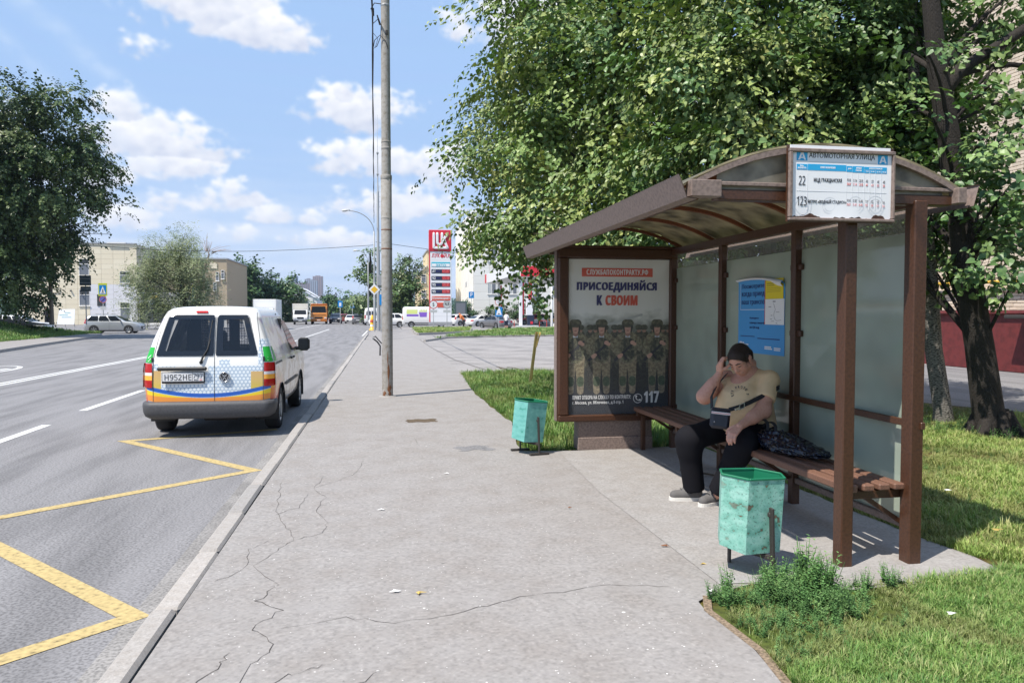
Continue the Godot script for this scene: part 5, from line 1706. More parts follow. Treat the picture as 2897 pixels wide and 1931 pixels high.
	for q in [[0, 0.9, 1.5, 0.52], [0, 1.67, 1.3, 0.08], [-0.62, 1.38, 0.22, 0.5], [0.0, 1.38, 0.16, 0.5], [0.62, 1.38, 0.22, 0.5]]: one("sheet", bh, "black plastic", Vector3(q[0], q[1], 0), Vector3(q[2], q[3], 0.03))
	s = sm()
	for k in 24: bar(s, Vector3(-0.5 + k * 0.0435, 1.15, 0.0), Vector3(-0.5 + k * 0.0435, 1.63, 0.0), 0.006, 0.006)
	for k in 11: bar(s, Vector3(-0.5, 1.17 + k * 0.0435, 0.0), Vector3(0.5, 1.17 + k * 0.0435, 0.0), 0.006, 0.006)
	obj("grille", s, M["black plastic"], bh)
	for x in [-0.36, 0.36]:
		s = sm()
		box(s, Vector3(x, 1.32, -2.55), Vector3(0.26, 0.22, 0.1), 0.05)
		box(s, Vector3(x, 0.95, -2.55), Vector3(0.46, 0.6, 0.14), 0.05)
		obj("seat", s, M["black plastic"], t)
	s = sm()
	on_body(s, CADDY, "B", 0.51, 0.078, 0.084, 1.76, 0.078, 0.084, 0.004, 0.0, 0.045, 1, 14)
	obj("door_gap", s, M["black plastic"], t)
	for x in [-1.0, 1.0]:
		s = sm()
		on_body(s, CADDY, "B", 0.51, x * 0.722, x * 0.728, 1.10, x * 0.716, x * 0.722, 0.004, 0.0, 0.045, 1, 8)
		on_body(s, CADDY, "B", 1.10, x * 0.716, x * 0.722, 1.73, x * 0.60, x * 0.606, 0.004, 0.0, 0.045, 1, 8)
		obj("door_gap", s, M["grey plastic"], t)
		for yy in [0.58, 1.08]: one("hinge", t, "black plastic", Vector3(x * 0.735, yy, -0.065), Vector3(0.02, 0.07, 0.02), 0.004)
		# lamps in three coloured fields
		for q in [["lamp red", 0.905, 1.03], ["lamp clear", 0.865, 0.905], ["lamp amber", 0.80, 0.865], ["lamp red", 0.70, 0.80]]:
			s = sm()
			on_body(s, CADDY, "B", q[1], x * 0.735, x * 0.868, q[2], x * 0.735, x * 0.866, 0.014, 0.0, 0.045, 8, 4)
			obj("tail_light", s, M[q[0]], t)
			s = sm()
			on_body(s, CADDY, "R" if x > 0 else "L", q[1], 0.145, 0.22, q[2], 0.15, 0.225, 0.012, 0.0, 0.045, 3, 3)
			obj("tail_light", s, M[q[0]], t)
		s = sm()
		on_body(s, CADDY, "B", 1.04, x * 0.742, x * 0.85, 1.25, x * 0.71, x * 0.79, 0.006, 0.0, 0.045, 8, 6)
		obj("green_patch", s, M["van green"], t)
		s = sm()
		for k in 2: on_body(s, CADDY, "B", 1.055 + k * 0.045, x * 0.79 - 0.015, x * 0.79 - 0.003, 1.10 + k * 0.045, x * 0.79 + 0.03, x * 0.79 + 0.042, 0.009, 0.0, 0.045, 1, 1)
		obj("white_dash", s, M["white"], t)
		s = sm()
		on_body(s, CADDY, "R" if x > 0 else "L", 1.04, 0.20, 0.42, 1.25, 0.26, 0.34, 0.006, 0.0, 0.0, 3, 4)
		obj("green_patch", s, M["van green"], t)
	s = sm()
	on_body(s, CADDY, "B", 1.722, -0.20, -0.035, 1.752, -0.195, -0.04, 0.02, 0.008, 0.045)
	obj("brake_light", s, M["lamp red"], t)
	# handle strip, number plate, badge, wiper
	s = sm()
	bar(s, Vector3(-0.655, 0.957, 0.0), Vector3(-0.01, 0.957, 0.015), 0.05, 0.052, 0.016)
	obj("handle_strip", s, M["black plastic"], t)
	one("handle", t, "black plastic", Vector3(-0.13, 0.955, 0.035), Vector3(0.16, 0.035, 0.02), 0.006)
	one("plate_frame", t, "black plastic", Vector3(-0.32, 0.835, 0.002), Vector3(0.555, 0.155, 0.022), 0.006)
	one("number_plate", t, "plate", Vector3(-0.32, 0.846, 0.012), Vector3(0.535, 0.118, 0.01), 0.002)
	text(t, "Н952НЕ", Vector3(-0.385, 0.842, 0.0185), 0.345, 0.078, M["ink"], false)
	text(t, "797", Vector3(-0.128, 0.858, 0.0185), 0.125, 0.058, M["ink"], false)
	text(t, "RUS", Vector3(-0.15, 0.806, 0.0185), 0.055, 0.018, M["ink"])
	one("flag", t, "pink ink", Vector3(-0.09, 0.806, 0.0182), Vector3(0.03, 0.018, 0.002))
	one("plate_divider", t, "ink", Vector3(-0.20, 0.846, 0.0182), Vector3(0.004, 0.108, 0.002))
	var b := thing_part("badge", t, Vector3(0.218, 0.838, 0.0))
	s = sm()
	disc(s, Vector3.ZERO, 0.066, 0.004)
	obj("disc", s, M["badge dark"], b)
	s = sm()
	var rp := []
	for i in 33: rp.append(Vector3(cos(TAU * i / 32) * 0.066, sin(TAU * i / 32) * 0.066, 0.006))
	tube(s, rp, 0.0075, 8, false)
	for q in [[-0.036, 0.048, -0.012, 0.006], [0.036, 0.048, 0.012, 0.006], [-0.012, 0.006, 0.0, 0.03], [0.012, 0.006, 0.0, 0.03], [-0.058, 0.02, -0.028, -0.05], [-0.028, -0.05, 0.0, -0.004], [0.058, 0.02, 0.028, -0.05], [0.028, -0.05, 0.0, -0.004], [-0.014, 0.058, 0.0, 0.02], [0.014, 0.058, 0.0, 0.02]]:
		if absf(q[0]) < 0.02 and q[3] > 0.0: continue
		bar(s, Vector3(q[0], q[1], 0.008), Vector3(q[2], q[3], 0.008), 0.012, 0.008, 0.002, Vector3(0, 0, 1))
	bar(s, Vector3(-0.036, 0.048, 0.008), Vector3(0.0, 0.004, 0.008), 0.012, 0.008, 0.002, Vector3(0, 0, 1))
	bar(s, Vector3(0.036, 0.048, 0.008), Vector3(0.0, 0.004, 0.008), 0.012, 0.008, 0.002, Vector3(0, 0, 1))
	obj("emblem", s, M["chrome"], b)
	s = sm()
	tube(s, [Vector3(-0.095, 1.04, -0.02), Vector3(-0.07, 1.11, -0.02), Vector3(-0.01, 1.22, -0.05), Vector3(0.02, 1.36, -0.10)], [0.016, 0.013, 0.009, 0.007], 8)
	obj("wiper", s, M["black plastic"], t)
	s = sm()
	bar(s, Vector3(-0.015, 1.18, -0.05), Vector3(0.035, 1.62, -0.19), 0.014, 0.02, 0.003)
	obj("wiper_blade", s, M["black plastic"], t)
	s = sm()
	lathe(s, [Vector2(0.0, 0.02), Vector2(0.022, 0.015), Vector2(0.026, 0)], 12, Transform3D(Basis(Vector3(1, 0, 0), Vector3(0, 0, 1), Vector3(0, -1, 0)), Vector3(-0.095, 1.04, -0.04)))
	obj("wiper_hub", s, M["black plastic"], t)
	# flanks
	for side in ["R", "L"]:
		var x := 1.0 if side == "R" else -1.0
		s = sm()
		on_body(s, CADDY, side, 1.10, 2.25, 3.30, 1.60, 2.2, 2.62, 0.006, 0.03, 0.0, 8, 8)
		obj("side_window", s, M["dark glass"], t)
		for q in [[1.02, 1.026], [2.18, 2.186], [3.2, 3.206]]:
			s = sm()
			on_body(s, CADDY, side, 0.40, q[0], q[1], 1.0, q[0], q[1], 0.004, 0.0, 0.0, 1, 8)
			obj("door_gap", s, M["black plastic"], t)
		s = sm()
		on_body(s, CADDY, side, 0.985, 0.25, 1.0, 1.015, 0.25, 1.0, 0.006)
		obj("sliding_rail", s, M["black plastic"], t)
		s = sm()
		on_body(s, CADDY, side, 0.60, 1.25, 2.95, 0.645, 1.25, 2.95, 0.014, 0.0, 0.0, 8, 2)
		obj("rub_strip", s, M["grey plastic"], t)
		for q in [2.05, 2.32]: one("door_handle", t, "black plastic", Vector3(x * 0.885, 0.985, -q), Vector3(0.035, 0.035, 0.13), 0.01)
		var mr := thing_part("mirror", t, Vector3(x * 0.99, 1.17, -2.98))
		s = sm()
		box(s, Vector3.ZERO, Vector3(0.20, 0.235, 0.13), 0.045)
		obj("housing", s, M["black plastic"], mr)
		one("arm", mr, "black plastic", Vector3(-x * 0.11, -0.075, -0.01), Vector3(0.14, 0.06, 0.07), 0.015)
		s = sm()
		box(s, Vector3(0, 0, 0.067), Vector3(0.165, 0.195, 0.004), 0.0)
		obj("mirror_glass", s, M["dark glass"], mr)
	s = sm()
	on_body(s, CADDY, "F", 1.16, -0.74, 0.74, 1.66, -0.6, 0.6, 0.01, 0.05, 0.045, 10, 8)
	obj("windscreen", s, M["clear glass"], t)
	for x in [-1.0, 1.0]:
		s = sm()
		on_body(s, CADDY, "F", 0.66, x * 0.5, x * 0.82, 0.86, x * 0.55, x * 0.84, 0.012, 0.03, 0.045)
		obj("headlight", s, M["lamp clear"], t)

func thing_part(n: String, parent: Node3D, at: Vector3) -> Node3D:
	var o := Node3D.new()
	o.name = n
	var k := 1
	while parent.has_node(NodePath(String(o.name))):
		o.name = "%s_%03d" % [n, k]; k += 1
	parent.add_child(o, true)
	o.position = at
	return o

func paint(n: String, c: Color, metal := 0.0) -> StandardMaterial3D:
	var m := mat(n, c, 0.28, metal)
	m.clearcoat_enabled = true; m.clearcoat = 0.7; m.clearcoat_roughness = 0.05
	return m

func box_truck(n: String, label: String, at: Vector3, turn: float, cab: Material, cargo: String, dump: bool) -> Node3D:
	# nose at z = 0 towards +z, so that the truck looks at whoever stands before it
	var t := thing(n, label, "truck", at, turn)
	var w := 1.0 if not dump else 1.22
	var top := 2.2 if not dump else 2.9
	var s := sm()
	var prof := PackedVector2Array([Vector2(0.0, 0.55), Vector2(-1.75, 0.55), Vector2(-1.75, top), Vector2(-0.75 if not dump else -0.2, top), Vector2(-0.45 if not dump else -0.12, 1.5 if not dump else 1.75), Vector2(-0.02, 1.15 if not dump else 1.65)])
	prism(s, prof, -w, w, Transform3D(Basis(Vector3(0, 0, 1), Vector3(0, 1, 0), Vector3(-1, 0, 0)), Vector3.ZERO))
	obj("cab", s, cab, t)
	s = sm()
	var a := [Vector3(-w + 0.12, 1.22 if not dump else 1.8, 0.0), Vector3(-w + 0.2, top - 0.16, 0.0)]
	var zz := [-0.085 if not dump else -0.115, -0.73 if not dump else -0.185]
	if not dump: zz[0] = -0.10
	quad(s, Vector3(a[0].x, a[0].y, zz[0] + 0.02), Vector3(a[1].x, a[1].y, zz[1] + 0.10), Vector3(-a[1].x, a[1].y, zz[1] + 0.10), Vector3(-a[0].x, a[0].y, zz[0] + 0.02))
	if not dump:
		s = sm()
		quad(s, Vector3(-0.86, 1.53, -0.43), Vector3(-0.80, 2.14, -0.70), Vector3(0.80, 2.14, -0.70), Vector3(0.86, 1.53, -0.43))
		for v in 1: pass
	var wsn := obj("windscreen", s, M["dark glass"], t)
	wsn.position = Vector3(0, 0.0, 0.025)
	for x in [-1.0, 1.0]:
		one("headlight", t, "lamp clear", Vector3(x * (w - 0.22), 0.95, 0.02), Vector3(0.34, 0.18, 0.04), 0.015)
		one("mirror", t, "black plastic", Vector3(x * (w + 0.16), top - 0.55, -0.35), Vector3(0.16, 0.42, 0.08), 0.02)
		s = sm()
		box(s, Vector3(x * (w + 0.003), top - 0.5, -1.05), Vector3(0.006, 0.62, 0.8))
		obj("side_window", s, M["dark glass"], t)
	one("grille", t, "black plastic", Vector3(0, 1.0, 0.012), Vector3(w * 0.95, 0.28, 0.03), 0.008)
	one("bumper", t, "grey plastic" if not dump else "truck orange dark", Vector3(0, 0.55, 0.02), Vector3(w * 2.0, 0.34, 0.14), 0.03)
	one("number_plate", t, "plate", Vector3(0, 0.6, 0.095), Vector3(0.52, 0.115, 0.012), 0.003)
	var bw := 1.12 if not dump else 1.25
	if not dump:
		one("cargo_box", t, cargo, Vector3(0, 1.98, -4.1), Vector3(bw * 2.0, 2.3, 4.3), 0.02)
		for x in [-1.0, 1.0]:
			one("corner_trim", t, "pale grey", Vector3(x * (bw + 0.003), 1.98, -1.96), Vector3(0.05, 2.32, 0.05))
			one("corner_trim", t, "pale grey", Vector3(x * (bw + 0.003), 1.98, -6.24), Vector3(0.05, 2.32, 0.05))
		one("chassis", t, "black plastic", Vector3(0, 0.68, -3.6), Vector3(0.9, 0.24, 5.0))
	else:
		s = sm()
		prism(s, PackedVector2Array([Vector2(-2.1, 1.2), Vector2(-7.2, 1.4), Vector2(-7.4, 3.0), Vector2(-2.0, 3.0), Vector2(-1.3, 3.15), Vector2(-1.3, 3.05), Vector2(-2.0, 2.85)]), -bw, bw, Transform3D(Basis(Vector3(0, 0, 1), Vector3(0, 1, 0), Vector3(-1, 0, 0)), Vector3.ZERO))
		obj("dump_body", s, cab, t)
		for z in [-2.8, -3.8, -4.8, -5.8, -6.8]:
			for x in [-1.0, 1.0]: one("body_rib", t, "truck orange dark", Vector3(x * (bw + 0.03), 2.1, z), Vector3(0.06, 1.5, 0.12))
		one("chassis", t, "black plastic", Vector3(0, 0.9, -4.0), Vector3(0.9, 0.3, 6.2))
		one("stripe", t, "truck orange dark", Vector3(0, 1.45, 0.006), Vector3(w * 1.7, 0.1, 0.02))
	var r := 0.38 if not dump else 0.52
	for z in ([-0.95, -5.0] if not dump else [-1.1, -5.0, -6.4]):
		for x in [-1.0, 1.0]: wheel(t, x * (w - 0.02), z, r, 0.28, "pale grey")
	return t

func traffic() -> void:
	var white := paint("paint white", lin(0.78, 0.78, 0.77))
	var silver := paint("paint silver", lin(0.45, 0.47, 0.49), 0.4)
	var grey := paint("paint grey", lin(0.20, 0.20, 0.21), 0.5)
	var dark := paint("paint dark", lin(0.03, 0.035, 0.045), 0.3)
	var red := paint("paint red", lin(0.42, 0.03, 0.035))
	paint("truck orange", lin(0.70, 0.27, 0.04))
	mat("truck orange dark", lin(0.42, 0.14, 0.02), 0.5)
	# across the road, left
	var t := car("parked_car", "silver estate car with a roof rack before the cream clad building", "car", "wagon", Vector3(-24.7, 0.0, -69.4), -PI / 2, silver)
	for x in [-0.55, 0.55]: rod("roof_rail", t, "steel grey", Vector3(x, 1.60, -0.8), Vector3(x, 1.60, -2.3), 0.03, 0.03, 0.005)
	for z in [-0.95, -1.5, -2.15]: rod("rack_bar", t, "steel grey", Vector3(-0.62, 1.64, z), Vector3(0.62, 1.64, z), 0.03, 0.025, 0.005)
	car("parked_car", "white car half hidden behind the left lawn mound under the big tree", "car", "wagon", Vector3(-31.0, 0.0, -67.5), -PI / 2 - 0.15, white)
	# oncoming traffic far ahead
	box_truck("box_truck", "white box truck coming towards the camera ahead of the orange tipper", Vector3(-12.0, 0.0, -116.0), 0.1, M["paint white"], "cream box", false)
	box_truck("dump_truck", "orange dump truck coming just beside the white box truck", Vector3(-9.75, 0.0, -121.0), 0.05, M["truck orange"], "", true)
	t = box_truck("box_truck", "white box body of a truck whose roof shows over the delivery van", Vector3(-11.9, 0.0, -79.0), 0.0, M["paint white"], "white", false)
	car("oncoming_car", "dark blue off road car coming between the orange truck and the red car", "car", "suv", Vector3(-7.5, 0.0, -128.5), PI, dark)
	car("oncoming_car", "small red car parked at the kerb behind the dark off road car", "car", "wagon", Vector3(-6.6, 0.0, -141.0), PI - 0.5, red)
	car("oncoming_car", "white car coming down the middle of the road far ahead", "car", "sedan", Vector3(-5.25, 0.0, -132.0), PI, white)
	car("taxi_car", "far orange and white car peeping out right of the white oncoming car", "car", "sedan", Vector3(-3.9, 0.0, -150.0), PI, paint("taxi orange", lin(0.72, 0.30, 0.10)))
	car("oncoming_car", "grey car driving off just left of the tall white van", "car", "wagon", Vector3(-3.75, 0.0, -119.0), 0.0, grey)
	car("panel_van", "tall white van seen from behind at the right road edge", "van", "van", Vector3(-1.55, 0.0, -108.5), 0.0, white, {"group": ""})
	# turning out of the fuel station
	car("turning_car", "white off road car turning out beside the grey pole", "car", "suv", Vector3(2.85, 0.0, -92.3), PI / 2 + 0.04, white)
	t = car("panel_van", "white panel van with purple and lime advert behind the speed signs", "van", "van", Vector3(2.3, 0.0, -91.6), -PI / 2, white)
	var sl: Array = PANEL_VAN
	for q in [["advert_panel", "advert green", 1.62, 0.5, 1.75, 2.12, 0.5, 1.8], ["advert_panel", "advert purple", 1.32, 0.5, 1.9, 1.56, 0.5, 1.9], ["advert_panel", "advert purple", 1.25, 2.05, 2.85, 1.8, 1.95, 2.9]]:
		var s := sm()
		on_body(s, sl, "R", q[2], q[3], q[4], q[5], q[6], q[7], 0.008)
		obj(q[0], s, M[q[1]], t)
	var s := sm()
	for i in 9:
		var a := 2.0 + i * 0.1
		on_body(s, sl, "R", 1.8, a, a + 0.05, 2.05 + 0.05 * (i % 3), a + 0.05 * (i % 2), a + 0.11, 0.010)
	obj("advert_leaves", s, M["advert green"], t)
	for side in ["R"]:
		s = sm()
		on_body(s, sl, side, 0.45, 0.3, 5.2, 0.56, 0.3, 5.2, 0.012)
		obj("side_moulding", s, M["black plastic"], t)
	# on the forecourt
	car("parked_car", "white saloon standing before the hedge of the white building", "car", "sedan", Vector3(10.8, 0.0, -96.5), -PI / 2 + 0.5, white)
	car("parked_car", "white car mostly hidden behind the white saloon by the orange vest", "car", "wagon", Vector3(9.2, 0.0, -103.0), -PI / 2 + 0.5, white)
	car("parked_car", "grey saloon seen from behind under the speed hump sign", "car", "sedan", Vector3(13.3, 0.0, -81.2), 0.45, grey)
	car("parked_car", "red car half hidden behind the fuel pumps", "car", "wagon", Vector3(24.8, 0.0, -114.0), PI / 2, red)
	t = car("taxi_car", "white taxi with yellow side beside the fuel pump", "car", "sedan", Vector3(26.0, 0.0, -107.0), PI / 2 - 0.1, white)
	for side in ["R", "L"]:
		s = sm()
		on_body(s, SEDAN, side, 0.42, 1.35, 2.3, 0.9, 1.2, 2.6, 0.007)
		obj("yellow_panel", s, M["sign yellow"], t)

# ---------------------------------------------------------------- buildings
# windows: [x0, x1, y0, y1]; a wall in the plane z, seen from +z, clad in panels that leave the windows free
func clad(t: Node3D, x0: float, x1: float, y0: float, y1: float, z: float, pw: float, ph: float, mats: Callable, holes: Array, T := Transform3D()) -> void:
	var nx := maxi(int(round((x1 - x0) / pw)), 1)
	var ny := maxi(int(round((y1 - y0) / ph)), 1)
	var share := {}
	for j in ny:
		for i in nx:
			var a0 := lerpf(x0, x1, float(i) / nx) + 0.012; var a1 := lerpf(x0, x1, float(i + 1) / nx) - 0.012
			var b0 := lerpf(y0, y1, float(j) / ny) + 0.012; var b1 := lerpf(y0, y1, float(j + 1) / ny) - 0.012
			# trim a panel against an opening, or leave it out
			var rects := [[a0, a1, b0, b1]]
			for h in holes:
				var next := []
				for r in rects:
					if h[0] >= r[1] or h[1] <= r[0] or h[2] >= r[3] or h[3] <= r[2]:
						next.append(r); continue
					if h[0] > r[0] + 0.05: next.append([r[0], h[0], r[2], r[3]])
					if h[1] < r[1] - 0.05: next.append([h[1], r[1], r[2], r[3]])
					var m0 := maxf(r[0], h[0]); var m1 := minf(r[1], h[1])
					if h[2] > r[2] + 0.05: next.append([m0, m1, r[2], h[2]])
					if h[3] < r[3] - 0.05: next.append([m0, m1, h[3], r[3]])
				rects = next
			for r in rects:
				var key := "%.2f %.2f" % [r[1] - r[0], r[3] - r[2]]
				if not share.has(key):
					var s := sm()
					box(s, Vector3.ZERO, Vector3(r[1] - r[0], r[3] - r[2], 0.05), 0.008)
					s.generate_normals()
					share[key] = s.commit()
				var o := put("panel", share[key], M[mats.call((r[0] + r[1]) / 2, (r[2] + r[3]) / 2)], t)
				o.transform = T * Transform3D(Basis(), Vector3((r[0] + r[1]) / 2, (r[2] + r[3]) / 2, z))

func window(t: Node3D, x0: float, x1: float, y0: float, y1: float, z: float, style := 0, T := Transform3D()) -> void:
	var w := x1 - x0; var h := y1 - y0
	var c := Vector3((x0 + x1) / 2, (y0 + y1) / 2, z)
	var s := sm()
	var f := 0.07
	box(s, c + Vector3(0, h / 2 - f / 2, 0.0), Vector3(w, f, 0.10), 0.008, T)
	box(s, c + Vector3(0, -h / 2 + f / 2, 0.0), Vector3(w, f, 0.10), 0.008, T)
	for k in [-1.0, 1.0]: box(s, c + Vector3(k * (w / 2 - f / 2), 0, 0.0), Vector3(f, h - 2 * f, 0.10), 0.008, T)
	if style == 0: box(s, c + Vector3(0, h * 0.18, 0.0), Vector3(w - 2 * f, 0.09, 0.09), 0.006, T)
	else: box(s, c + Vector3(0, 0, 0.0), Vector3(0.08, h - 2 * f, 0.09), 0.006, T)
	var win := obj("window", s, M["window frame"], t)
	s = sm()
	box(s, c + Vector3(0, h * 0.335, -0.012) if style == 0 else c + Vector3(-w * 0.25, 0, -0.012), Vector3(w - 0.12, h * 0.28, 0.02) if style == 0 else Vector3(w * 0.46, h - 0.12, 0.02), 0.0, T)
	obj("pane", s, M["window dark"] if style == 0 else M["window pale"], win)
	s = sm()
	box(s, c + Vector3(0, -h * 0.15, -0.012) if style == 0 else c + Vector3(w * 0.25, 0, -0.012), Vector3(w - 0.12, h * 0.58, 0.02) if style == 0 else Vector3(w * 0.46, h - 0.12, 0.02), 0.0, T)
	obj("pane", s, M["window grey"], win)
	s = sm()
	box(s, c + Vector3(0, -h / 2 - 0.03, 0.05), Vector3(w + 0.16, 0.06, 0.2), 0.008, T)
	obj("sill", s, M["window frame"], win)

func buildings() -> void:
	mat("clad cream", lin(0.76, 0.675, 0.505), 0.6)
	mat("clad cream2", lin(0.79, 0.71, 0.54), 0.6)
	mat("clad grey", lin(0.70, 0.69, 0.71), 0.6)
	mat("clad white", lin(0.82, 0.80, 0.745), 0.55)
	mat("clad white2", lin(0.84, 0.825, 0.775), 0.55)
	mat("backing", lin(0.45, 0.41, 0.34), 0.9)
	mat("beige wall", lin(0.42, 0.34, 0.235), 0.8)
	mat("window frame", lin(0.76, 0.75, 0.73), 0.5)
	mat("window dark", lin(0.04, 0.044, 0.044), 0.3)
	mat("window grey", lin(0.17, 0.185, 0.21), 0.3)
	mat("window pale", lin(0.50, 0.52, 0.52), 0.2)
	mat("roof grey", lin(0.36, 0.38, 0.41), 0.6)
	mat("plinth red", lin(0.15, 0.022, 0.022), 0.7)
	stain(M["plinth red"], texes["patch"], 1.6)
	mat("brick pale", lin(0.60, 0.51, 0.41), 0.9)
	mat("brick pale2", lin(0.55, 0.465, 0.37), 0.9)
	mat("brick pale3", lin(0.64, 0.55, 0.45), 0.9)
	mat("mortar", lin(0.36, 0.315, 0.265), 0.95)
	mat("gas yellow", lin(0.70, 0.42, 0.05), 0.5)
	# cream building on the left
	var t := thing("office_building", "cream panel clad two storey building with a flat roof behind the left lawn", "building")
	one("wall", t, "backing", Vector3(-44.2, 5.95, -128.1), Vector3(16.4, 11.9, 14.0))
	var wins := [[-43.96, -42.59, 7.22, 9.68], [-44.0, -42.56, 2.77, 5.17], [-38.45, -37.02, 0.72, 3.31], [-38.4, -37.0, 6.1, 7.9], [-49.6, -48.2, 7.22, 9.68]]
	clad(t, -52.4, -36.0, 0.0, 11.9, -121.07, 1.57, 0.745, func(x: float, y: float) -> String: return "clad grey" if x > -42.3 and y < 6.0 else ("clad cream" if int(absf(x * 7.0) + absf(y * 3.0)) % 3 else "clad cream2"), wins)
	for w in wins: window(t, w[0], w[1], w[2], w[3], -121.07)
	rod("parapet", t, "roof grey", Vector3(-52.5, 12.0, -121.1), Vector3(-35.95, 12.0, -121.1), 0.4, 0.16)
	one("parapet", t, "window frame", Vector3(-38.7, 12.06, -121.0), Vector3(2.6, 0.2, 0.5))
	one("plate", t, "clad cream2", Vector3(-47.3, 5.1, -121.0), Vector3(1.4, 0.8, 0.12), 0.01)
	one("dark_poster", t, "window dark", Vector3(-41.0, 3.6, -121.0), Vector3(1.1, 1.7, 0.06), 0.01)
	for q in [[-45.8, 5.0], [-44.4, 4.6]]: one("wall_lamp", t, "grey plastic", Vector3(q[0] + 0.7, q[1], -120.95), Vector3(0.2, 0.2, 0.3), 0.03)
	one("drain", t, "steel grey", Vector3(-37.0, 4.2, -120.95), Vector3(0.5, 0.08, 0.08))
	# the dark shop entrance beside it
	t = thing("shop_entrance", "low grey shop front with dark glazed doors and dark sign band by the willow", "shop")
	one("wall", t, "clad grey", Vector3(-32.5, 2.4, -125.0), Vector3(6.9, 4.8, 7.0))
	one("sign_band", t, "window dark", Vector3(-34.6, 4.15, -121.4), Vector3(2.9, 0.85, 0.2), 0.01)
	one("sign_box", t, "clad white", Vector3(-35.7, 4.15, -121.25), Vector3(0.5, 0.6, 0.16), 0.01)
	one("yellow_letters", t, "sign yellow", Vector3(-33.7, 4.1, -121.27), Vector3(0.9, 0.42, 0.08), 0.01)
	for x in [-35.2, -34.1, -32.9, -31.9]: one("door_pane", t, "window dark", Vector3(x, 1.6, -121.46), Vector3(1.0, 3.0, 0.06))
	for x in [-35.75, -34.65, -33.5, -32.4]: one("door_frame", t, "black plastic", Vector3(x, 1.6, -121.42), Vector3(0.09, 3.1, 0.1))
	one("step", t, "clad white", Vector3(-33.0, 0.1, -120.4), Vector3(8.0, 0.2, 2.0), 0.02)
	# beige wing
	t = thing("office_wing", "beige flat roofed wing with narrow windows behind the willow", "building")
	one("wall", t, "beige wall", Vector3(-30.2, 5.05, -134.0), Vector3(12.4, 10.1, 18.0))
	for q in [[-25.4, 7.6], [-24.6, 7.9], [-27.0, 6.2], [-25.8, 6.0]]: window(t, q[0] - 0.25, q[0] + 0.25, q[1] - 0.9, q[1] + 0.5, -124.9)
	one("parapet", t, "roof grey", Vector3(-30.2, 10.2, -134.0), Vector3(12.7, 0.2, 18.3))
	one("plate", t, "clad cream", Vector3(-26.0, 9.1, -124.95), Vector3(1.2, 0.9, 0.1))
	# board leaning on the cream wall, concrete fence at the far left
	t = thing("leaning_board", "white printed board standing against the cream building", "board")
	var s := sm()
	quad(s, Vector3(-36.98, 0.4, -95.0), Vector3(-36.80, 2.14, -95.3), Vector3(-35.12, 2.18, -95.3), Vector3(-35.14, 0.4, -95.0))
	obj("panel", s, M["sign white"], t)
	for q in [[-36.3, 1.5, 0.9, 0.12], [-36.0, 1.25, 1.0, 0.1], [-35.9, 1.75, 0.6, 0.1]]: one("print", t, "notice print", Vector3(q[0], q[1], -95.12 - (q[1] - 1.2) * 0.17), Vector3(q[2], q[3], 0.01), 0.0)
	for x in [-36.5, -35.5]: rod("strut", t, "steel grey", Vector3(x, 1.8, -95.3), Vector3(x, 0.1, -96.2), 0.05, 0.05)
	t = thing("concrete_fence", "pinkish cast concrete fence with diamond relief behind the white parked car", "fence")
	for i in 7:
		var x := -68.0 + i * 2.9
		one("panel", t, "fence pink", Vector3(x, 1.7, -92.0), Vector3(2.7, 2.6, 0.12), 0.02)
		one("post", t, "fence pink", Vector3(x + 1.43, 1.6, -92.0), Vector3(0.22, 3.0, 0.22), 0.02)
		s = sm()
		for a in 5:
			for b in 5:
				var c := Vector3(x - 1.1 + a * 0.55, 0.75 + b * 0.48, -91.93)
				for k in 4:
					var p := [Vector3(0.24, 0, 0), Vector3(0, 0.21, 0), Vector3(-0.24, 0, 0), Vector3(0, -0.21, 0)]
					tri(s, c + p[k], c + Vector3(0, 0, 0.07), c + p[(k + 1) % 4])
		obj("diamond_relief", s, M["fence pink"], t)
	# white office building on the right, with the fuel station before it
	t = thing("office_building", "tall white panel clad office building behind the fuel station", "building")
	one("wall", t, "backing", Vector3(28.0, 9.1, -138.1), Vector3(26.5, 18.2, 28.0))
	wins = []
	for y in [4.8, 10.2]:
		for x in [17.08, 20.58, 24.3, 28.0, 31.6]: wins.append([x, x + 1.4, y, y + 2.15])
	for y in [1.0]:
		for x in [24.3]: wins.append([x, x + 1.4, y, y + 1.0])
	clad(t, 14.72, 41.2, 0.0, 18.2, -124.07, 2.65, 1.3, func(x: float, y: float) -> String: return "clad white" if int(absf(x * 5.0) + absf(y * 3.0)) % 3 else "clad white2", wins)
	for w in wins: window(t, w[0], w[1], w[2], w[3], -124.07, 1)
	one("spandrel", t, "window grey", Vector3(25.0, 3.9, -124.0), Vector3(1.5, 1.6, 0.06))
	var T := Transform3D(Basis(Vector3(0, 0, 1), Vector3(0, 1, 0), Vector3(-1, 0, 0)), Vector3(0, 0, 0))
	# flank that runs back along the road: T turns +z of the wall to -x
	var holes := []
	for z in [-128.5, -133.5, -138.5, -143.5]:
		for y in [5.0, 10.4, 14.4]: holes.append([z, z + 1.1, y, y + 2.4])
	clad(t, -152.0, -124.1, 0.0, 17.6, -14.70, 2.8, 1.3, func(x: float, y: float) -> String: return "clad white2" if int(absf(x * 5.0) + absf(y * 3.0)) % 3 else "clad white", holes, T)
	for h in holes: window(t, h[0], h[1], h[2], h[3], -14.70, 0, T)
	for z in [-126.4, -131.2, -136.0, -141.0, -146.0]: one("pilaster", t, "clad white2", Vector3(14.3, 8.7, z), Vector3(0.75, 17.4, 0.7), 0.03)
	one("parapet", t, "clad white2", Vector3(28.0, 18.3, -138.0), Vector3(26.9, 0.25, 28.4))
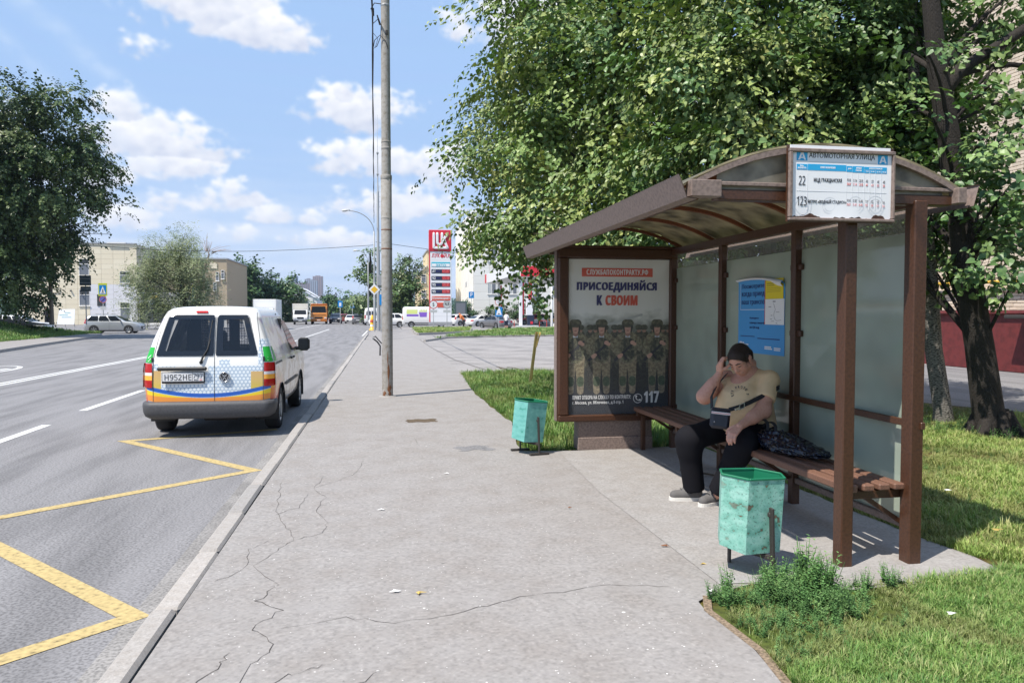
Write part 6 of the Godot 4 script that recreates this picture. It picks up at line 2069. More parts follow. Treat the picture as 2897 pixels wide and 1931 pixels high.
	for q in [[15.0, 6.6], [15.0, 2.2]]: one("air_unit", t, "pale grey", Vector3(14.2, q[1], -128.9), Vector3(0.5, 0.9, 1.0), 0.04)
	t = thing("notice_board", "dark green framed notice board at the corner of the white office building", "board", Vector3(11.7, 0, -115.0))
	one("panel", t, "board green", Vector3(0, 2.2, 0), Vector3(1.9, 2.6, 0.15), 0.02)
	one("sheet", t, "window grey", Vector3(0, 2.3, 0.085), Vector3(1.4, 1.9, 0.02))
	for x in [-0.7, 0.7]: one("leg", t, "dark iron", Vector3(x, 0.5, 0), Vector3(0.1, 1.0, 0.1))
	t = thing("yellow_house", "pale yellow gabled house wall behind the price pylon", "building")
	s = sm()
	prism(s, PackedVector2Array([Vector2(6.3, -0.0), Vector2(6.3, 8.6), Vector2(7.85, 10.0), Vector2(7.85, 12.6), Vector2(10.5, 12.6), Vector2(10.5, 0)]), -150.0, -135.0)
	obj("wall", s, M["house yellow"], t)
	one("roof", t, "roof grey", Vector3(9.2, 12.75, -142.0), Vector3(3.0, 0.25, 15.6))
	rod("roof_edge", t, "window frame", Vector3(6.2, 8.65, -134.9), Vector3(7.8, 10.1, -134.9), 0.3, 0.16)
	for y in [4.2, 7.0]: window(t, 6.75, 7.6, y, y + 1.5, -134.93)
	pylon()
	canopy()
	# brick building at the right edge
	t = thing("brick_building", "pale brick building with a dark red plinth behind the trees at the right edge", "building")
	one("wall", t, "mortar", Vector3(21.06, 9.0, -6.4), Vector3(8.0, 18.0, 30.6))
	one("plinth", t, "plinth red", Vector3(16.95, 0.9, -6.5), Vector3(0.14, 1.56, 30.2), 0.01)
	one("plinth_ledge", t, "plinth red", Vector3(16.90, 1.73, -6.5), Vector3(0.30, 0.1, 30.3), 0.03)
	var bricks := []
	for i in 3:
		s = sm()
		box(s, Vector3.ZERO, Vector3(0.04, 0.086, 0.243), 0.006 + 0.002 * i)
		s.generate_normals()
		bricks.append(s.commit())
	var rest := []
	var many := 0
	for j in 118:
		var y := 1.84 + j * 0.098
		if y > 12.5: break
		for i in 88:
			var z := -21.55 + (i + 0.5 * (j % 2)) * 0.255
			if z > -0.5: continue
			var p := Vector3(17.05 + rng.randf_range(-0.004, 0.004), y, z + rng.randf_range(-0.002, 0.002))
			if j < 15 and z < -15.4 and many < 300:
				many += 1
				put("brick", bricks[rng.randi() % 3], M[["brick pale", "brick pale2", "brick pale3"][rng.randi() % 3]], t).position = p
			else: rest.append(p)
	var mm := MultiMesh.new()
	mm.transform_format = MultiMesh.TRANSFORM_3D
	mm.use_colors = true
	mm.mesh = bricks[0]
	mm.instance_count = rest.size()
	for i in rest.size():
		mm.set_instance_transform(i, Transform3D(Basis(), rest[i]))
		var k := rng.randf_range(0.86, 1.1)
		mm.set_instance_color(i, Color(0.60 * k, 0.51 * k, 0.41 * k))
	var bm := mat("brick mass", Color.WHITE, 0.9)
	bm.vertex_color_use_as_albedo = true
	var mi := MultiMeshInstance3D.new()
	mi.multimesh = mm; mi.material_override = bm
	mi.name = "brick_mass"
	mi.set_meta("kind", "stuff")
	t.add_child(mi, true)
	s = sm()
	tube(s, [Vector3(16.82, 2.62, -21.6), Vector3(16.82, 2.50, -12.0), Vector3(16.82, 2.44, 4.0)], 0.045, 8)
	obj("gas_pipe", s, M["gas yellow"], t)
	one("string_course", t, "brick pale3", Vector3(16.99, 2.36, -8.0), Vector3(0.12, 0.10, 27.0), 0.02)
	one("cabinet", t, "gas yellow", Vector3(16.80, 1.15, -17.3), Vector3(0.2, 0.9, 0.26), 0.02)
	one("porch_slab", t, "dark iron", Vector3(16.6, 1.62, -17.0), Vector3(0.7, 0.1, 1.4), 0.02)
	# towers far down the road
	for q in [["far tall blue tower left of the gabled hall", -187.0, 13.5, 81.0, "tower blue", -1700], ["far brown striped tower, tallest on the right of the group", -139.5, 21.0, 82.0, "tower pink", -1720], ["far pale slab tower in the middle of the group", -157.0, 15.0, 74.5, "tower pale", -1690], ["far long low red brown block under the towers", -165.0, 31.0, 64.0, "tower brown", -1660], ["far grey slab in front of the striped tower", -142.5, 14.0, 70.0, "tower pale", -1650]]:
		t = thing("tower_block", q[0], "tower block", Vector3(q[1], 0, q[5]))
		one("wall", t, q[4], Vector3(0, q[3] / 2, 0), Vector3(q[2], q[3], q[2] * 0.9))
		for k in int(q[2] / 4.2):
			one("window_strip", t, "tower glass", Vector3(-q[2] / 2 + 2.4 + k * 4.2, q[3] / 2 + 10, q[2] * 0.45 + 0.1), Vector3(1.7, q[3] - 22, 0.3))
		one("roof", t, "tower glass", Vector3(0, q[3] + 0.8, 0), Vector3(q[2] * 0.5, 1.6, q[2] * 0.5))
	t = thing("gabled_hall", "grey gabled hall at the left road edge behind the trucks", "building")
	s = sm()
	prism(s, PackedVector2Array([Vector2(-30, -0.0), Vector2(-30, 5.5), Vector2(-23.5, 9.2), Vector2(-18.6, 6.1), Vector2(-17.7, 5.9), Vector2(-17.7, 0)]), -250.0, -215.0)
	obj("wall", s, M["clad grey"], t)
	rod("roof_edge", t, "roof grey", Vector3(-23.5, 9.4, -214.8), Vector3(-17.4, 5.95, -214.8), 0.5, 0.3)
	one("door", t, "window frame", Vector3(-19.3, 3.2, -214.9), Vector3(1.0, 5.0, 0.2))
	one("column", t, "window grey", Vector3(-20.5, 3.2, -214.9), Vector3(0.6, 5.0, 0.2))

func pylon() -> void:
	var t := thing("price_pylon", "tall red and white fuel price pylon with four dark price panels on the grass island", "price sign")
	# everything given for a plane 98 m away, placed at 84 m
	var k := 84.0 / 98.0
	var X := func(px: float) -> float: return (5.93 + (px - 1342.0) / 165.0 * 2.85) * k
	var Y := func(py: float) -> float: return 1.72 + (12.35 - (py - 130.0) / 158.0 * 2.72 - 1.72) * k
	var z := -84.0
	var R := func(n: String, m: String, x0: float, x1: float, y0: float, y1: float, front: float, deep: float, bev := 0.01) -> void:
		one(n, t, m, Vector3((X.call(x0) + X.call(x1)) / 2, (Y.call(y0) + Y.call(y1)) / 2, z + front - deep / 2), Vector3(X.call(x1) - X.call(x0), Y.call(y0) - Y.call(y1), deep), bev)
	R.call("red_head", "pylon red", 1340, 1507, 130, 289, 0.06, 0.62, 0.05)
	R.call("body", "sign white", 1349, 1507, 289, 815, 0.0, 0.5, 0.03)
	R.call("edge", "pylon red", 1342, 1349, 289, 815, 0.0, 0.5, 0.01)
	R.call("base", "steel grey", 1338, 1512, 815, 838, 0.06, 0.7, 0.02)
	# the emblem: three strokes in one line
	var P := func(px: float, py: float, f := 0.10) -> Vector3: return Vector3(X.call(px), Y.call(py), z + f)
	var s := sm()
	var strokes := [[[1376, 158], [1376, 262], [1474, 262]], [[1402, 158], [1402, 222], [1405, 232], [1414, 238], [1424, 238], [1433, 232], [1437, 222], [1437, 158]], [[1476, 158], [1450, 200], [1478, 262]]]
	for st in strokes:
		for i in st.size() - 1: bar(s, P.call(st[i][0], st[i][1]), P.call(st[i + 1][0], st[i + 1][1]), 0.26, 0.14, 0.03, Vector3(0, 0, 1))
		for q in st:
			lathe(s, [Vector2(0.13, -0.055), Vector2(0.13, 0.055), Vector2(0.0, 0.056)], 12, Transform3D(Basis(Vector3(1, 0, 0), Vector3(0, 0, 1), Vector3(0, -1, 0)), P.call(q[0], q[1])))
	obj("emblem", s, M["sign white"], t)
	text(t, "ЛУК", Vector3((X.call(1360) + X.call(1421)) / 2, Y.call(320), z + 0.01), X.call(1420) - X.call(1360), 0.45, M["pylon text"])
	text(t, "ЙЛ", Vector3((X.call(1450) + X.call(1498)) / 2, Y.call(318), z + 0.01), X.call(1498) - X.call(1450), 0.52, M["pylon text"])
	s = sm()
	var dp := PackedVector2Array()
	for i in 16:
		var a := TAU * i / 16.0
		var r := 0.19
		var p := Vector2(cos(a) * r, sin(a) * r)
		if i == 4: p = Vector2(0, 0.40)
		dp.append(Vector2(X.call(1437), Y.call(323)) + p)
	prism(s, dp, z + 0.005, z + 0.02)
	obj("drop", s, M["pylon red"], t)
	R.call("frame_line", "pale line", 1352, 1505, 352, 354, 0.006, 0.02, 0.0)
	R.call("eco_panel", "eco teal", 1358, 1498, 368, 404, 0.02, 0.05, 0.01)
	R.call("eco_field", "sign white", 1361, 1495, 379, 401, 0.03, 0.03, 0.005)
	text(t, "ЭКТО", P.call(1428, 392, 0.035), 1.1, 0.28, M["eco teal"])
	var rows := [["ДТ", "65.07", 437], ["92", "53.58", 487], ["95", "59.85", 537], ["95", "60.96", 587]]
	for q in rows:
		R.call("price_panel", "price dark", 1358, 1498, q[2] - 15, q[2] + 15, 0.03, 0.06, 0.025)
		R.call("display", "display red", 1437, 1494, q[2] - 13, q[2] + 13, 0.04, 0.03, 0.01)
		text(t, q[0], P.call(1377, q[2], 0.036), 0.36, 0.27, M["sign white"])
		text(t, q[1], P.call(1466, q[2], 0.046), 0.76, 0.30, M["digit glow"], false)
		R.call("small_label", "navy", 1393, 1420, q[2] - 4, q[2] + 4, 0.034, 0.02, 0.0)
	R.call("mini_panel", "orange red", 1361, 1498, 622, 654, 0.03, 0.05, 0.01)
	text(t, "Минимаркет", P.call(1429, 638, 0.036), 1.9, 0.30, M["sign white"])
	R.call("cafe_panel", "orange red", 1402, 1498, 670, 706, 0.03, 0.05, 0.01)
	R.call("frame_line", "pale line", 1352, 1505, 770, 772, 0.006, 0.02, 0.0)

func canopy() -> void:
	var t := thing("fuel_canopy", "white fuel station canopy with red fascia behind the leaves beside the pumps", "canopy")
	one("roof", t, "sign white", Vector3(24.0, 6.72, -101.0), Vector3(18.0, 1.35, 22.0), 0.03)
	one("red_fascia", t, "pylon red", Vector3(22.6, 6.75, -89.96), Vector3(12.4, 1.25, 0.1), 0.01)
	one("red_fascia", t, "pylon red", Vector3(14.96, 6.75, -110.9), Vector3(0.1, 1.25, 1.0), 0.01)
	for q in [[16.5, -90.6], [16.5, -108.0], [26.0, -90.6]]:
		one("column", t, "sign white", Vector3(q[0], 3.05, q[1]), Vector3(0.36, 6.1, 0.5), 0.02)
		one("red_stripe", t, "pylon red", Vector3(q[0] + 0.3, 3.6, q[1] - 0.1), Vector3(0.22, 4.2, 0.4), 0.02)
	t = thing("fuel_pump", "dark fuel pump under a white and red header between the columns", "fuel pump", Vector3(17.65, 0, -90.3))
	one("cabinet", t, "price dark", Vector3(0, 0.82, 0), Vector3(0.85, 1.2, 0.5), 0.04)
	one("plinth", t, "pale grey", Vector3(-0.4, 0.11, 0), Vector3(2.6, 0.22, 1.2), 0.03)
	one("header_panel", t, "sign white", Vector3(-0.12, 3.6, -0.1), Vector3(0.85, 4.3, 0.3), 0.03)
	one("red_panel", t, "pylon red", Vector3(-0.05, 4.4, 0.06), Vector3(0.46, 2.2, 0.06), 0.03)
	one("red_panel", t, "pylon red", Vector3(0.1, 0.55, 0.26), Vector3(0.3, 0.3, 0.04), 0.02)
	var s := sm()
	tube(s, [Vector3(-0.44, 1.3, 0.1), Vector3(-0.6, 0.9, 0.15), Vector3(-0.6, 0.35, 0.15), Vector3(-0.45, 0.6, 0.15)], 0.04, 6)
	obj("hose", s, M["rubber"], t)
	t = thing("flag_pole", "slim pale pole standing right of the fuel pump", "pole", Vector3(20.2, 0, -89.9))
	s = sm()
	lathe(s, [Vector2(0.16, 0), Vector2(0.13, 5.6), Vector2(0, 5.6)], 12)
	obj("shaft", s, M["pale grey"], t)
	one("post_box", t, "clad white", Vector3(0.35, 0.2, 0.5), Vector3(0.5, 0.5, 0.4), 0.03)
	t = thing("guard_rail", "low red guard rail before the red parked cars by the pumps", "rail")
	for x in [15.6, 18.7, 19.6]: one("post", t, "red", Vector3(x, 0.42, -90.0), Vector3(0.07, 0.84, 0.07), 0.01)
	rod("bar", t, "red", Vector3(18.7, 0.8, -90.0), Vector3(19.6, 0.8, -90.0), 0.06, 0.06, 0.01)

func crown_of(n: String) -> Array:
	return {
		"lime": [[2.3, 7.2, -14.0, 0.6], [2.9, 6.8, -13.3, 0.8], [3.6, 6.4, -12.5, 0.9], [2.5, 6.1, -14.5, 0.6], [3.1, 5.6, -13.0, 0.9], [3.8, 5.4, -12.0, 0.9], [2.5, 4.9, -14.0, 0.6], [3.0, 4.6, -12.7, 0.8], [3.7, 4.3, -11.7, 0.8], [1.8, 3.7, -14.5, 0.3], [2.4, 3.7, -13.5, 0.7], [3.1, 3.6, -12.5, 0.8], [3.9, 3.4, -11.7, 0.7], [2.3, 3.1, -14.0, 0.4], [2.7, 2.6, -13.2, 0.3], [3.0, 3.0, -12.5, 0.6], [3.7, 2.8, -12.0, 0.5], [3.4, 5.6, -16.0, 1.8], [5.0, 4.8, -16.5, 1.8], [5.0, 7.2, -16.5, 2.0], [5.5, 3.7, -15.0, 1.3], [3.7, 8.5, -14.0, 1.6], [4.9, 8.1, -13.0, 1.6]],
		"lime2": [[4.4, 6.0, -11.0, 0.9], [5.2, 5.9, -10.5, 0.9], [6.5, 6.2, -11.0, 0.9], [4.5, 5.0, -10.5, 0.8], [5.2, 4.9, -10.0, 0.7], [6.7, 5.2, -11.0, 0.9], [4.1, 4.0, -10.2, 0.6], [4.6, 4.0, -9.4, 0.5], [5.4, 4.2, -9.7, 0.6], [6.4, 4.2, -10.2, 0.7], [4.2, 3.4, -11.0, 0.6], [5.0, 3.5, -10.8, 0.6], [6.9, 5.3, -14.0, 2.1], [8.4, 5.6, -13.5, 1.9], [7.4, 3.7, -13.3, 1.6], [5.6, 2.6, -13.0, 0.9], [7.2, 2.6, -13.4, 0.9], [6.0, 7.8, -12.0, 1.6]],
		"big": [[7.2, 5.8, -10.4, 0.9], [7.8, 6.1, -10.2, 0.6], [7.3, 4.9, -10.4, 0.8], [6.9, 3.8, -10.0, 0.7], [7.8, 4.5, -10.4, 0.6], [7.6, 3.4, -10.4, 0.6], [6.9, 2.7, -9.8, 0.4], [7.4, 3.8, -8.2, 0.3], [7.6, 3.3, -8.2, 0.3], [8.4, 3.4, -9.6, 0.3], [7.6, 2.7, -8.2, 0.3], [8.3, 2.7, -9.6, 0.3], [7.7, 2.2, -8.2, 0.2], [8.1, 5.8, -9.2, 0.3], [8.5, 3.2, -10.0, 0.3], [7.6, 2.5, -10.0, 0.3], [7.9, 2.4, -9.9, 0.2], [9.2, 5.4, -12.5, 1.2], [9.1, 3.9, -12.8, 1.1], [7.3, 6.8, -10.0, 1.0], [7.8, 4.0, -8.4, 0.3], [8.1, 4.5, -8.6, 0.2], [8.3, 4.2, -9.4, 0.2], [7.8, 2.9, -8.3, 0.2], [8.1, 5.5, -8.9, 0.2], [8.1, 5.9, -8.7, 0.3], [6.9, 3.4, -8.4, 0.2], [6.6, 4.2, -8.4, 0.2], [6.5, 5.0, -8.4, 0.2], [7.3, 2.4, -8.4, 0.2], [7.7, 4.7, -8.5, 0.2], [7.9, 5.1, -8.5, 0.2]],
		"left": [[-24.0, 15.7, -56.0, 1.8], [-22.2, 15.5, -56.0, 1.4], [-20.5, 16.1, -56.0, 1.1], [-24.5, 13.0, -56.0, 2.8], [-21.9, 12.9, -56.0, 2.4], [-19.9, 13.0, -56.0, 1.5], [-24.0, 9.8, -56.0, 2.9], [-21.5, 10.2, -56.0, 2.1], [-19.3, 10.5, -56.0, 1.1], [-24.2, 6.9, -56.0, 2.5], [-22.2, 7.5, -56.0, 1.5], [-19.6, 9.1, -56.0, 0.7], [-24.5, 4.6, -56.0, 2.0], [-22.8, 5.2, -56.0, 1.1], [-24.2, 3.1, -56.0, 1.1], [-21.6, 5.5, -56.0, 0.5], [-26.9, 11.5, -56.0, 5.5], [-27.0, 5.4, -56.0, 3.2], [-19.0, 8.2, -56.0, 0.3], [-22.6, 3.6, -56.0, 0.6], [-20.5, 9.9, -56.0, 1.2]],
		"willow": [[-22.7, 9.3, -86.0, 1.7], [-20.7, 10.2, -86.0, 1.0], [-24.2, 7.6, -86.0, 1.6], [-21.8, 7.2, -86.0, 2.4], [-19.6, 7.6, -86.0, 1.6], [-25.4, 5.6, -86.0, 1.3], [-23.1, 4.7, -86.0, 2.2], [-20.4, 4.7, -86.0, 2.0], [-18.7, 5.8, -86.0, 1.0], [-26.1, 3.0, -86.0, 0.9], [-24.1, 2.9, -86.0, 1.4], [-21.4, 2.8, -86.0, 1.3], [-19.2, 3.3, -86.0, 1.2], [-25.2, 1.7, -86.0, 0.7], [-18.1, 4.5, -86.0, 0.5], [-25.9, 5.9, -86.0, 0.8], [-20.0, 9.1, -86.0, 0.8]],
		"rowA": [[-28.1, 8.1, -150.0, 2.1], [-26.1, 10.2, -150.0, 2.0], [-26.9, 4.9, -150.0, 3.3], [-24.5, 7.3, -150.0, 2.6], [-28.9, 3.2, -150.0, 2.0]],
		"rowB": [[-22.9, 8.4, -155.0, 2.6], [-21.3, 4.2, -155.0, 3.2], [-23.5, 3.3, -155.0, 3.2], [-20.0, 7.6, -155.0, 2.1]],
		"rowC": [[-19.2, 7.8, -162.0, 1.8], [-18.2, 4.3, -162.0, 2.3], [-16.7, 2.9, -162.0, 1.4], [-19.7, 2.9, -162.0, 2.5]],
		"mid": [[-12.7, 6.9, -200.0, 1.8], [-11.4, 4.9, -200.0, 2.9], [-9.7, 3.2, -200.0, 2.5], [-13.6, 2.4, -200.0, 2.2]],
		"poplar": [[-1.6, 10.7, -112.0, 1.0], [-2.0, 8.8, -112.0, 1.5], [-1.7, 6.7, -112.0, 1.8], [-2.5, 4.8, -112.0, 1.5], [-1.4, 3.5, -112.0, 1.8], [-1.0, 1.6, -112.0, 1.4]],
		"birch2": [[4.0, 11.4, -125.0, 1.1], [5.4, 10.1, -125.0, 1.1], [2.6, 10.1, -125.0, 1.3], [6.5, 8.7, -125.0, 1.0], [3.3, 8.7, -125.0, 1.7]],
		"maple": [[3.1, 6.3, -118.0, 1.9], [4.7, 5.3, -118.0, 1.7], [1.8, 4.3, -118.0, 1.9], [4.4, 3.0, -118.0, 2.3], [2.1, 2.0, -118.0, 1.7], [5.7, 3.0, -118.0, 1.2], [3.3, 8.0, -118.0, 1.1]],
		"bushL": [[-6.2, 5.4, -170.0, 1.7], [-5.0, 3.0, -170.0, 2.1], [-3.8, 0.8, -170.0, 1.7], [-6.9, 1.6, -170.0, 1.5]],
	}[n]

# ---------------------------------------------------------------- foliage
# one leaf folded along its midrib: base, direction, width, length
func leaf(s: SurfaceTool, b: Vector3, d: Vector3, n: Vector3, w: float, l: float, fold := 0.18) -> void:
	var x := d.cross(n).normalized()
	var up := n * fold * w
	var m0 := b + d * l * 0.12
	var tip := b + d * l - n * l * 0.10
	var mid := b + d * l * 0.5
	for k in [-1.0, 1.0]:
		var e: Vector3 = b + d * l * 0.02 + x * k * w * 0.26 + up * 0.6
		var f: Vector3 = b + d * l * 0.32 + x * k * w * 0.5 + up
		var g: Vector3 = b + d * l * 0.68 + x * k * w * 0.34 + up * 0.5
		if k > 0:
			tri(s, m0, e, f); tri(s, m0, f, mid); tri(s, mid, f, g); tri(s, mid, g, tip)
		else:
			tri(s, m0, f, e); tri(s, m0, mid, f); tri(s, mid, g, f); tri(s, mid, tip, g)

# a leafy twig that reaches out along +z
func spray(n: int, lng: float, w: float, l: float, droop: float, seed_: int, simple := false) -> ArrayMesh:
	var r := RandomNumberGenerator.new()
	r.seed = seed_
	var s := sm()
	for i in n:
		var t := (i + 0.6) / n
		var p := Vector3(r.randf_range(-0.05, 0.05), -droop * t * t * lng, t * lng) + Vector3(r.randf_range(-1, 1), r.randf_range(-0.7, 0.7), r.randf_range(-0.6, 0.6)) * lng * 0.30
		var a := (1.0 if i % 2 else -1.0) * r.randf_range(0.4, 1.5)
		var d := Vector3(sin(a), r.randf_range(-0.75, 0.05), cos(a)).normalized()
		var nn := Vector3(r.randf_range(-0.5, 0.5), 1.0, r.randf_range(-0.2, 0.7))
		nn = (nn - d * nn.dot(d)).normalized()
		var k := r.randf_range(0.75, 1.2)
		if simple:
			var x := d.cross(nn).normalized() * w * k * 0.5
			quad(s, p, p + d * l * k * 0.45 + x, p + d * l * k, p + d * l * k * 0.45 - x)
		else: leaf(s, p, d, nn, w * k, l * k)
	s.generate_normals()
	return s.commit()

func leaf_mat(n: String) -> StandardMaterial3D:
	var m := mat(n, Color.WHITE, 0.42)
	m.vertex_color_use_as_albedo = true
	m.metallic_specular = 0.42
	m.backlight_enabled = true
	m.backlight = Color(0.42, 0.5, 0.16)
	return m

func scatter(n: String, mesh: Mesh, m: Material, T: Array, C: Array, parent: Node, kind := "stuff") -> MultiMeshInstance3D:
	var mm := MultiMesh.new()
	mm.transform_format = MultiMesh.TRANSFORM_3D
	mm.use_colors = true
	mm.mesh = mesh
	mm.instance_count = T.size()
	for i in T.size():
		mm.set_instance_transform(i, T[i])
		mm.set_instance_color(i, C[i])
	var o := MultiMeshInstance3D.new()
	o.multimesh = mm
	o.material_override = m
	if parent == null:
		o.name = numbered(n)
		add_child(o)
	else:
		o.name = n
		parent.add_child(o, true)
	if kind != "": o.set_meta("kind", kind)
	return o

func tone(list: Array) -> Color:
	var c: Color = list[rng.randi() % list.size()]
	var k := rng.randf_range(0.78, 1.22)
	return Color(c.r * k, c.g * k, c.b * k)

# blobs [x, y, z, radius]; per_area: twigs per square metre of blob surface
func crown(parent: Node, blobs: Array, mesh: Mesh, m: Material, dens: float, sc: float, tones: Array, flat_y := 1.0, spread_z := 0.0, inner := 0.35, clump := 0.42, per_bough := 13) -> void:
	var T := []; var C := []
	for b in blobs:
		var r: float = b[3]
		var c := Vector3(b[0], b[1], b[2] + (rng.randf_range(-spread_z, spread_z) if spread_z > 0.0 else 0.0))
		var left := int(dens * r * r * 12.6)
		# boughs: flat leafy sprays with gaps between them
		while left > 0:
			var d := Vector3(rng.randfn(), rng.randfn(), rng.randfn()).normalized()
			var q := pow(rng.randf_range(inner * inner * inner, 1.0), 1.0 / 3.0)
			var bc := c + Vector3(d.x, d.y * flat_y, d.z) * r * q * rng.randf_range(0.85, 1.12)
			var br := clump * sc * rng.randf_range(0.7, 1.35)
			var k_n := mini(left, int(rng.randf_range(0.7, 1.3) * per_bough))
			left -= maxi(k_n, 1)
			var hue := rng.randf_range(0.75, 1.3)
			var own: Color = tones[rng.randi() % tones.size()]
			for i in k_n:
				var o := Vector3(rng.randfn() * 0.55, rng.randfn() * 0.26, rng.randfn() * 0.55) * br
				o.y -= 0.35 * Vector2(o.x, o.z).length()
				var p := bc + o
				var z := (d * 0.7 + o / br + Vector3(rng.randf_range(-0.5, 0.5), rng.randf_range(-0.6, 0.15), rng.randf_range(-0.5, 0.5))).normalized()
				var x := Vector3.UP.cross(z)
				if x.length() < 0.1: x = Vector3.RIGHT
				x = x.normalized()
				var k := sc * rng.randf_range(0.75, 1.3)
				T.append(Transform3D(Basis(x, z.cross(x), z).rotated(z, rng.randf_range(-0.4, 0.4)).scaled(Vector3(k, k, k)), p))
				var tc := own.lerp(tone(tones), 0.45)
				C.append(Color(tc.r * hue, tc.g * hue, tc.b * hue))
	scatter("crown", mesh, m, T, C, parent)

# a limb that forks: returns nothing, adds tubes
func limb(s: SurfaceTool, a: Vector3, b: Vector3, r0: float, r1: float, sides := 8) -> void:
	var P := []; var R := []
	var n := 6
	var side := (b - a).cross(Vector3.UP)
	if side.length() < 0.01: side = Vector3.RIGHT
	side = side.normalized()
	var bow := (b - a).length() * rng.randf_range(-0.06, 0.06)
	for i in n + 1:
		var t := float(i) / n
		P.append(a.lerp(b, t) + side * bow * sin(PI * t) + Vector3.UP * (b - a).length() * 0.05 * sin(PI * t))
		R.append(lerpf(r0, r1, t))
	tube(s, P, R, sides, false)

func tree(n: String, label: String, foot: Vector3, stem: Array, radii: Array, blobs: Array, mesh: Mesh, lm: Material, bark: String, dens: float, sc: float, tones: Array, limbs := true, flat_y := 1.0, spread_z := 0.0, group := "", clump := 0.5) -> Node3D:
	var t := thing(n, label, "tree", Vector3.ZERO, 0.0, group)
	var s := sm()
	tube(s, stem, radii, 14)
	obj("trunk", s, M[bark], t)
	if limbs:
		var ls := sm()
		for b in blobs:
			var c := Vector3(b[0], b[1], b[2])
			var from: Vector3 = stem[stem.size() - 1]
			var rr: float = radii[radii.size() - 1]
			# leave the stem well below the blob
			for i in range(stem.size() - 1, 0, -1):
				if stem[i].y < c.y - 0.35 * Vector2(c.x - stem[i].x, c.z - stem[i].z).length():
					from = stem[i]; rr = radii[i]
					break
			var l := (c - from).length()
			limb(ls, from, c, minf(rr * 0.55, 0.015 + l * 0.014), 0.008 + b[3] * 0.006, 7)
			for k in 4:
				var tip: Vector3 = c + Vector3(rng.randfn(), rng.randfn() * 0.7, rng.randfn()).normalized() * b[3] * 0.8
				limb(ls, from.lerp(c, rng.randf_range(0.5, 0.85)), tip, 0.006 + b[3] * 0.005, 0.003, 5)
		obj("limb", ls, M[bark], t)
	crown(t, blobs, mesh, lm, dens, sc, tones, flat_y, spread_z, 0.35, clump)
	return t

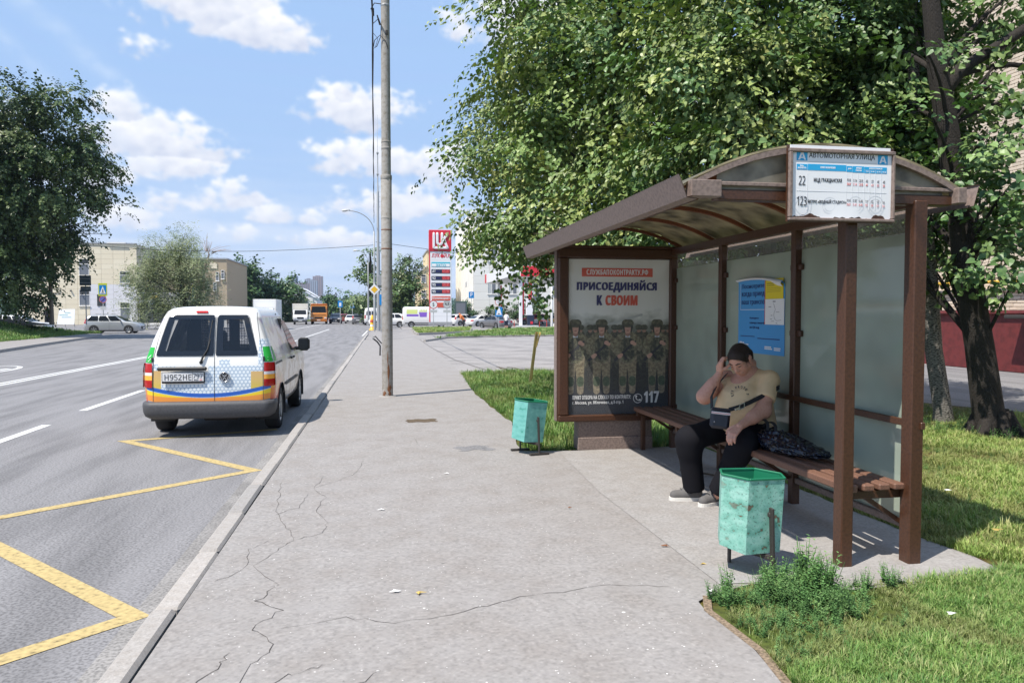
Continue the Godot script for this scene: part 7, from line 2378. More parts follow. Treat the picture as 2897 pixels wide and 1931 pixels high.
func trees() -> void:
	var lm := leaf_mat("leaf")
	var lime := [Color(0.08, 0.145, 0.045), Color(0.11, 0.185, 0.055), Color(0.16, 0.235, 0.07), Color(0.23, 0.285, 0.09), Color(0.33, 0.355, 0.125), Color(0.09, 0.165, 0.06)]
	var deep := [Color(0.06, 0.125, 0.045), Color(0.09, 0.17, 0.055), Color(0.13, 0.22, 0.07), Color(0.18, 0.255, 0.085)]
	var s_near := spray(15, 0.42, 0.066, 0.078, 0.35, 1)
	var s_big := spray(12, 0.36, 0.086, 0.098, 0.35, 2)
	var s_far := spray(16, 0.9, 0.17, 0.20, 0.3, 3)
	var s_clump := spray(16, 1.6, 0.42, 0.5, 0.2, 4, true)
	var s_willow := spray(20, 1.7, 0.09, 0.34, 1.0, 5, true)
	tree("lime_tree", "tall lime tree with open yellowish crown above the lightbox, left of the shelter roof", Vector3.ZERO, [Vector3(4.95, 0.05, -14.2), Vector3(4.92, 0.6, -14.2), Vector3(4.8, 2.0, -14.1), Vector3(4.7, 3.6, -14.2), Vector3(4.55, 5.4, -14.1), Vector3(4.4, 7.4, -14.0), Vector3(4.4, 9.5, -13.9)], [0.26, 0.19, 0.17, 0.15, 0.12, 0.09, 0.05], crown_of("lime"), s_near, lm, "bark", 15.5, 1.08, lime)
	tree("lime_tree", "lime tree whose crown hangs straight behind the shelter roof", Vector3.ZERO, [Vector3(6.5, 0.05, -12.0), Vector3(6.48, 0.6, -12.0), Vector3(6.4, 2.2, -11.9), Vector3(6.3, 3.8, -11.8), Vector3(6.1, 5.4, -11.6), Vector3(6.0, 7.4, -11.6)], [0.24, 0.17, 0.15, 0.13, 0.10, 0.06], crown_of("lime2"), s_near, lm, "bark", 18.0, 1.1, lime)
	tree("lime_tree", "big leaning dark trunked tree right of the shelter before the brick building", Vector3.ZERO, [Vector3(8.02, -0.02, -8.85), Vector3(7.96, 0.25, -8.85), Vector3(7.74, 1.25, -8.8), Vector3(7.50, 2.4, -8.8), Vector3(7.33, 3.4, -8.8), Vector3(7.19, 4.1, -8.8), Vector3(7.04, 4.8, -8.8), Vector3(6.9, 5.8, -8.8), Vector3(6.8, 7.2, -8.8)], [0.27, 0.195, 0.172, 0.155, 0.14, 0.132, 0.12, 0.10, 0.07], crown_of("big"), s_big, lm, "bark", 28.0, 0.9, deep)
	# the stout limb that leaves it to the right
	var t := get_node("lime_tree_002")
	var s := sm()
	tube(s, [Vector3(7.12, 4.55, -8.8), Vector3(7.35, 4.85, -8.78), Vector3(7.62, 5.02, -8.75), Vector3(7.95, 5.22, -8.7), Vector3(8.5, 5.6, -8.6)], [0.10, 0.085, 0.075, 0.07, 0.06], 10)
	tube(s, [Vector3(7.22, 4.75, -8.8), Vector3(7.6, 4.86, -8.75), Vector3(8.0, 4.92, -8.7), Vector3(8.6, 4.86, -8.6)], [0.05, 0.04, 0.034, 0.03], 8)
	obj("limb", s, M["bark"], t)
	s = sm()
	for k in 7:
		var a := TAU * k / 7.0
		tube(s, [Vector3(8.0 + cos(a) * 0.16, 0.42, -8.85 + sin(a) * 0.16), Vector3(8.01 + cos(a) * 0.24, 0.2, -8.85 + sin(a) * 0.24), Vector3(8.02 + cos(a) * 0.42, 0.06, -8.85 + sin(a) * 0.42)], [0.07, 0.09, 0.04], 6)
	obj("root", s, M["bark"], t)
	var birch_blobs := [[7.5, 4.4, -10.0, 0.5], [7.7, 5.4, -10.4, 0.7], [7.2, 5.0, -10.6, 0.6], [7.9, 3.4, -10.2, 0.35]]
	tree("birch_tree", "slender birch with black and white bark right of the shelter", Vector3.ZERO, [Vector3(8.10, 0.0, -9.85), Vector3(8.03, 0.3, -9.8), Vector3(7.86, 1.2, -9.8), Vector3(7.77, 2.2, -9.8), Vector3(7.63, 3.4, -9.8), Vector3(7.47, 4.6, -9.8), Vector3(7.4, 6.4, -9.8)], [0.16, 0.125, 0.115, 0.11, 0.10, 0.085, 0.05], birch_blobs, s_near, lm, "birch bark", 22.0, 0.8, deep)
	# the dark tree at the left
	var dark := [Color(0.045, 0.08, 0.026), Color(0.06, 0.10, 0.032), Color(0.085, 0.125, 0.038), Color(0.12, 0.155, 0.05)]
	tree("poplar_tree", "large dark green tree at the left edge over the lawn mound", Vector3.ZERO, [Vector3(-27.5, 0.6, -56.5), Vector3(-27.0, 4.0, -56.3), Vector3(-26.0, 8.0, -56.2), Vector3(-24.5, 12.0, -56.0), Vector3(-23.8, 15.0, -56.0)], [0.55, 0.42, 0.35, 0.22, 0.1], crown_of("left"), s_far, lm, "bark", 4.2, 0.9, dark, true, 1.0, 2.6, "", 1.0)
	tree("slim_tree", "slim straight trunk under the large dark tree on the left lawn", Vector3.ZERO, [Vector3(-22.90, 0.9, -58.0), Vector3(-22.92, 2.5, -58.0), Vector3(-22.95, 5.0, -58.0), Vector3(-22.95, 7.5, -57.8), Vector3(-23.1, 10.0, -57.4)], [0.16, 0.13, 0.12, 0.11, 0.08], [[-23.1, 9.6, -57.4, 1.1], [-22.3, 7.8, -57.6, 0.8]], s_far, lm, "brown bark", 5.0, 1.0, dark)
	var olive := [Color(0.22, 0.26, 0.13), Color(0.27, 0.31, 0.16), Color(0.18, 0.22, 0.105), Color(0.32, 0.345, 0.20)]
	tree("willow_tree", "feathery olive green willow before the cream building", Vector3.ZERO, [Vector3(-20.7, 0.0, -86.0), Vector3(-20.8, 1.6, -86.0), Vector3(-20.95, 3.2, -86.0), Vector3(-21.2, 5.0, -86.0), Vector3(-21.4, 7.4, -86.0)], [0.55, 0.42, 0.36, 0.26, 0.12], crown_of("willow"), s_willow, lm, "bark", 7.5, 0.62, olive, true, 0.9, 1.0, "", 1.0)
	s = sm()
	for k in 14:
		var a := rng.randf_range(-1.0, 1.0)
		var b := Vector3(-18.3 + a * 2.0, 9.9 + rng.randf_range(-0.8, 0.8) - absf(a) * 0.8, -88.0 + rng.randf_range(-0.5, 0.5))
		limb(s, Vector3(-18.8 + a * 0.4, 8.0 + rng.randf_range(0, 0.6), -88.0), b, 0.035, 0.008, 5)
	limb(s, Vector3(-19.6, 5.0, -88.0), Vector3(-18.7, 8.2, -88.0), 0.14, 0.08, 6)
	limb(s, Vector3(-20.0, 0.0, -88.0), Vector3(-19.6, 5.0, -88.0), 0.2, 0.14, 6)
	tag(obj("bare_tree", s, M["pink twig"]), "pale leafless tree top right of the willow crown", "tree")
	var mid_g := [Color(0.045, 0.095, 0.035), Color(0.06, 0.12, 0.04), Color(0.085, 0.15, 0.05)]
	var light_g := [Color(0.13, 0.19, 0.08), Color(0.17, 0.23, 0.10), Color(0.11, 0.17, 0.07)]
	tree("broadleaf_tree", "dense green tree left of the row behind the delivery van roof", Vector3.ZERO, [Vector3(-26.6, 0, -150), Vector3(-26.6, 5, -150), Vector3(-26.3, 9, -150)], [0.4, 0.3, 0.12], crown_of("rowA"), s_clump, lm, "bark", 1.3, 1.0, mid_g, true, 1.0, 0.8, "green trees lining the left side of the road", 1.3)
	tree("broadleaf_tree", "dense green tree in the middle of the row left of the trucks", Vector3.ZERO, [Vector3(-22.3, 0, -155), Vector3(-22.3, 5, -155), Vector3(-22.3, 8.5, -155)], [0.4, 0.3, 0.12], crown_of("rowB"), s_clump, lm, "bark", 1.3, 1.0, mid_g, true, 1.0, 0.8, "green trees lining the left side of the road", 1.3)
	tree("broadleaf_tree", "lighter smaller tree at the right end of the row above the trucks", Vector3.ZERO, [Vector3(-18.4, 0, -162), Vector3(-18.4, 4, -162), Vector3(-18.6, 8, -162)], [0.35, 0.25, 0.1], crown_of("rowC"), s_clump, lm, "bark", 1.2, 0.9, light_g, true, 1.0, 0.8, "green trees lining the left side of the road", 1.3)
	tree("broadleaf_tree", "round dark tree standing free at the end of the road", Vector3.ZERO, [Vector3(-11.4, 0, -200), Vector3(-11.4, 3, -200), Vector3(-11.8, 7, -200)], [0.35, 0.25, 0.1], crown_of("mid"), s_clump, lm, "bark", 1.2, 1.0, mid_g, true, 1.0, 0.8, "", 1.3)
	tree("broadleaf_tree", "tall narrow light green tree behind the near street lamp", Vector3.ZERO, [Vector3(-1.7, 0, -112), Vector3(-1.8, 5, -112), Vector3(-1.7, 11, -112)], [0.3, 0.22, 0.06], crown_of("poplar"), s_clump, lm, "bark", 1.1, 0.7, light_g, true, 1.0, 0.8, "", 1.3)
	tree("broadleaf_tree", "thin pale crown rising behind the maple right of the grey pole", Vector3.ZERO, [Vector3(4.4, 0, -125), Vector3(4.4, 6, -125), Vector3(4.4, 11, -125)], [0.3, 0.2, 0.06], crown_of("birch2"), s_clump, lm, "bark", 1.2, 0.6, light_g, true, 1.0, 0.8, "", 1.3)
	tree("maple_tree", "round full green tree between the grey pole and the price pylon", Vector3.ZERO, [Vector3(3.4, 0, -118), Vector3(3.4, 3, -118), Vector3(3.4, 7.5, -118)], [0.35, 0.25, 0.1], crown_of("maple"), s_clump, lm, "bark", 1.8, 0.75, [Color(0.05, 0.10, 0.03), Color(0.07, 0.125, 0.04), Color(0.10, 0.13, 0.035)], true, 1.0, 0.8, "", 1.3)
	tree("broadleaf_tree", "bushy light tree left of the near street lamp above the tall white van", Vector3.ZERO, [Vector3(-5.4, 0, -170), Vector3(-5.4, 5, -170)], [0.3, 0.12], crown_of("bushL"), s_clump, lm, "bark", 1.3, 0.9, light_g, true, 1.0, 0.8, "", 1.3)
	# hedge and bushes before the white building
	for q in [["hedge", "long clipped looking hedge before the white office building", [[14.0, 1.4, -117.5, 1.4], [15.5, 1.2, -117.5, 1.2], [17.0, 1.3, -117.5, 1.3], [18.5, 1.2, -117.5, 1.2], [20.0, 1.3, -117.5, 1.3], [12.8, 1.8, -117.5, 1.6]]], ["bush", "rounded bush right of the hedge behind the fuel station", [[21.6, 1.8, -116.0, 1.6], [22.2, 2.6, -116.0, 0.9], [23.4, 1.4, -116.0, 1.2]]], ["bush", "low bush strip left under the pylon far behind the signs", [[29.0, 1.0, -117.0, 1.2], [31.0, 1.0, -117.0, 1.2], [27.0, 0.8, -117.0, 1.0]]]]:
		var o := thing(q[0], q[1], q[0])
		crown(o, q[2], s_clump, lm, 3.2, 0.5, mid_g, 1.0, 0.0, 0.1, 0.8)
	# leafless shrub by the white car at the far left
	s = sm()
	for k in 16: limb(s, Vector3(-33.0, 0.6, -64.0), Vector3(-33.0 + rng.randf_range(-1.6, 1.6), 0.6 + rng.randf_range(0.6, 1.5), -64.0 + rng.randf_range(-1, 1)), 0.03, 0.01, 5)
	tag(obj("dry_shrub", s, M["twig"]), "bare dark shrub before the white car on the left mound", "shrub")
	# woods that close the road in the distance
	var T := []; var C := []
	for i in 2600:
		var u := rng.randf()
		var x := lerpf(-150.0, 120.0, u)
		var z := rng.randf_range(-330.0, -480.0)
		if x > -15.0 and x < -2.0: z = rng.randf_range(-440.0, -500.0)
		var k := rng.randf_range(1.6, 3.0)
		T.append(Transform3D(Basis(Vector3.UP, rng.randf() * TAU).scaled(Vector3(k, k, k)), Vector3(x, rng.randf_range(0.0, 1.0) * (5.0 + 4.0 * sin(x * 0.11) + 3.0 * sin(x * 0.31)) + 1.0, z)))
		C.append(tone(mid_g))
	scatter("distant_woods", s_clump, lm, T, C, null)
	T = []; C = []
	for i in 3000:
		var x := lerpf(-420.0, 420.0, rng.randf())
		var k := rng.randf_range(3.0, 5.5)
		T.append(Transform3D(Basis(Vector3.UP, rng.randf() * TAU).scaled(Vector3(k, k, k)), Vector3(x, rng.randf_range(0.0, 1.0) * (13.0 + 4.0 * sin(x * 0.03)) + 2.0, rng.randf_range(-800.0, -950.0))))
		C.append(tone(mid_g))
	scatter("distant_woods", s_clump, lm, T, C, null)

# ---------------------------------------------------------------- grass and weeds
func tuft(n: int, r: float, h: float, w: float, lean: float, seed_: int) -> ArrayMesh:
	var g := RandomNumberGenerator.new()
	g.seed = seed_
	var s := sm()
	for i in n:
		var a := g.randf() * TAU
		var p := Vector3(cos(a), 0, sin(a)) * r * sqrt(g.randf())
		var d := Vector3(cos(a + g.randf_range(-1, 1)), 0, sin(a + g.randf_range(-1, 1))) * lean * g.randf_range(0.3, 1.3)
		var hh := h * g.randf_range(0.5, 1.15)
		var side := Vector3(-d.z, 0, d.x).normalized() * w * 0.5
		var m := p + d * hh * 0.35 + Vector3.UP * hh * 0.6
		var e := p + d * hh + Vector3.UP * hh * 0.9
		quad(s, p - side, m - side * 0.8, m + side * 0.8, p + side)
		tri(s, m - side * 0.8, e, m + side * 0.8)
	s.generate_normals()
	return s.commit()

func inside(p: Vector2, polyg: PackedVector2Array) -> bool:
	return Geometry2D.is_point_in_polygon(p, polyg)

func P2(pts: Array) -> PackedVector2Array:
	var o := PackedVector2Array()
	for p in pts: o.append(Vector2(p[0], p[1]))
	return o

func mown(n: String, area: Array, holes: Array, count: int, y: float, meshes: Array, sc: float, tones: Array, bare: float, near := Vector2(1e9, 0)) -> void:
	var pg := P2(area)
	var hp := []
	for h in holes: hp.append(P2(h))
	var lo := Vector2(1e9, 1e9); var hi := -lo
	for p in pg:
		lo = lo.min(p); hi = hi.max(p)
	var nz := noise(0.55, hash(n) % 99, FastNoiseLite.TYPE_SIMPLEX_SMOOTH, 3)
	var T := []; var C := []
	for k in meshes.size():
		T.append([]); C.append([])
	var tries := 0
	var got := 0
	while got < count and tries < count * 6:
		tries += 1
		var p := Vector2(rng.randf_range(lo.x, hi.x), rng.randf_range(lo.y, hi.y))
		if near.x < 1e8:
			# more tufts close to the camera, where they show large
			var d := rng.randf()
			if d > clampf(9.0 / (p.length_squared() + 0.1) + 0.10, 0.0, 1.0): continue
		if not inside(p, pg): continue
		var out := false
		for h in hp: out = out or inside(p, h)
		if out: continue
		var v := nz.get_noise_2d(p.x, p.y)
		if v < bare and rng.randf() < 0.85: continue
		got += 1
		var q := rng.randi() % meshes.size()
		var s := sc * rng.randf_range(0.7, 1.3) * (1.0 + v * 0.5)
		T[q].append(Transform3D(Basis(Vector3.UP, rng.randf() * TAU).scaled(Vector3(s, s, s)), Vector3(p.x, y, p.y)))
		var c := tone(tones)
		if v < bare + 0.2: c = c.lerp(Color(0.22, 0.19, 0.075), 0.45)
		C[q].append(c)
	for k in meshes.size():
		if T[k].size(): scatter(n, meshes[k], M["grass"], T[k], C[k], null)

func greenery() -> void:
	var gm := mat("grass", Color.WHITE, 0.6)
	gm.vertex_color_use_as_albedo = true
	gm.backlight_enabled = true
	gm.backlight = Color(0.4, 0.5, 0.12)
	var ta := tuft(16, 0.05, 0.085, 0.005, 0.7, 11)
	var tb := tuft(14, 0.06, 0.055, 0.005, 1.0, 12)
	var tc := tuft(12, 0.05, 0.12, 0.006, 0.6, 13)
	var far_a := tuft(14, 0.22, 0.22, 0.03, 0.5, 14)
	var g1 := [Color(0.13, 0.25, 0.05), Color(0.17, 0.29, 0.065), Color(0.23, 0.33, 0.085), Color(0.10, 0.21, 0.045), Color(0.30, 0.34, 0.13)]
	var g2 := [Color(0.24, 0.33, 0.08), Color(0.30, 0.38, 0.10), Color(0.19, 0.30, 0.06), Color(0.40, 0.40, 0.16)]
	var pad := [[1.3, -4.06], [2.36, -4.16], [2.6, -4.02], [3.13, -4.03], [3.58, -4.10], [3.80, -4.16], [3.85, -4.37], [3.78, -4.72], [3.72, -8.6], [1.3, -8.6]]
	# corner by the camera
	mown("grass", [[1.72, -2.2], [1.78, -3.3], [1.80, -3.7], [2.0, -4.02], [2.36, -4.14], [2.6, -4.0], [3.13, -4.03], [3.9, -4.15], [4.6, -3.8], [4.6, -2.2]], [], 9500, 0.105, [ta, tb, tb], 0.62, g1, -0.2)
	mown("grass", [[3.72, -4.5], [4.6, -3.7], [7.0, -4.5], [10.0, -10.5], [9.2, -12.4], [4.6, -12.4], [3.78, -8.6]], [pad], 19000, 0.105, [ta, tb, tb], 0.85, g2, -0.12)
	mown("grass", [[1.66, -8.72], [1.92, -10.9], [1.86, -13.2], [1.88, -16.0], [2.05, -19.8], [4.66, -20.3], [8.6, -12.6], [4.0, -8.7]], [pad], 17000, 0.105, [ta, tb, tc], 1.15, g1, -0.42)
	# raised islands, the left mound
	mown("grass", [[2.4, -42.8], [3.95, -47.7], [6.5, -49.6], [11.7, -51.1], [30, -51.4], [30, -71.5], [17.5, -76.5], [11.5, -71.6], [7.6, -62.1], [5.2, -54]], [], 4200, 0.2, [far_a], 0.8, g1, -0.6)
	mown("grass", [[2.7, -57.4], [2.6, -60], [3.1, -79.4], [9.1, -79.4], [7.3, -64.8], [5.3, -60.7]], [], 1500, 0.2, [far_a], 0.7, g2, -0.45)
	var T := []; var C := []
	var hill: Callable = F["hill"]
	for i in 6500:
		var u := 1.0 - pow(rng.randf(), 1.4) * 0.45
		var p: Vector3 = hill.call(u, rng.randf())
		var k := rng.randf_range(0.6, 1.2)
		T.append(Transform3D(Basis(Vector3.UP, rng.randf() * TAU).scaled(Vector3(k, k, k)), p))
		C.append(tone(g1))
	scatter("grass", far_a, gm, T, C, null)
	# weeds with small round leaves at the corner of the pavement
	var wl := leaf_mat("weed leaf")
	wl.roughness = 0.55
	var stalks := []
	for k in 3:
		var r := RandomNumberGenerator.new()
		r.seed = 50 + k
		var s := sm()
		var n := 22
		for j in 3:
			var lean := Vector3(r.randf_range(-0.35, 0.35), 1.0, r.randf_range(-0.35, 0.35)).normalized()
			for i in n:
				var t := (i + 1.0) / n
				var b := lean * t * 0.20 * (1.0 - 0.2 * j) + Vector3(r.randf_range(-1, 1), r.randf_range(-0.3, 0.3), r.randf_range(-1, 1)) * 0.022
				var a := i * 2.4 + r.randf()
				var d := Vector3(cos(a), r.randf_range(-0.1, 0.7), sin(a)).normalized()
				var nn := (Vector3.UP - d * d.y).normalized()
				var l := 0.030 * (1.25 - 0.75 * t) * r.randf_range(0.8, 1.2)
				leaf(s, b, d, nn, l * 0.62, l)
			tube(s, [Vector3.ZERO, lean * 0.1, lean * 0.20], [0.003, 0.002, 0.001], 4, false)
		s.generate_normals()
		stalks.append(s.commit())
	var wt := [Color(0.10, 0.215, 0.065), Color(0.13, 0.25, 0.08), Color(0.17, 0.29, 0.10), Color(0.085, 0.18, 0.055)]
	var spots := [[1.93, -3.86, 0.10, 26, 0.75], [2.18, -3.92, 0.12, 40, 1.0], [2.42, -3.93, 0.10, 44, 1.35], [2.1, -3.68, 0.16, 32, 0.7], [2.36, -3.70, 0.15, 38, 0.85], [1.90, -3.55, 0.12, 16, 0.55], [2.05, -3.4, 0.16, 18, 0.5], [2.56, -3.8, 0.12, 22, 0.8], [2.25, -3.4, 0.15, 14, 0.5], [1.86, -3.98, 0.06, 9, 0.7], [2.35, -4.08, 0.06, 10, 1.1], [2.75, -3.98, 0.06, 7, 0.8], [2.95, -4.0, 0.08, 6, 0.9], [2.26, -4.17, 0.03, 6, 1.0], [1.93, -4.04, 0.03, 5, 1.0], [2.62, -3.5, 0.2, 10, 0.5], [1.85, -3.2, 0.1, 6, 0.5], [2.42, -4.02, 0.05, 12, 1.7]]
	for k in 3:
		T = []; C = []
		for q in spots:
			for i in int(q[3] / 3.0) + 1:
				var a := rng.randf() * TAU
				var rr: float = q[2] * sqrt(rng.randf())
				var sc: float = q[4] * rng.randf_range(0.45, 0.9)
				T.append(Transform3D(Basis(Vector3.UP, rng.randf() * TAU).scaled(Vector3(sc, sc * rng.randf_range(0.8, 1.25), sc)), Vector3(q[0] + cos(a) * rr, 0.10, q[1] + sin(a) * rr)))
				C.append(tone(wt))
		scatter("weeds", stalks[k], wl, T, C, null)
	# broad leaved weeds in the lawn by the trunks
	T = []; C = []
	for i in 900:
		var p := Vector2(rng.randf_range(4.0, 9.4), rng.randf_range(-11.5, -4.4))
		if p.x < 3.8 + 0.0 * p.y: continue
		var k := rng.randf_range(0.4, 0.9) * (1.5 if p.distance_to(Vector2(8.0, -9.0)) < 0.9 else 0.7)
		T.append(Transform3D(Basis(Vector3.UP, rng.randf() * TAU).scaled(Vector3(k, k * 0.7, k)), Vector3(p.x, 0.10, p.y)))
		C.append(tone(wt))
	scatter("weeds", stalks[0], wl, T, C, null)
	# a few twigs at the corner of the lawn by the driveway, and on the shelter roof
	var s := sm()
	for i in 9:
		var tx := rng.randf_range(3.0, 4.0)
		limb(s, Vector3(tx, 0.14, -20.4 + rng.randf_range(-0.2, 0.2)), Vector3(tx + rng.randf_range(-0.5, 0.5), 0.16 + rng.randf_range(0, 0.12), -20.4 + rng.randf_range(-0.3, 0.3)), 0.012, 0.005, 4)
	tag(obj("fallen_twigs", s, M["twig"], null), "small heap of fallen twigs at the far corner of the lawn", "twigs", "", "stuff")
	s = sm()
	for i in 40: limb(s, Vector3(1.85 + rng.randf_range(0, 0.35), 2.56, -8.3 + rng.randf_range(-0.5, 0.5)), Vector3(1.85 + rng.randf_range(-0.1, 0.45), 2.60 + rng.randf_range(0, 0.09), -8.3 + rng.randf_range(-0.6, 0.6)), 0.004, 0.002, 4)
	tag(obj("roof_twigs", s, M["twig"], null), "dry twigs caught behind the roof gutter of the shelter", "twigs", "", "stuff")

func litter() -> void:
	for q in [[0.62, -7.5, "white", 0.045, "white paper scrap on the pavement level with the far end of the bench"], [0.06, -4.35, "white", 0.05, "largest white paper scrap beside the long pavement crack"], [-0.02, -6.2, "white", 0.05, "white paper scrap on the open pavement nearest the middle of the kerb"], [0.2, -4.3, "dry leaf", 0.05, "dry yellow leaf beside the white scrap on the pavement"], [1.85, -4.05, "white", 0.03, "tiny white scrap at the tip of the weeds"], [-1.9, -3.95, "dry leaf", 0.06, "dry yellow leaf on the asphalt below the yellow zigzag line"], [0.35, -3.1, "white", 0.03, "tiny white scrap on the pavement closest to the camera"], [4.9, -5.9, "white", 0.06, "white paper scrap in the lawn right of the shelter"], [4.35, -4.75, "dry leaf", 0.07, "orange dry leaf in the lawn at the end of the concrete pad"], [1.9, -4.9, "rust", 0.05, "brown crumpled scrap on the concrete pad left of the rusty bin"], [1.5, -6.0, "rust", 0.03, "tiny brown scrap on the pavement before the seated person"], [2.0, -4.5, "dry leaf", 0.035, "small dry leaf in the shadow of the rusty bin"], [-2.3, -3.6, "notice blue", 0.07, "small blue plastic wrapper on the asphalt near the kerb"], [2.9, -3.45, "white", 0.04, "white scrap lying in the corner grass before the front post"]]:
		var s := sm()
		var y := 0.126 if q[0] > -1.0 else 0.006
		if q[0] > 3.8 or (q[0] > 1.8 and q[1] > -3.9): y = 0.16
		var n := 7
		var c := Vector3(q[0], y + 0.012, q[1])
		for k in n:
			var a := TAU * k / n; var b := TAU * (k + 1) / n
			var ra: float = q[3] * (0.35 + 0.25 * sin(a * 3.0 + q[0] * 9.0)); var rb: float = q[3] * (0.35 + 0.25 * sin(b * 3.0 + q[0] * 9.0))
			tri(s, c, Vector3(q[0] + cos(b) * rb * 1.5, y + 0.004, q[1] + sin(b) * rb), Vector3(q[0] + cos(a) * ra * 1.5, y + 0.004, q[1] + sin(a) * ra))
		tag(obj("paper_scrap" if q[2] != "dry leaf" else "dry_leaf", s, M[q[2]]), q[4], "litter", "bits of litter at the stop")
	# specks of trodden gum and chips of stone
	var T := []; var C := []
	var chip := sm()
	lathe(chip, [Vector2(0, 0.25), Vector2(0.6, 0.2), Vector2(1.0, 0.0)], 6)
	chip.generate_normals()
	for i in 2600:
		var p := Vector2(rng.randf_range(-1.05, 1.7), -2.6 - 16.0 * pow(rng.randf(), 1.6))
		var k := rng.randf_range(0.0015, 0.0055)
		if i % 45 == 0: k *= 2.2
		T.append(Transform3D(Basis(Vector3.UP, rng.randf() * TAU).scaled(Vector3(k, k * 0.4, k * rng.randf_range(0.6, 1.0))), Vector3(p.x, 0.1205, p.y)))
		var w := rng.randf_range(0.5, 0.75) if rng.randf() < 0.7 else rng.randf_range(0.12, 0.3)
		C.append(Color(w, w * 0.97, w * 0.93))
	var cm := mat("chips", Color.WHITE, 0.9)
	cm.vertex_color_use_as_albedo = true
	scatter("gravel", chip.commit(), cm, T, C, null)
	# patched hole in the pavement by the pole
	var s := sm()
	surf(s, func(u: float, v: float) -> Vector3:
		var e := sin(PI * u) * sin(PI * v)
		return Vector3(lerpf(0.34, 0.78, u) + 0.02 * sin(v * 9.0), 0.1225 + 0.004 * e, lerpf(-11.15, -11.48, v) + 0.03 * sin(u * 13.0)), 10, 6)
	var o := obj("pavement_patch", s, M["soil"])
	o.set_meta("kind", "structure")
	s = sm()
	surf(s, func(u: float, v: float) -> Vector3:
		return Vector3(lerpf(0.86, 1.26, u) + 0.05 * sin(v * 7.0), 0.1222 + 0.003 * sin(PI * u) * sin(PI * v), lerpf(-8.75, -9.05, v) + 0.05 * sin(u * 9.0)), 10, 6)
	obj("pavement_patch", s, M["asphalt"]).set_meta("kind", "structure")
	s = sm()
	tube(s, [Vector3(3.02, 0.135, -6.95), Vector3(3.1, 0.15, -6.98), Vector3(3.2, 0.14, -6.9), Vector3(3.36, 0.16, -6.95)], [0.008, 0.01, 0.009, 0.006], 6)
	tag(obj("dark_stick", s, M["twig"]), "short dark stick lying on the pad under the bench", "stick")

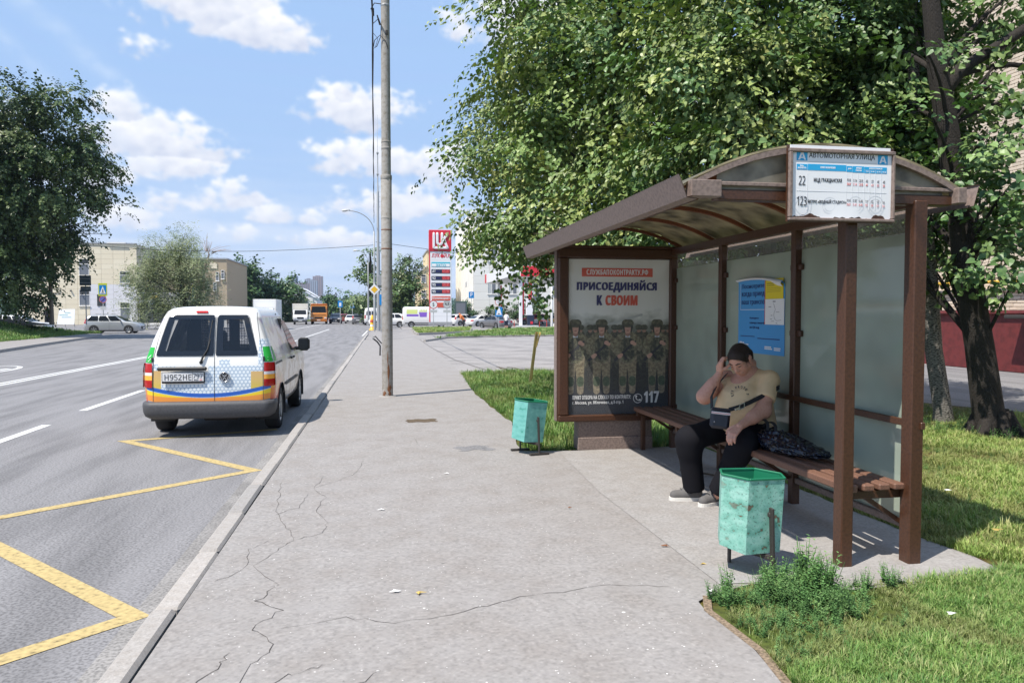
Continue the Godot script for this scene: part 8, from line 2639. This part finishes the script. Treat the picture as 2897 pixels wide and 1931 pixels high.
# ---------------------------------------------------------------- people
# a skin round bones [from, to, radius, radius, flat axis, flat factor, square end], joined softly and meshed as surface nets
func net(s: SurfaceTool, bones: Array, cell: float, soft: float, X := Transform3D(), cuts := []) -> void:
	var lo := Vector3.ONE * 1e9; var hi := -lo
	for b in bones:
		var r := maxf(b[2], b[3]) + cell * 2.0 + soft * 0.3
		lo = lo.min(b[0] - Vector3.ONE * r).min(b[1] - Vector3.ONE * r)
		hi = hi.max(b[0] + Vector3.ONE * r).max(b[1] + Vector3.ONE * r)
	var nx := int((hi.x - lo.x) / cell) + 2; var ny := int((hi.y - lo.y) / cell) + 2; var nz := int((hi.z - lo.z) / cell) + 2
	var f := PackedFloat32Array()
	f.resize(nx * ny * nz)
	f.fill(9.0)
	for b in bones:
		var a: Vector3 = b[0]; var ab: Vector3 = b[1] - a
		var ra: float = b[2]; var rb: float = b[3]
		var l2 := maxf(ab.length_squared(), 1e-9)
		var ll := sqrt(l2)
		var fl: bool = b.size() > 5 and b[4] is Vector3
		var ax := Vector3.ZERO; var ff := 0.0
		if fl:
			ax = b[4]; ff = b[5] - 1.0
		var sq: bool = b.size() > 6 and b[6]
		var r := maxf(ra, rb) + cell * 3.0 + soft
		var l: Vector3 = (a.min(b[1]) - Vector3.ONE * r - lo) / cell
		var h: Vector3 = (a.max(b[1]) + Vector3.ONE * r - lo) / cell
		for iz in range(maxi(int(l.z), 0), mini(int(h.z) + 1, nz)):
			for iy in range(maxi(int(l.y), 0), mini(int(h.y) + 1, ny)):
				var o := (iz * ny + iy) * nx
				for ix in range(maxi(int(l.x), 0), mini(int(h.x) + 1, nx)):
					var q := Vector3(lo.x + ix * cell - a.x, lo.y + iy * cell - a.y, lo.z + iz * cell - a.z)
					var tt := q.dot(ab) / l2
					var t := clampf(tt, 0.0, 1.0)
					q -= ab * t
					if fl: q += ax * (q.dot(ax) * ff)
					var d := q.length() - (ra + (rb - ra) * t)
					if sq: d = maxf(d, (tt - 1.0) * ll)
					var e := f[o + ix]
					var hh := soft - absf(d - e)
					if hh > 0.0: f[o + ix] = minf(d, e) - hh * hh * 0.25 / soft
					elif d < e: f[o + ix] = d
	if cuts.size():
		for iz in nz:
			for iy in ny:
				for ix in nx:
					var i := (iz * ny + iy) * nx + ix
					if f[i] > 1.0: continue
					var p := lo + Vector3(ix, iy, iz) * cell
					for c in cuts: f[i] = maxf(f[i], (p - c[0]).dot(c[1]))
	var V := PackedVector3Array()
	var id := PackedInt32Array()
	id.resize(nx * ny * nz)
	id.fill(-1)
	var near := cell * 2.5
	var sx := 1; var sy := nx; var sz := nx * ny
	var corner := [0, sx, sy, sx + sy, sz, sx + sz, sy + sz, sx + sy + sz]
	var edges := [[0, 1], [2, 3], [4, 5], [6, 7], [0, 2], [1, 3], [4, 6], [5, 7], [0, 4], [1, 5], [2, 6], [3, 7]]
	for iz in nz - 1:
		for iy in ny - 1:
			var o := (iz * ny + iy) * nx
			for ix in nx - 1:
				var i := o + ix
				if absf(f[i]) > near: continue
				var c0 := f[i] < 0.0
				var mixed := false
				for k in range(1, 8):
					if (f[i + corner[k]] < 0.0) != c0:
						mixed = true; break
				if not mixed: continue
				var sum := Vector3.ZERO; var n := 0
				for e in edges:
					var u: float = f[i + corner[e[0]]]; var v: float = f[i + corner[e[1]]]
					if (u < 0.0) == (v < 0.0): continue
					var t: float = u / (u - v)
					var A := Vector3(e[0] & 1, (e[0] >> 1) & 1, e[0] >> 2); var B := Vector3(e[1] & 1, (e[1] >> 1) & 1, e[1] >> 2)
					sum += A.lerp(B, t); n += 1
				id[i] = V.size()
				V.append(X * (lo + (Vector3(ix, iy, iz) + sum / n) * cell))
	s.set_smooth_group(1)
	for iz in range(1, nz - 1):
		for iy in range(1, ny - 1):
			var o := (iz * ny + iy) * nx
			for ix in range(1, nx - 1):
				var i := o + ix
				if absf(f[i]) > near: continue
				var inn := f[i] < 0.0
				for ax in 3:
					var st: int = [sx, sy, sz][ax]
					if (f[i + st] < 0.0) == inn: continue
					var a: int = [sy, sz, sx][ax]; var b: int = [sz, sx, sy][ax]
					var q := [id[i - a - b], id[i - b], id[i], id[i - a]]
					if q.min() < 0: continue
					if inn: quad(s, V[q[0]], V[q[3]], V[q[2]], V[q[1]])
					else: quad(s, V[q[0]], V[q[1]], V[q[2]], V[q[3]])
	s.set_smooth_group(-1)

# palm and five fingers: wrist, knuckle centre, direction across (towards the thumb), three directions of the finger joints
func hand_bones(w: Vector3, kn: Vector3, across: Vector3, d1: Vector3, d2: Vector3, d3: Vector3, thumb: Vector3) -> Array:
	var B := []
	d1 = d1.normalized(); d2 = d2.normalized(); d3 = d3.normalized(); across = across.normalized()
	for i in 4:
		var off := (1.5 - i) * 0.0205
		var lng: float = [0.94, 1.05, 0.98, 0.78][i]
		var k: Vector3 = kn + across * off + (kn - w).normalized() * [0.0, 0.006, 0.002, -0.008][i]
		B.append([w + across * off * 0.55, k, 0.017, 0.0125])
		var p: Vector3 = k + d1 * 0.042 * lng
		var q: Vector3 = p + d2 * 0.026 * lng
		B.append([k, p, 0.0112, 0.0098]); B.append([p, q, 0.0098, 0.0088]); B.append([q, q + d3 * 0.019 * lng, 0.0088, 0.0075])
	var tb := w.lerp(kn, 0.25) + across * 0.028
	var tm := tb + thumb.normalized() * 0.04
	B.append([tb, tm, 0.016, 0.0125]); B.append([tm, tm + (thumb.normalized() + d1 * 0.8).normalized() * 0.03, 0.0125, 0.0105])
	B.append([tm + (thumb.normalized() + d1 * 0.8).normalized() * 0.03, tm + (thumb.normalized() + d1 * 0.8).normalized() * 0.03 + d1 * 0.022, 0.0105, 0.0085])
	return B

func passenger() -> void:
	var skin := mat("skin", lin(0.60, 0.335, 0.245), 0.5)
	skin.subsurf_scatter_enabled = true; skin.subsurf_scatter_strength = 0.08
	wear(skin, tex("skin", 0.03, [0.0, Color(0.93, 0.86, 0.84), 0.5, Color(0.98, 0.95, 0.94), 1.0, Color.WHITE], 256, 3), 0.2)
	var shirt := mat("shirt", lin(0.82, 0.585, 0.335), 0.9)
	shirt.rim_enabled = true; shirt.rim = 0.3; shirt.rim_tint = 0.8
	var folds := tex("folds", 0.018, [0.0, 0.0, 1.0, 1.0], 256, 3)
	relief(wear(shirt, tex("knit", 0.02, [0.0, 0.93, 1.0, 1.0], 256, 2), 0.4), folds, 0.0)
	var pants := mat("trousers", lin(0.010, 0.010, 0.013), 0.85)
	pants.metallic_specular = 0.25
	mat("hair", lin(0.10, 0.058, 0.038), 0.65)
	wear(M["hair"], tex("hair", 0.10, [0.0, 0.25, 0.5, 0.6, 1.0, 1.0], 256, 3), 0.05)
	mat("shoe grey", lin(0.115, 0.11, 0.108), 0.9)
	mat("sole white", lin(0.66, 0.64, 0.60), 0.7)
	mat("leather navy", lin(0.014, 0.017, 0.03), 0.38)
	var t := thing("person", "seated person in beige T-shirt and black trousers on the bench, head bowed", "person")
	# joints
	var pel := Vector3(3.12, 0.775, -6.05); var bel := Vector3(2.985, 0.915, -5.975); var che := Vector3(3.04, 1.06, -6.03); var upb := Vector3(3.12, 1.10, -6.06)
	var shl := Vector3(3.195, 1.155, -5.905); var shr := Vector3(2.965, 1.145, -6.19)
	var ell := Vector3(3.055, 0.925, -5.735); var elr := Vector3(2.705, 1.01, -6.09)
	var wrl := Vector3(2.785, 0.822, -5.605); var wrr := Vector3(2.812, 1.205, -6.035)
	var neck := Vector3(3.085, 1.215, -6.04); var head := Vector3(2.965, 1.325, -5.965)
	var hl := Vector3(3.05, 0.755, -5.91); var hr := Vector3(3.0, 0.755, -6.15)
	var kl := Vector3(2.855, 0.665, -5.69); var kr := Vector3(2.535, 0.655, -6.03)
	var al := Vector3(2.735, 0.215, -5.885); var ar := Vector3(2.615, 0.215, -6.085)
	var body := sm()
	net(body, [[pel, bel, 0.16, 0.18], [bel, che, 0.18, 0.15], [pel, upb, 0.15, 0.13], [che, neck, 0.13, 0.07], [shl, che, 0.07, 0.10], [shr, che, 0.07, 0.10], [neck, head + Vector3(0.03, -0.06, -0.02), 0.066, 0.058],
		[shl, ell, 0.068, 0.056], [ell, wrl, 0.056, 0.031], [ell, ell.lerp(wrl, 0.45), 0.056, 0.048], [shr, elr, 0.068, 0.057], [elr, wrr, 0.057, 0.032], [elr, elr.lerp(wrr, 0.5), 0.057, 0.05],
		[hl, kl, 0.085, 0.062], [kl, al, 0.06, 0.04], [hr, kr, 0.085, 0.062], [kr, ar, 0.06, 0.04]], 0.012, 0.04)
	# head in its own axes: x to the side, y up, z out of the face
	var fwd := Vector3(-0.64, -0.70, 0.46).normalized()
	var upv := (Vector3(-0.08, 1.0, -0.02) - fwd * Vector3(-0.08, 1.0, -0.02).dot(fwd)).normalized()
	var H := Transform3D(Basis(upv.cross(fwd), upv, fwd), head)
	var hb := [[Vector3(0, 0.035, -0.035), Vector3(0, 0.04, 0.012), 0.088, 0.083, Vector3(1, 0, 0), 1.08], [Vector3(0, 0.01, 0.035), Vector3(0, -0.065, 0.045), 0.066, 0.052], [Vector3(0.04, -0.055, 0.01), Vector3(0.012, -0.085, 0.055), 0.038, 0.026], [Vector3(-0.04, -0.055, 0.01), Vector3(-0.012, -0.085, 0.055), 0.038, 0.026],
		[Vector3(0, -0.088, 0.066), Vector3(0, -0.084, 0.07), 0.022, 0.02], [Vector3(0.04, -0.02, 0.055), Vector3(0.044, -0.035, 0.05), 0.031, 0.028], [Vector3(-0.04, -0.02, 0.055), Vector3(-0.044, -0.035, 0.05), 0.031, 0.028],
		[Vector3(0, 0.018, 0.093), Vector3(0, -0.022, 0.112), 0.010, 0.0145], [Vector3(0.011, -0.028, 0.1), Vector3(-0.011, -0.028, 0.1), 0.0105, 0.0105], [Vector3(0.012, 0.03, 0.086), Vector3(0.05, 0.028, 0.068), 0.014, 0.012], [Vector3(-0.012, 0.03, 0.086), Vector3(-0.05, 0.028, 0.068), 0.014, 0.012],
		[Vector3(0.02, -0.054, 0.086), Vector3(-0.02, -0.054, 0.086), 0.0085, 0.0085], [Vector3(0.017, -0.064, 0.085), Vector3(-0.017, -0.064, 0.085), 0.009, 0.009], [Vector3(0.089, 0.012, -0.012), Vector3(0.085, -0.026, -0.004), 0.024, 0.015, Vector3(1, 0, 0), 2.0], [Vector3(-0.089, 0.012, -0.012), Vector3(-0.085, -0.026, -0.004), 0.024, 0.015, Vector3(1, 0, 0), 2.0],
		[Vector3(0, -0.07, 0.0), Vector3(0, -0.10, 0.02), 0.06, 0.045], [Vector3(0, -0.055, -0.045), Vector3(0, -0.12, -0.075), 0.056, 0.060]]
	net(body, hb, 0.0045, 0.014, H)
	# hands
	net(body, hand_bones(wrl, Vector3(2.712, 0.772, -5.577), Vector3(-0.45, 0.35, -0.8), Vector3(-0.45, -0.85, 0.22), Vector3(-0.08, -0.98, 0.02), Vector3(0.2, -0.95, -0.1), Vector3(-0.6, -0.4, -0.6)), 0.004, 0.007)
	net(body, hand_bones(wrr, Vector3(2.800, 1.292, -6.005), Vector3(0.25, 0.45, 0.85), Vector3(0.42, 0.85, 0.05), Vector3(0.95, 0.12, 0.02), Vector3(0.85, -0.5, 0.0), Vector3(0.7, 0.4, 0.45)), 0.004, 0.007)
	obj("body", body, skin, t)
	# hair: a close cap with a hairline
	var s := sm()
	net(s, [[Vector3(0, 0.036, -0.036), Vector3(0, 0.042, 0.012), 0.0915, 0.0862, Vector3(1, 0, 0), 1.06]], 0.004, 0.01, H, [[Vector3(0, 0.060, 0.092), Vector3(0, -0.35, 0.94)], [Vector3(0, -0.065, 0), Vector3(0, -0.98, 0.2)], [Vector3(0.0, -0.012, 0.028), Vector3(0.0, -0.5, 0.866)]])
	net(s, [[Vector3(0.078, 0.01, 0.012), Vector3(0.078, 0.035, 0.0), 0.014, 0.02, Vector3(1, 0, 0), 1.4], [Vector3(-0.078, 0.01, 0.012), Vector3(-0.078, 0.035, 0.0), 0.014, 0.02, Vector3(1, 0, 0), 1.4], [Vector3(0.03, -0.01, -0.095), Vector3(0.025, -0.06, -0.092), 0.038, 0.03], [Vector3(-0.03, -0.01, -0.095), Vector3(-0.025, -0.06, -0.092), 0.038, 0.03]], 0.0045, 0.01, H)
	s.generate_normals()
	var cap := s.commit()
	put("hair", cap, M["hair"], t)
	# cropped hairs that break up the outline and the hairline
	var cv: PackedVector3Array = cap.surface_get_arrays(0)[Mesh.ARRAY_VERTEX]
	var cn: PackedVector3Array = cap.surface_get_arrays(0)[Mesh.ARRAY_NORMAL]
	s = sm()
	for i in 9000:
		var j := rng.randi() % cv.size()
		var p := cv[j] + Vector3(rng.randf_range(-1, 1), rng.randf_range(-1, 1), rng.randf_range(-1, 1)) * 0.003
		var d := (cn[j] + fwd * 0.9 + Vector3(rng.randf_range(-0.5, 0.5), rng.randf_range(-0.5, 0.5), rng.randf_range(-0.5, 0.5))).normalized()
		var w := d.cross(Vector3(rng.randf_range(-1, 1), rng.randf_range(-1, 1), rng.randf_range(-1, 1))).normalized() * 0.0008
		tri(s, p - w, p + d * rng.randf_range(0.004, 0.010), p + w)
	obj("hair_stubble", s, M["hair"], t)
	s = sm()
	for x in [-1.0, 1.0]:
		tube(s, [H * Vector3(x * 0.013, 0.036, 0.1), H * Vector3(x * 0.035, 0.042, 0.094), H * Vector3(x * 0.056, 0.034, 0.076)], [0.0045, 0.005, 0.003], 6)
		tube(s, [H * Vector3(x * 0.018, 0.012, 0.0955), H * Vector3(x * 0.033, 0.008, 0.093), H * Vector3(x * 0.048, 0.012, 0.084)], [0.003, 0.004, 0.0025], 6)
	obj("brow", s, M["hair"], t)
	# shirt
	var shb := [[pel + Vector3(0, -0.02, 0), bel, 0.195, 0.212], [bel + Vector3(-0.01, -0.02, 0.01), bel + Vector3(0.0, 0.05, 0), 0.215, 0.19], [bel, che, 0.19, 0.172], [pel, upb, 0.20, 0.155], [che, neck + Vector3(0.01, -0.055, 0), 0.14, 0.085], [shl, upb, 0.085, 0.14], [shr, upb, 0.095, 0.14], [che + Vector3(-0.06, -0.02, 0.12), che + Vector3(-0.09, -0.02, 0.03), 0.085, 0.085],
		[shl + Vector3(0.0, 0.0, 0.0), shl.lerp(ell, 0.66), 0.08, 0.08, null, 1.0, true], [shr, shr.lerp(elr, 0.42), 0.082, 0.086, null, 1.0, true]]
	s = sm()
	net(s, shb, 0.011, 0.028, Transform3D(), [[Vector3(3.0, 0.735, -5.98), Vector3(0.12, -1.0, 0.05)], [neck + Vector3(-0.012, 0.01, 0.012), Vector3(-0.45, 0.85, 0.25).normalized()]])
	obj("shirt", s, shirt, t)
	# creases of the shirt where the belly folds and at the arm pit
	s = sm()
	var crease := [[Vector3(2.79, 0.985, -6.02), Vector3(2.84, 1.005, -5.86), Vector3(2.93, 0.995, -5.78), Vector3(3.04, 0.965, -5.78)], [Vector3(2.86, 0.845, -5.785), Vector3(2.97, 0.835, -5.755), Vector3(3.1, 0.85, -5.80)], [Vector3(2.85, 0.80, -5.80), Vector3(2.97, 0.79, -5.77), Vector3(3.12, 0.80, -5.82)], [Vector3(2.88, 0.88, -5.772), Vector3(2.98, 0.875, -5.755), Vector3(3.08, 0.89, -5.785)]]
	for c in crease: tube(s, c, [0.004, 0.011, 0.010, 0.004] if c.size() == 4 else [0.003, 0.008, 0.003], 8)
	obj("shirt_fold", s, shirt, t)
	# trousers
	s = sm()
	net(s, [[pel + Vector3(0.03, -0.03, 0), pel + Vector3(-0.10, -0.035, 0.02), 0.175, 0.15], [hl, kl, 0.125, 0.098], [hr, kr, 0.125, 0.098], [kl, kl.lerp(al, 0.95), 0.098, 0.088, null, 1.0, true], [kr, kr.lerp(ar, 1.0), 0.098, 0.09, null, 1.0, true], [kl + Vector3(0.02, 0.01, 0.0), kl.lerp(al, 0.2), 0.10, 0.098], [kr + Vector3(0.03, 0.01, 0.0), kr.lerp(ar, 0.2), 0.10, 0.095]], 0.012, 0.05, Transform3D(), [[Vector3(0, 0.632, 0), Vector3(0.0, -0.35, 0.0)]] if false else [])
	obj("trousers", s, pants, t)
	s = sm()
	tube(s, [Vector3(3.05, 0.765, -5.782), Vector3(3.065, 0.752, -5.785), Vector3(3.10, 0.765, -5.792)], [0.002, 0.004, 0.001], 5)
	obj("leg_mark", s, M["pale grey"], t)
	# shoes
	for q in [[Vector3(2.405, 0.12, -6.125), Vector3(2.69, 0.12, -6.075)], [Vector3(2.565, 0.12, -5.855), Vector3(2.80, 0.12, -5.965)]]:
		var toe: Vector3 = q[0]; var heel: Vector3 = q[1]
		var ax := (heel - toe).normalized()
		var sd := ax.cross(Vector3.UP)
		var shoe := thing_part("shoe", t, Vector3.ZERO)
		s = sm()
		net(s, [[toe + ax * 0.05 + Vector3.UP * 0.045, toe + ax * 0.16 + Vector3.UP * 0.055, 0.042, 0.046], [toe + ax * 0.14 + Vector3.UP * 0.06, heel - ax * 0.045 + Vector3.UP * 0.065, 0.045, 0.042], [toe + ax * 0.15 + Vector3.UP * 0.085, heel - ax * 0.05 + Vector3.UP * 0.095, 0.036, 0.038]], 0.007, 0.02, Transform3D(), [[toe + Vector3.UP * 0.024, Vector3.DOWN], [toe + ax * 0.2 + Vector3.UP * 0.118, Vector3.UP]])
		obj("upper", s, M["shoe grey"], shoe)
		s = sm()
		var out := []
		for i in 24:
			var a := TAU * i / 24.0
			var l := (heel - toe).length()
			var c := cos(a)
			out.append(toe + ax * (l * 0.5 + c * l * 0.5) + sd * sin(a) * (0.05 - 0.008 * c) * pow(absf(sin(a)), -0.25 if absf(sin(a)) > 0.05 else 0.0))
		for i in 24:
			var a: Vector3 = out[i]; var b: Vector3 = out[(i + 1) % 24]
			quad(s, a + Vector3.UP * 0.004, b + Vector3.UP * 0.004, b + Vector3.UP * 0.032, a + Vector3.UP * 0.032)
			tri(s, toe.lerp(heel, 0.5) + Vector3.UP * 0.032, a + Vector3.UP * 0.032, b + Vector3.UP * 0.032)
			tri(s, toe.lerp(heel, 0.5) + Vector3.UP * 0.004, b + Vector3.UP * 0.004, a + Vector3.UP * 0.004)
		obj("sole", s, M["sole white"], shoe)
		s = sm()
		for i in 4: tube(s, [toe + ax * (0.10 + i * 0.022) + sd * 0.022 + Vector3.UP * (0.098 + i * 0.005), toe + ax * (0.10 + i * 0.022) + Vector3.UP * (0.104 + i * 0.006), toe + ax * (0.10 + i * 0.022) - sd * 0.022 + Vector3.UP * (0.098 + i * 0.005)], 0.003, 5)
		obj("lace", s, M["black plastic"], shoe)
	# letters of the print, laid along an arc on the chest
	var c0 := Vector3(2.905, 1.055, -5.845)
	var nrm := Vector3(-0.45, 0.30, 0.84).normalized()
	var rx := Vector3.UP.cross(nrm).normalized()
	var ry := nrm.cross(rx)
	var word := "ITY PROTE SU"
	for i in word.length():
		if word[i] == " ": continue
		var a := lerpf(3.55, -0.45, i / float(word.length() - 1))
		var p := c0 + rx * cos(a) * 0.062 + ry * sin(a) * 0.055
		var up := (rx * cos(a) + ry * sin(a)).normalized()
		text(t, word[i], p + nrm * 0.012, 0.014, 0.02, M["ink"], true, Basis(up.cross(nrm), up, nrm), 0.004)
	# the shoulder bag
	t = thing("shoulder_bag", "small dark navy leather shoulder bag worn across by the seated person", "bag")
	var B := Transform3D(Basis.from_euler(Vector3(-0.12, -0.30, -0.10)), Vector3(2.685, 0.868, -5.745))
	s = sm()
	box(s, Vector3.ZERO, Vector3(0.155, 0.165, 0.055), 0.022, B)
	obj("pouch", s, M["leather navy"], t)
	s = sm()
	box(s, Vector3(0, 0.042, 0.029), Vector3(0.15, 0.007, 0.004), 0.001, B)
	obj("stripe", s, M["pink ink"], t)
	s = sm()
	box(s, Vector3(0, 0.049, 0.029), Vector3(0.15, 0.006, 0.004), 0.001, B); box(s, Vector3(0, 0.036, 0.029), Vector3(0.15, 0.005, 0.004), 0.001, B)
	obj("stripe", s, M["white"], t)
	s = sm()
	box(s, Vector3(0, 0.075, 0.005), Vector3(0.15, 0.022, 0.058), 0.01, B)
	obj("flap", s, M["leather navy"], t)
	s = sm()
	lathe(s, [Vector2(0.006, 0.0), Vector2(0.004, 0.004), Vector2(0, 0.005)], 8, B * Transform3D(Basis(Vector3(1, 0, 0), Vector3(0, 0, 1), Vector3(0, -1, 0)), Vector3(-0.045, -0.03, 0.028)))
	obj("stud", s, M["chrome"], t)
	var strap := [Vector3(3.30, 1.115, -5.99), Vector3(3.285, 1.12, -5.90), Vector3(3.225, 1.105, -5.80), Vector3(3.14, 1.075, -5.765), Vector3(3.03, 1.03, -5.755), Vector3(2.93, 0.992, -5.735), Vector3(2.84, 0.962, -5.725), Vector3(2.765, 0.94, -5.735)]
	s = sm()
	for i in strap.size() - 1: bar(s, strap[i], strap[i + 1] + (strap[i + 1] - strap[i]).normalized() * 0.006, 0.004, 0.034, 0.0, Vector3(0.1, 0.9, -0.4))
	for i in 3: bar(s, [Vector3(2.635, 0.955, -5.79), Vector3(2.68, 1.03, -5.90), Vector3(2.78, 1.10, -6.03)][i], [Vector3(2.68, 1.03, -5.90), Vector3(2.78, 1.10, -6.03), Vector3(2.92, 1.20, -6.12)][i], 0.004, 0.03, 0.0, Vector3(0.3, 0.5, 0.8))
	obj("strap", s, M["cable"], t)
	s = sm()
	for q in [[-0.02, -0.02, 0.02, -0.02], [0.02, -0.02, 0.02, 0.02], [0.02, 0.02, -0.02, 0.02], [-0.02, 0.02, -0.02, -0.02]]:
		bar(s, Vector3(2.86 + q[0], 0.968 + q[1] + q[0] * 0.4, -5.718), Vector3(2.86 + q[2], 0.968 + q[3] + q[2] * 0.4, -5.718), 0.006, 0.006)
	bar(s, Vector3(2.80, 0.94, -5.72), Vector3(2.84, 0.955, -5.718), 0.012, 0.02, 0.003)
	obj("buckle", s, M["chrome"], t)
	# plastic carrier bag lying on the bench
	t = thing("plastic_bag", "crumpled glossy black plastic carrier bag with blue print lying on the bench", "bag")
	var pm := mat("bag film", Color.WHITE, 0.12)
	wear(pm, tex("bag print", 0.022, [0.0, Color(0.03, 0.03, 0.035), 0.52, Color(0.04, 0.04, 0.05), 0.58, Color(0.13, 0.19, 0.32), 0.63, Color(0.05, 0.06, 0.09), 0.70, Color(0.22, 0.28, 0.42), 0.74, Color(0.05, 0.05, 0.06), 1.0, Color(0.06, 0.06, 0.07)], 512, 4), 0.32)
	var cr := noise(1.0, 4, FastNoiseLite.TYPE_CELLULAR, 2)
	var cr2 := noise(1.0, 6, FastNoiseLite.TYPE_SIMPLEX_SMOOTH, 3)
	s = sm()
	surf(s, func(u: float, v: float) -> Vector3:
		var a := u * TAU
		var w := v * 2.0 - 1.0
		var r := pow(maxf(1.0 - w * w, 0.0), 0.42)
		var hgt := lerpf(0.125, 0.055, smoothstep(0.0, 1.0, v))
		var d := Vector3(cos(a), sin(a), w)
		var k := 1.0 + 0.28 * cr.get_noise_3d(d.x * 1.4, d.y * 1.4, w * 2.6) + 0.20 * cr2.get_noise_3d(d.x * 2.0, d.y * 2.0, w * 4.0)
		var y := sin(a) * hgt * r * k
		return Vector3(lerpf(3.03, 3.15, v) + cos(a) * 0.145 * r * k, maxf(0.635, 0.715 - 0.03 * v + y), lerpf(-5.76, -4.98, v) + 0.03 * cr2.get_noise_2d(a, w * 3.0)), 40, 44, false)
	obj("film", s, pm, t)
	s = sm()
	for k in 2:
		var P := []
		for i in 13:
			var a := PI * i / 12.0
			P.append(Vector3(3.0 + k * 0.05 + 0.02 * sin(a), 0.79 + sin(a) * (0.075 - 0.02 * k), -5.66 + k * 0.03 + cos(a) * -0.10))
		for i in 12: bar(s, P[i], P[i + 1], 0.005, 0.026, 0.0, Vector3(1, 0.2, 0))
	obj("handle", s, M["cable"], t)

# a small standing or stooping figure
func figure(label: String, at: Vector3, turn: float, stoop: float, top: Material, legs: Material, bare: bool, hair: Material) -> void:
	var t := thing("person", label, "person", at, turn)
	var hip := Vector3(0, 0.92, 0)
	var up := Vector3(0, cos(stoop), sin(stoop))
	var neck := hip + up * 0.52
	var head := hip + up * 0.70
	var b := [[hip, neck, 0.13, 0.13], [neck, head, 0.05, 0.09], [head, head + up * 0.06, 0.09, 0.095]]
	for x in [-1.0, 1.0]:
		var sh := neck + Vector3(x * 0.18, -0.03, 0)
		var el := sh + Vector3(x * 0.07, -0.27, 0.04)
		b += [[sh, el, 0.05, 0.042], [el, el + Vector3(-x * 0.10, -0.10, 0.2), 0.042, 0.035], [hip + Vector3(x * 0.09, 0, 0), Vector3(x * 0.10, 0.48, 0.03), 0.085, 0.06], [Vector3(x * 0.10, 0.48, 0.03), Vector3(x * 0.11, 0.06, 0), 0.06, 0.045], [Vector3(x * 0.11, 0.05, -0.03), Vector3(x * 0.12, 0.04, 0.15), 0.05, 0.04]]
	var s := sm()
	net(s, b, 0.022, 0.05)
	obj("body", s, M["skin"], t)
	s = sm()
	var c := [[hip + up * 0.02, neck, 0.16, 0.155]]
	for x in [-1.0, 1.0]:
		var sh := neck + Vector3(x * 0.18, -0.03, 0)
		c.append([sh, sh + Vector3(x * 0.05, -0.2, 0.02), 0.075, 0.07])
		c.append([neck, sh, 0.09, 0.075])
	net(s, c, 0.022, 0.05)
	obj("shirt", s, top, t)
	s = sm()
	var l := [[hip + Vector3(0, -0.02, 0), hip + Vector3(0, -0.1, 0), 0.155, 0.15]]
	for x in [-1.0, 1.0]:
		l.append([hip + Vector3(x * 0.09, -0.03, 0), Vector3(x * 0.105, 0.46, 0.03), 0.11, 0.09])
		if not bare: l.append([Vector3(x * 0.10, 0.48, 0.03), Vector3(x * 0.11, 0.1, 0), 0.085, 0.075])
	net(s, l, 0.022, 0.04)
	obj("trousers", s, legs, t)
	s = sm()
	net(s, [[head + up * 0.03 + Vector3(0, 0, -0.02), head + up * 0.08 + Vector3(0, 0, -0.01), 0.095, 0.095]], 0.02, 0.02)
	obj("hair", s, hair, t)

func far_people() -> void:
	var vest := mat("vest orange", lin(0.72, 0.20, 0.06), 0.8)
	var black := mat("cloth black", lin(0.02, 0.02, 0.025), 0.9)
	var white := mat("cloth white", lin(0.75, 0.74, 0.73), 0.9)
	figure("person in a white shirt and dark shorts standing at the back of the grey saloon", Vector3(12.95, 0.0, -79.7), PI - 0.4, 0.12, white, mat("cloth navy", lin(0.02, 0.025, 0.05), 0.9), true, M["hair"])
	figure("person in an orange vest bending forward beside the price pylon", Vector3(8.5, 0.06, -80.5), -PI / 2, 0.62, vest, black, false, M["vest orange"])
	figure("dark haired person standing behind the white car at the far left", Vector3(-28.6, 0.45, -71.5), 0.4, 0.0, black, black, false, M["hair"])
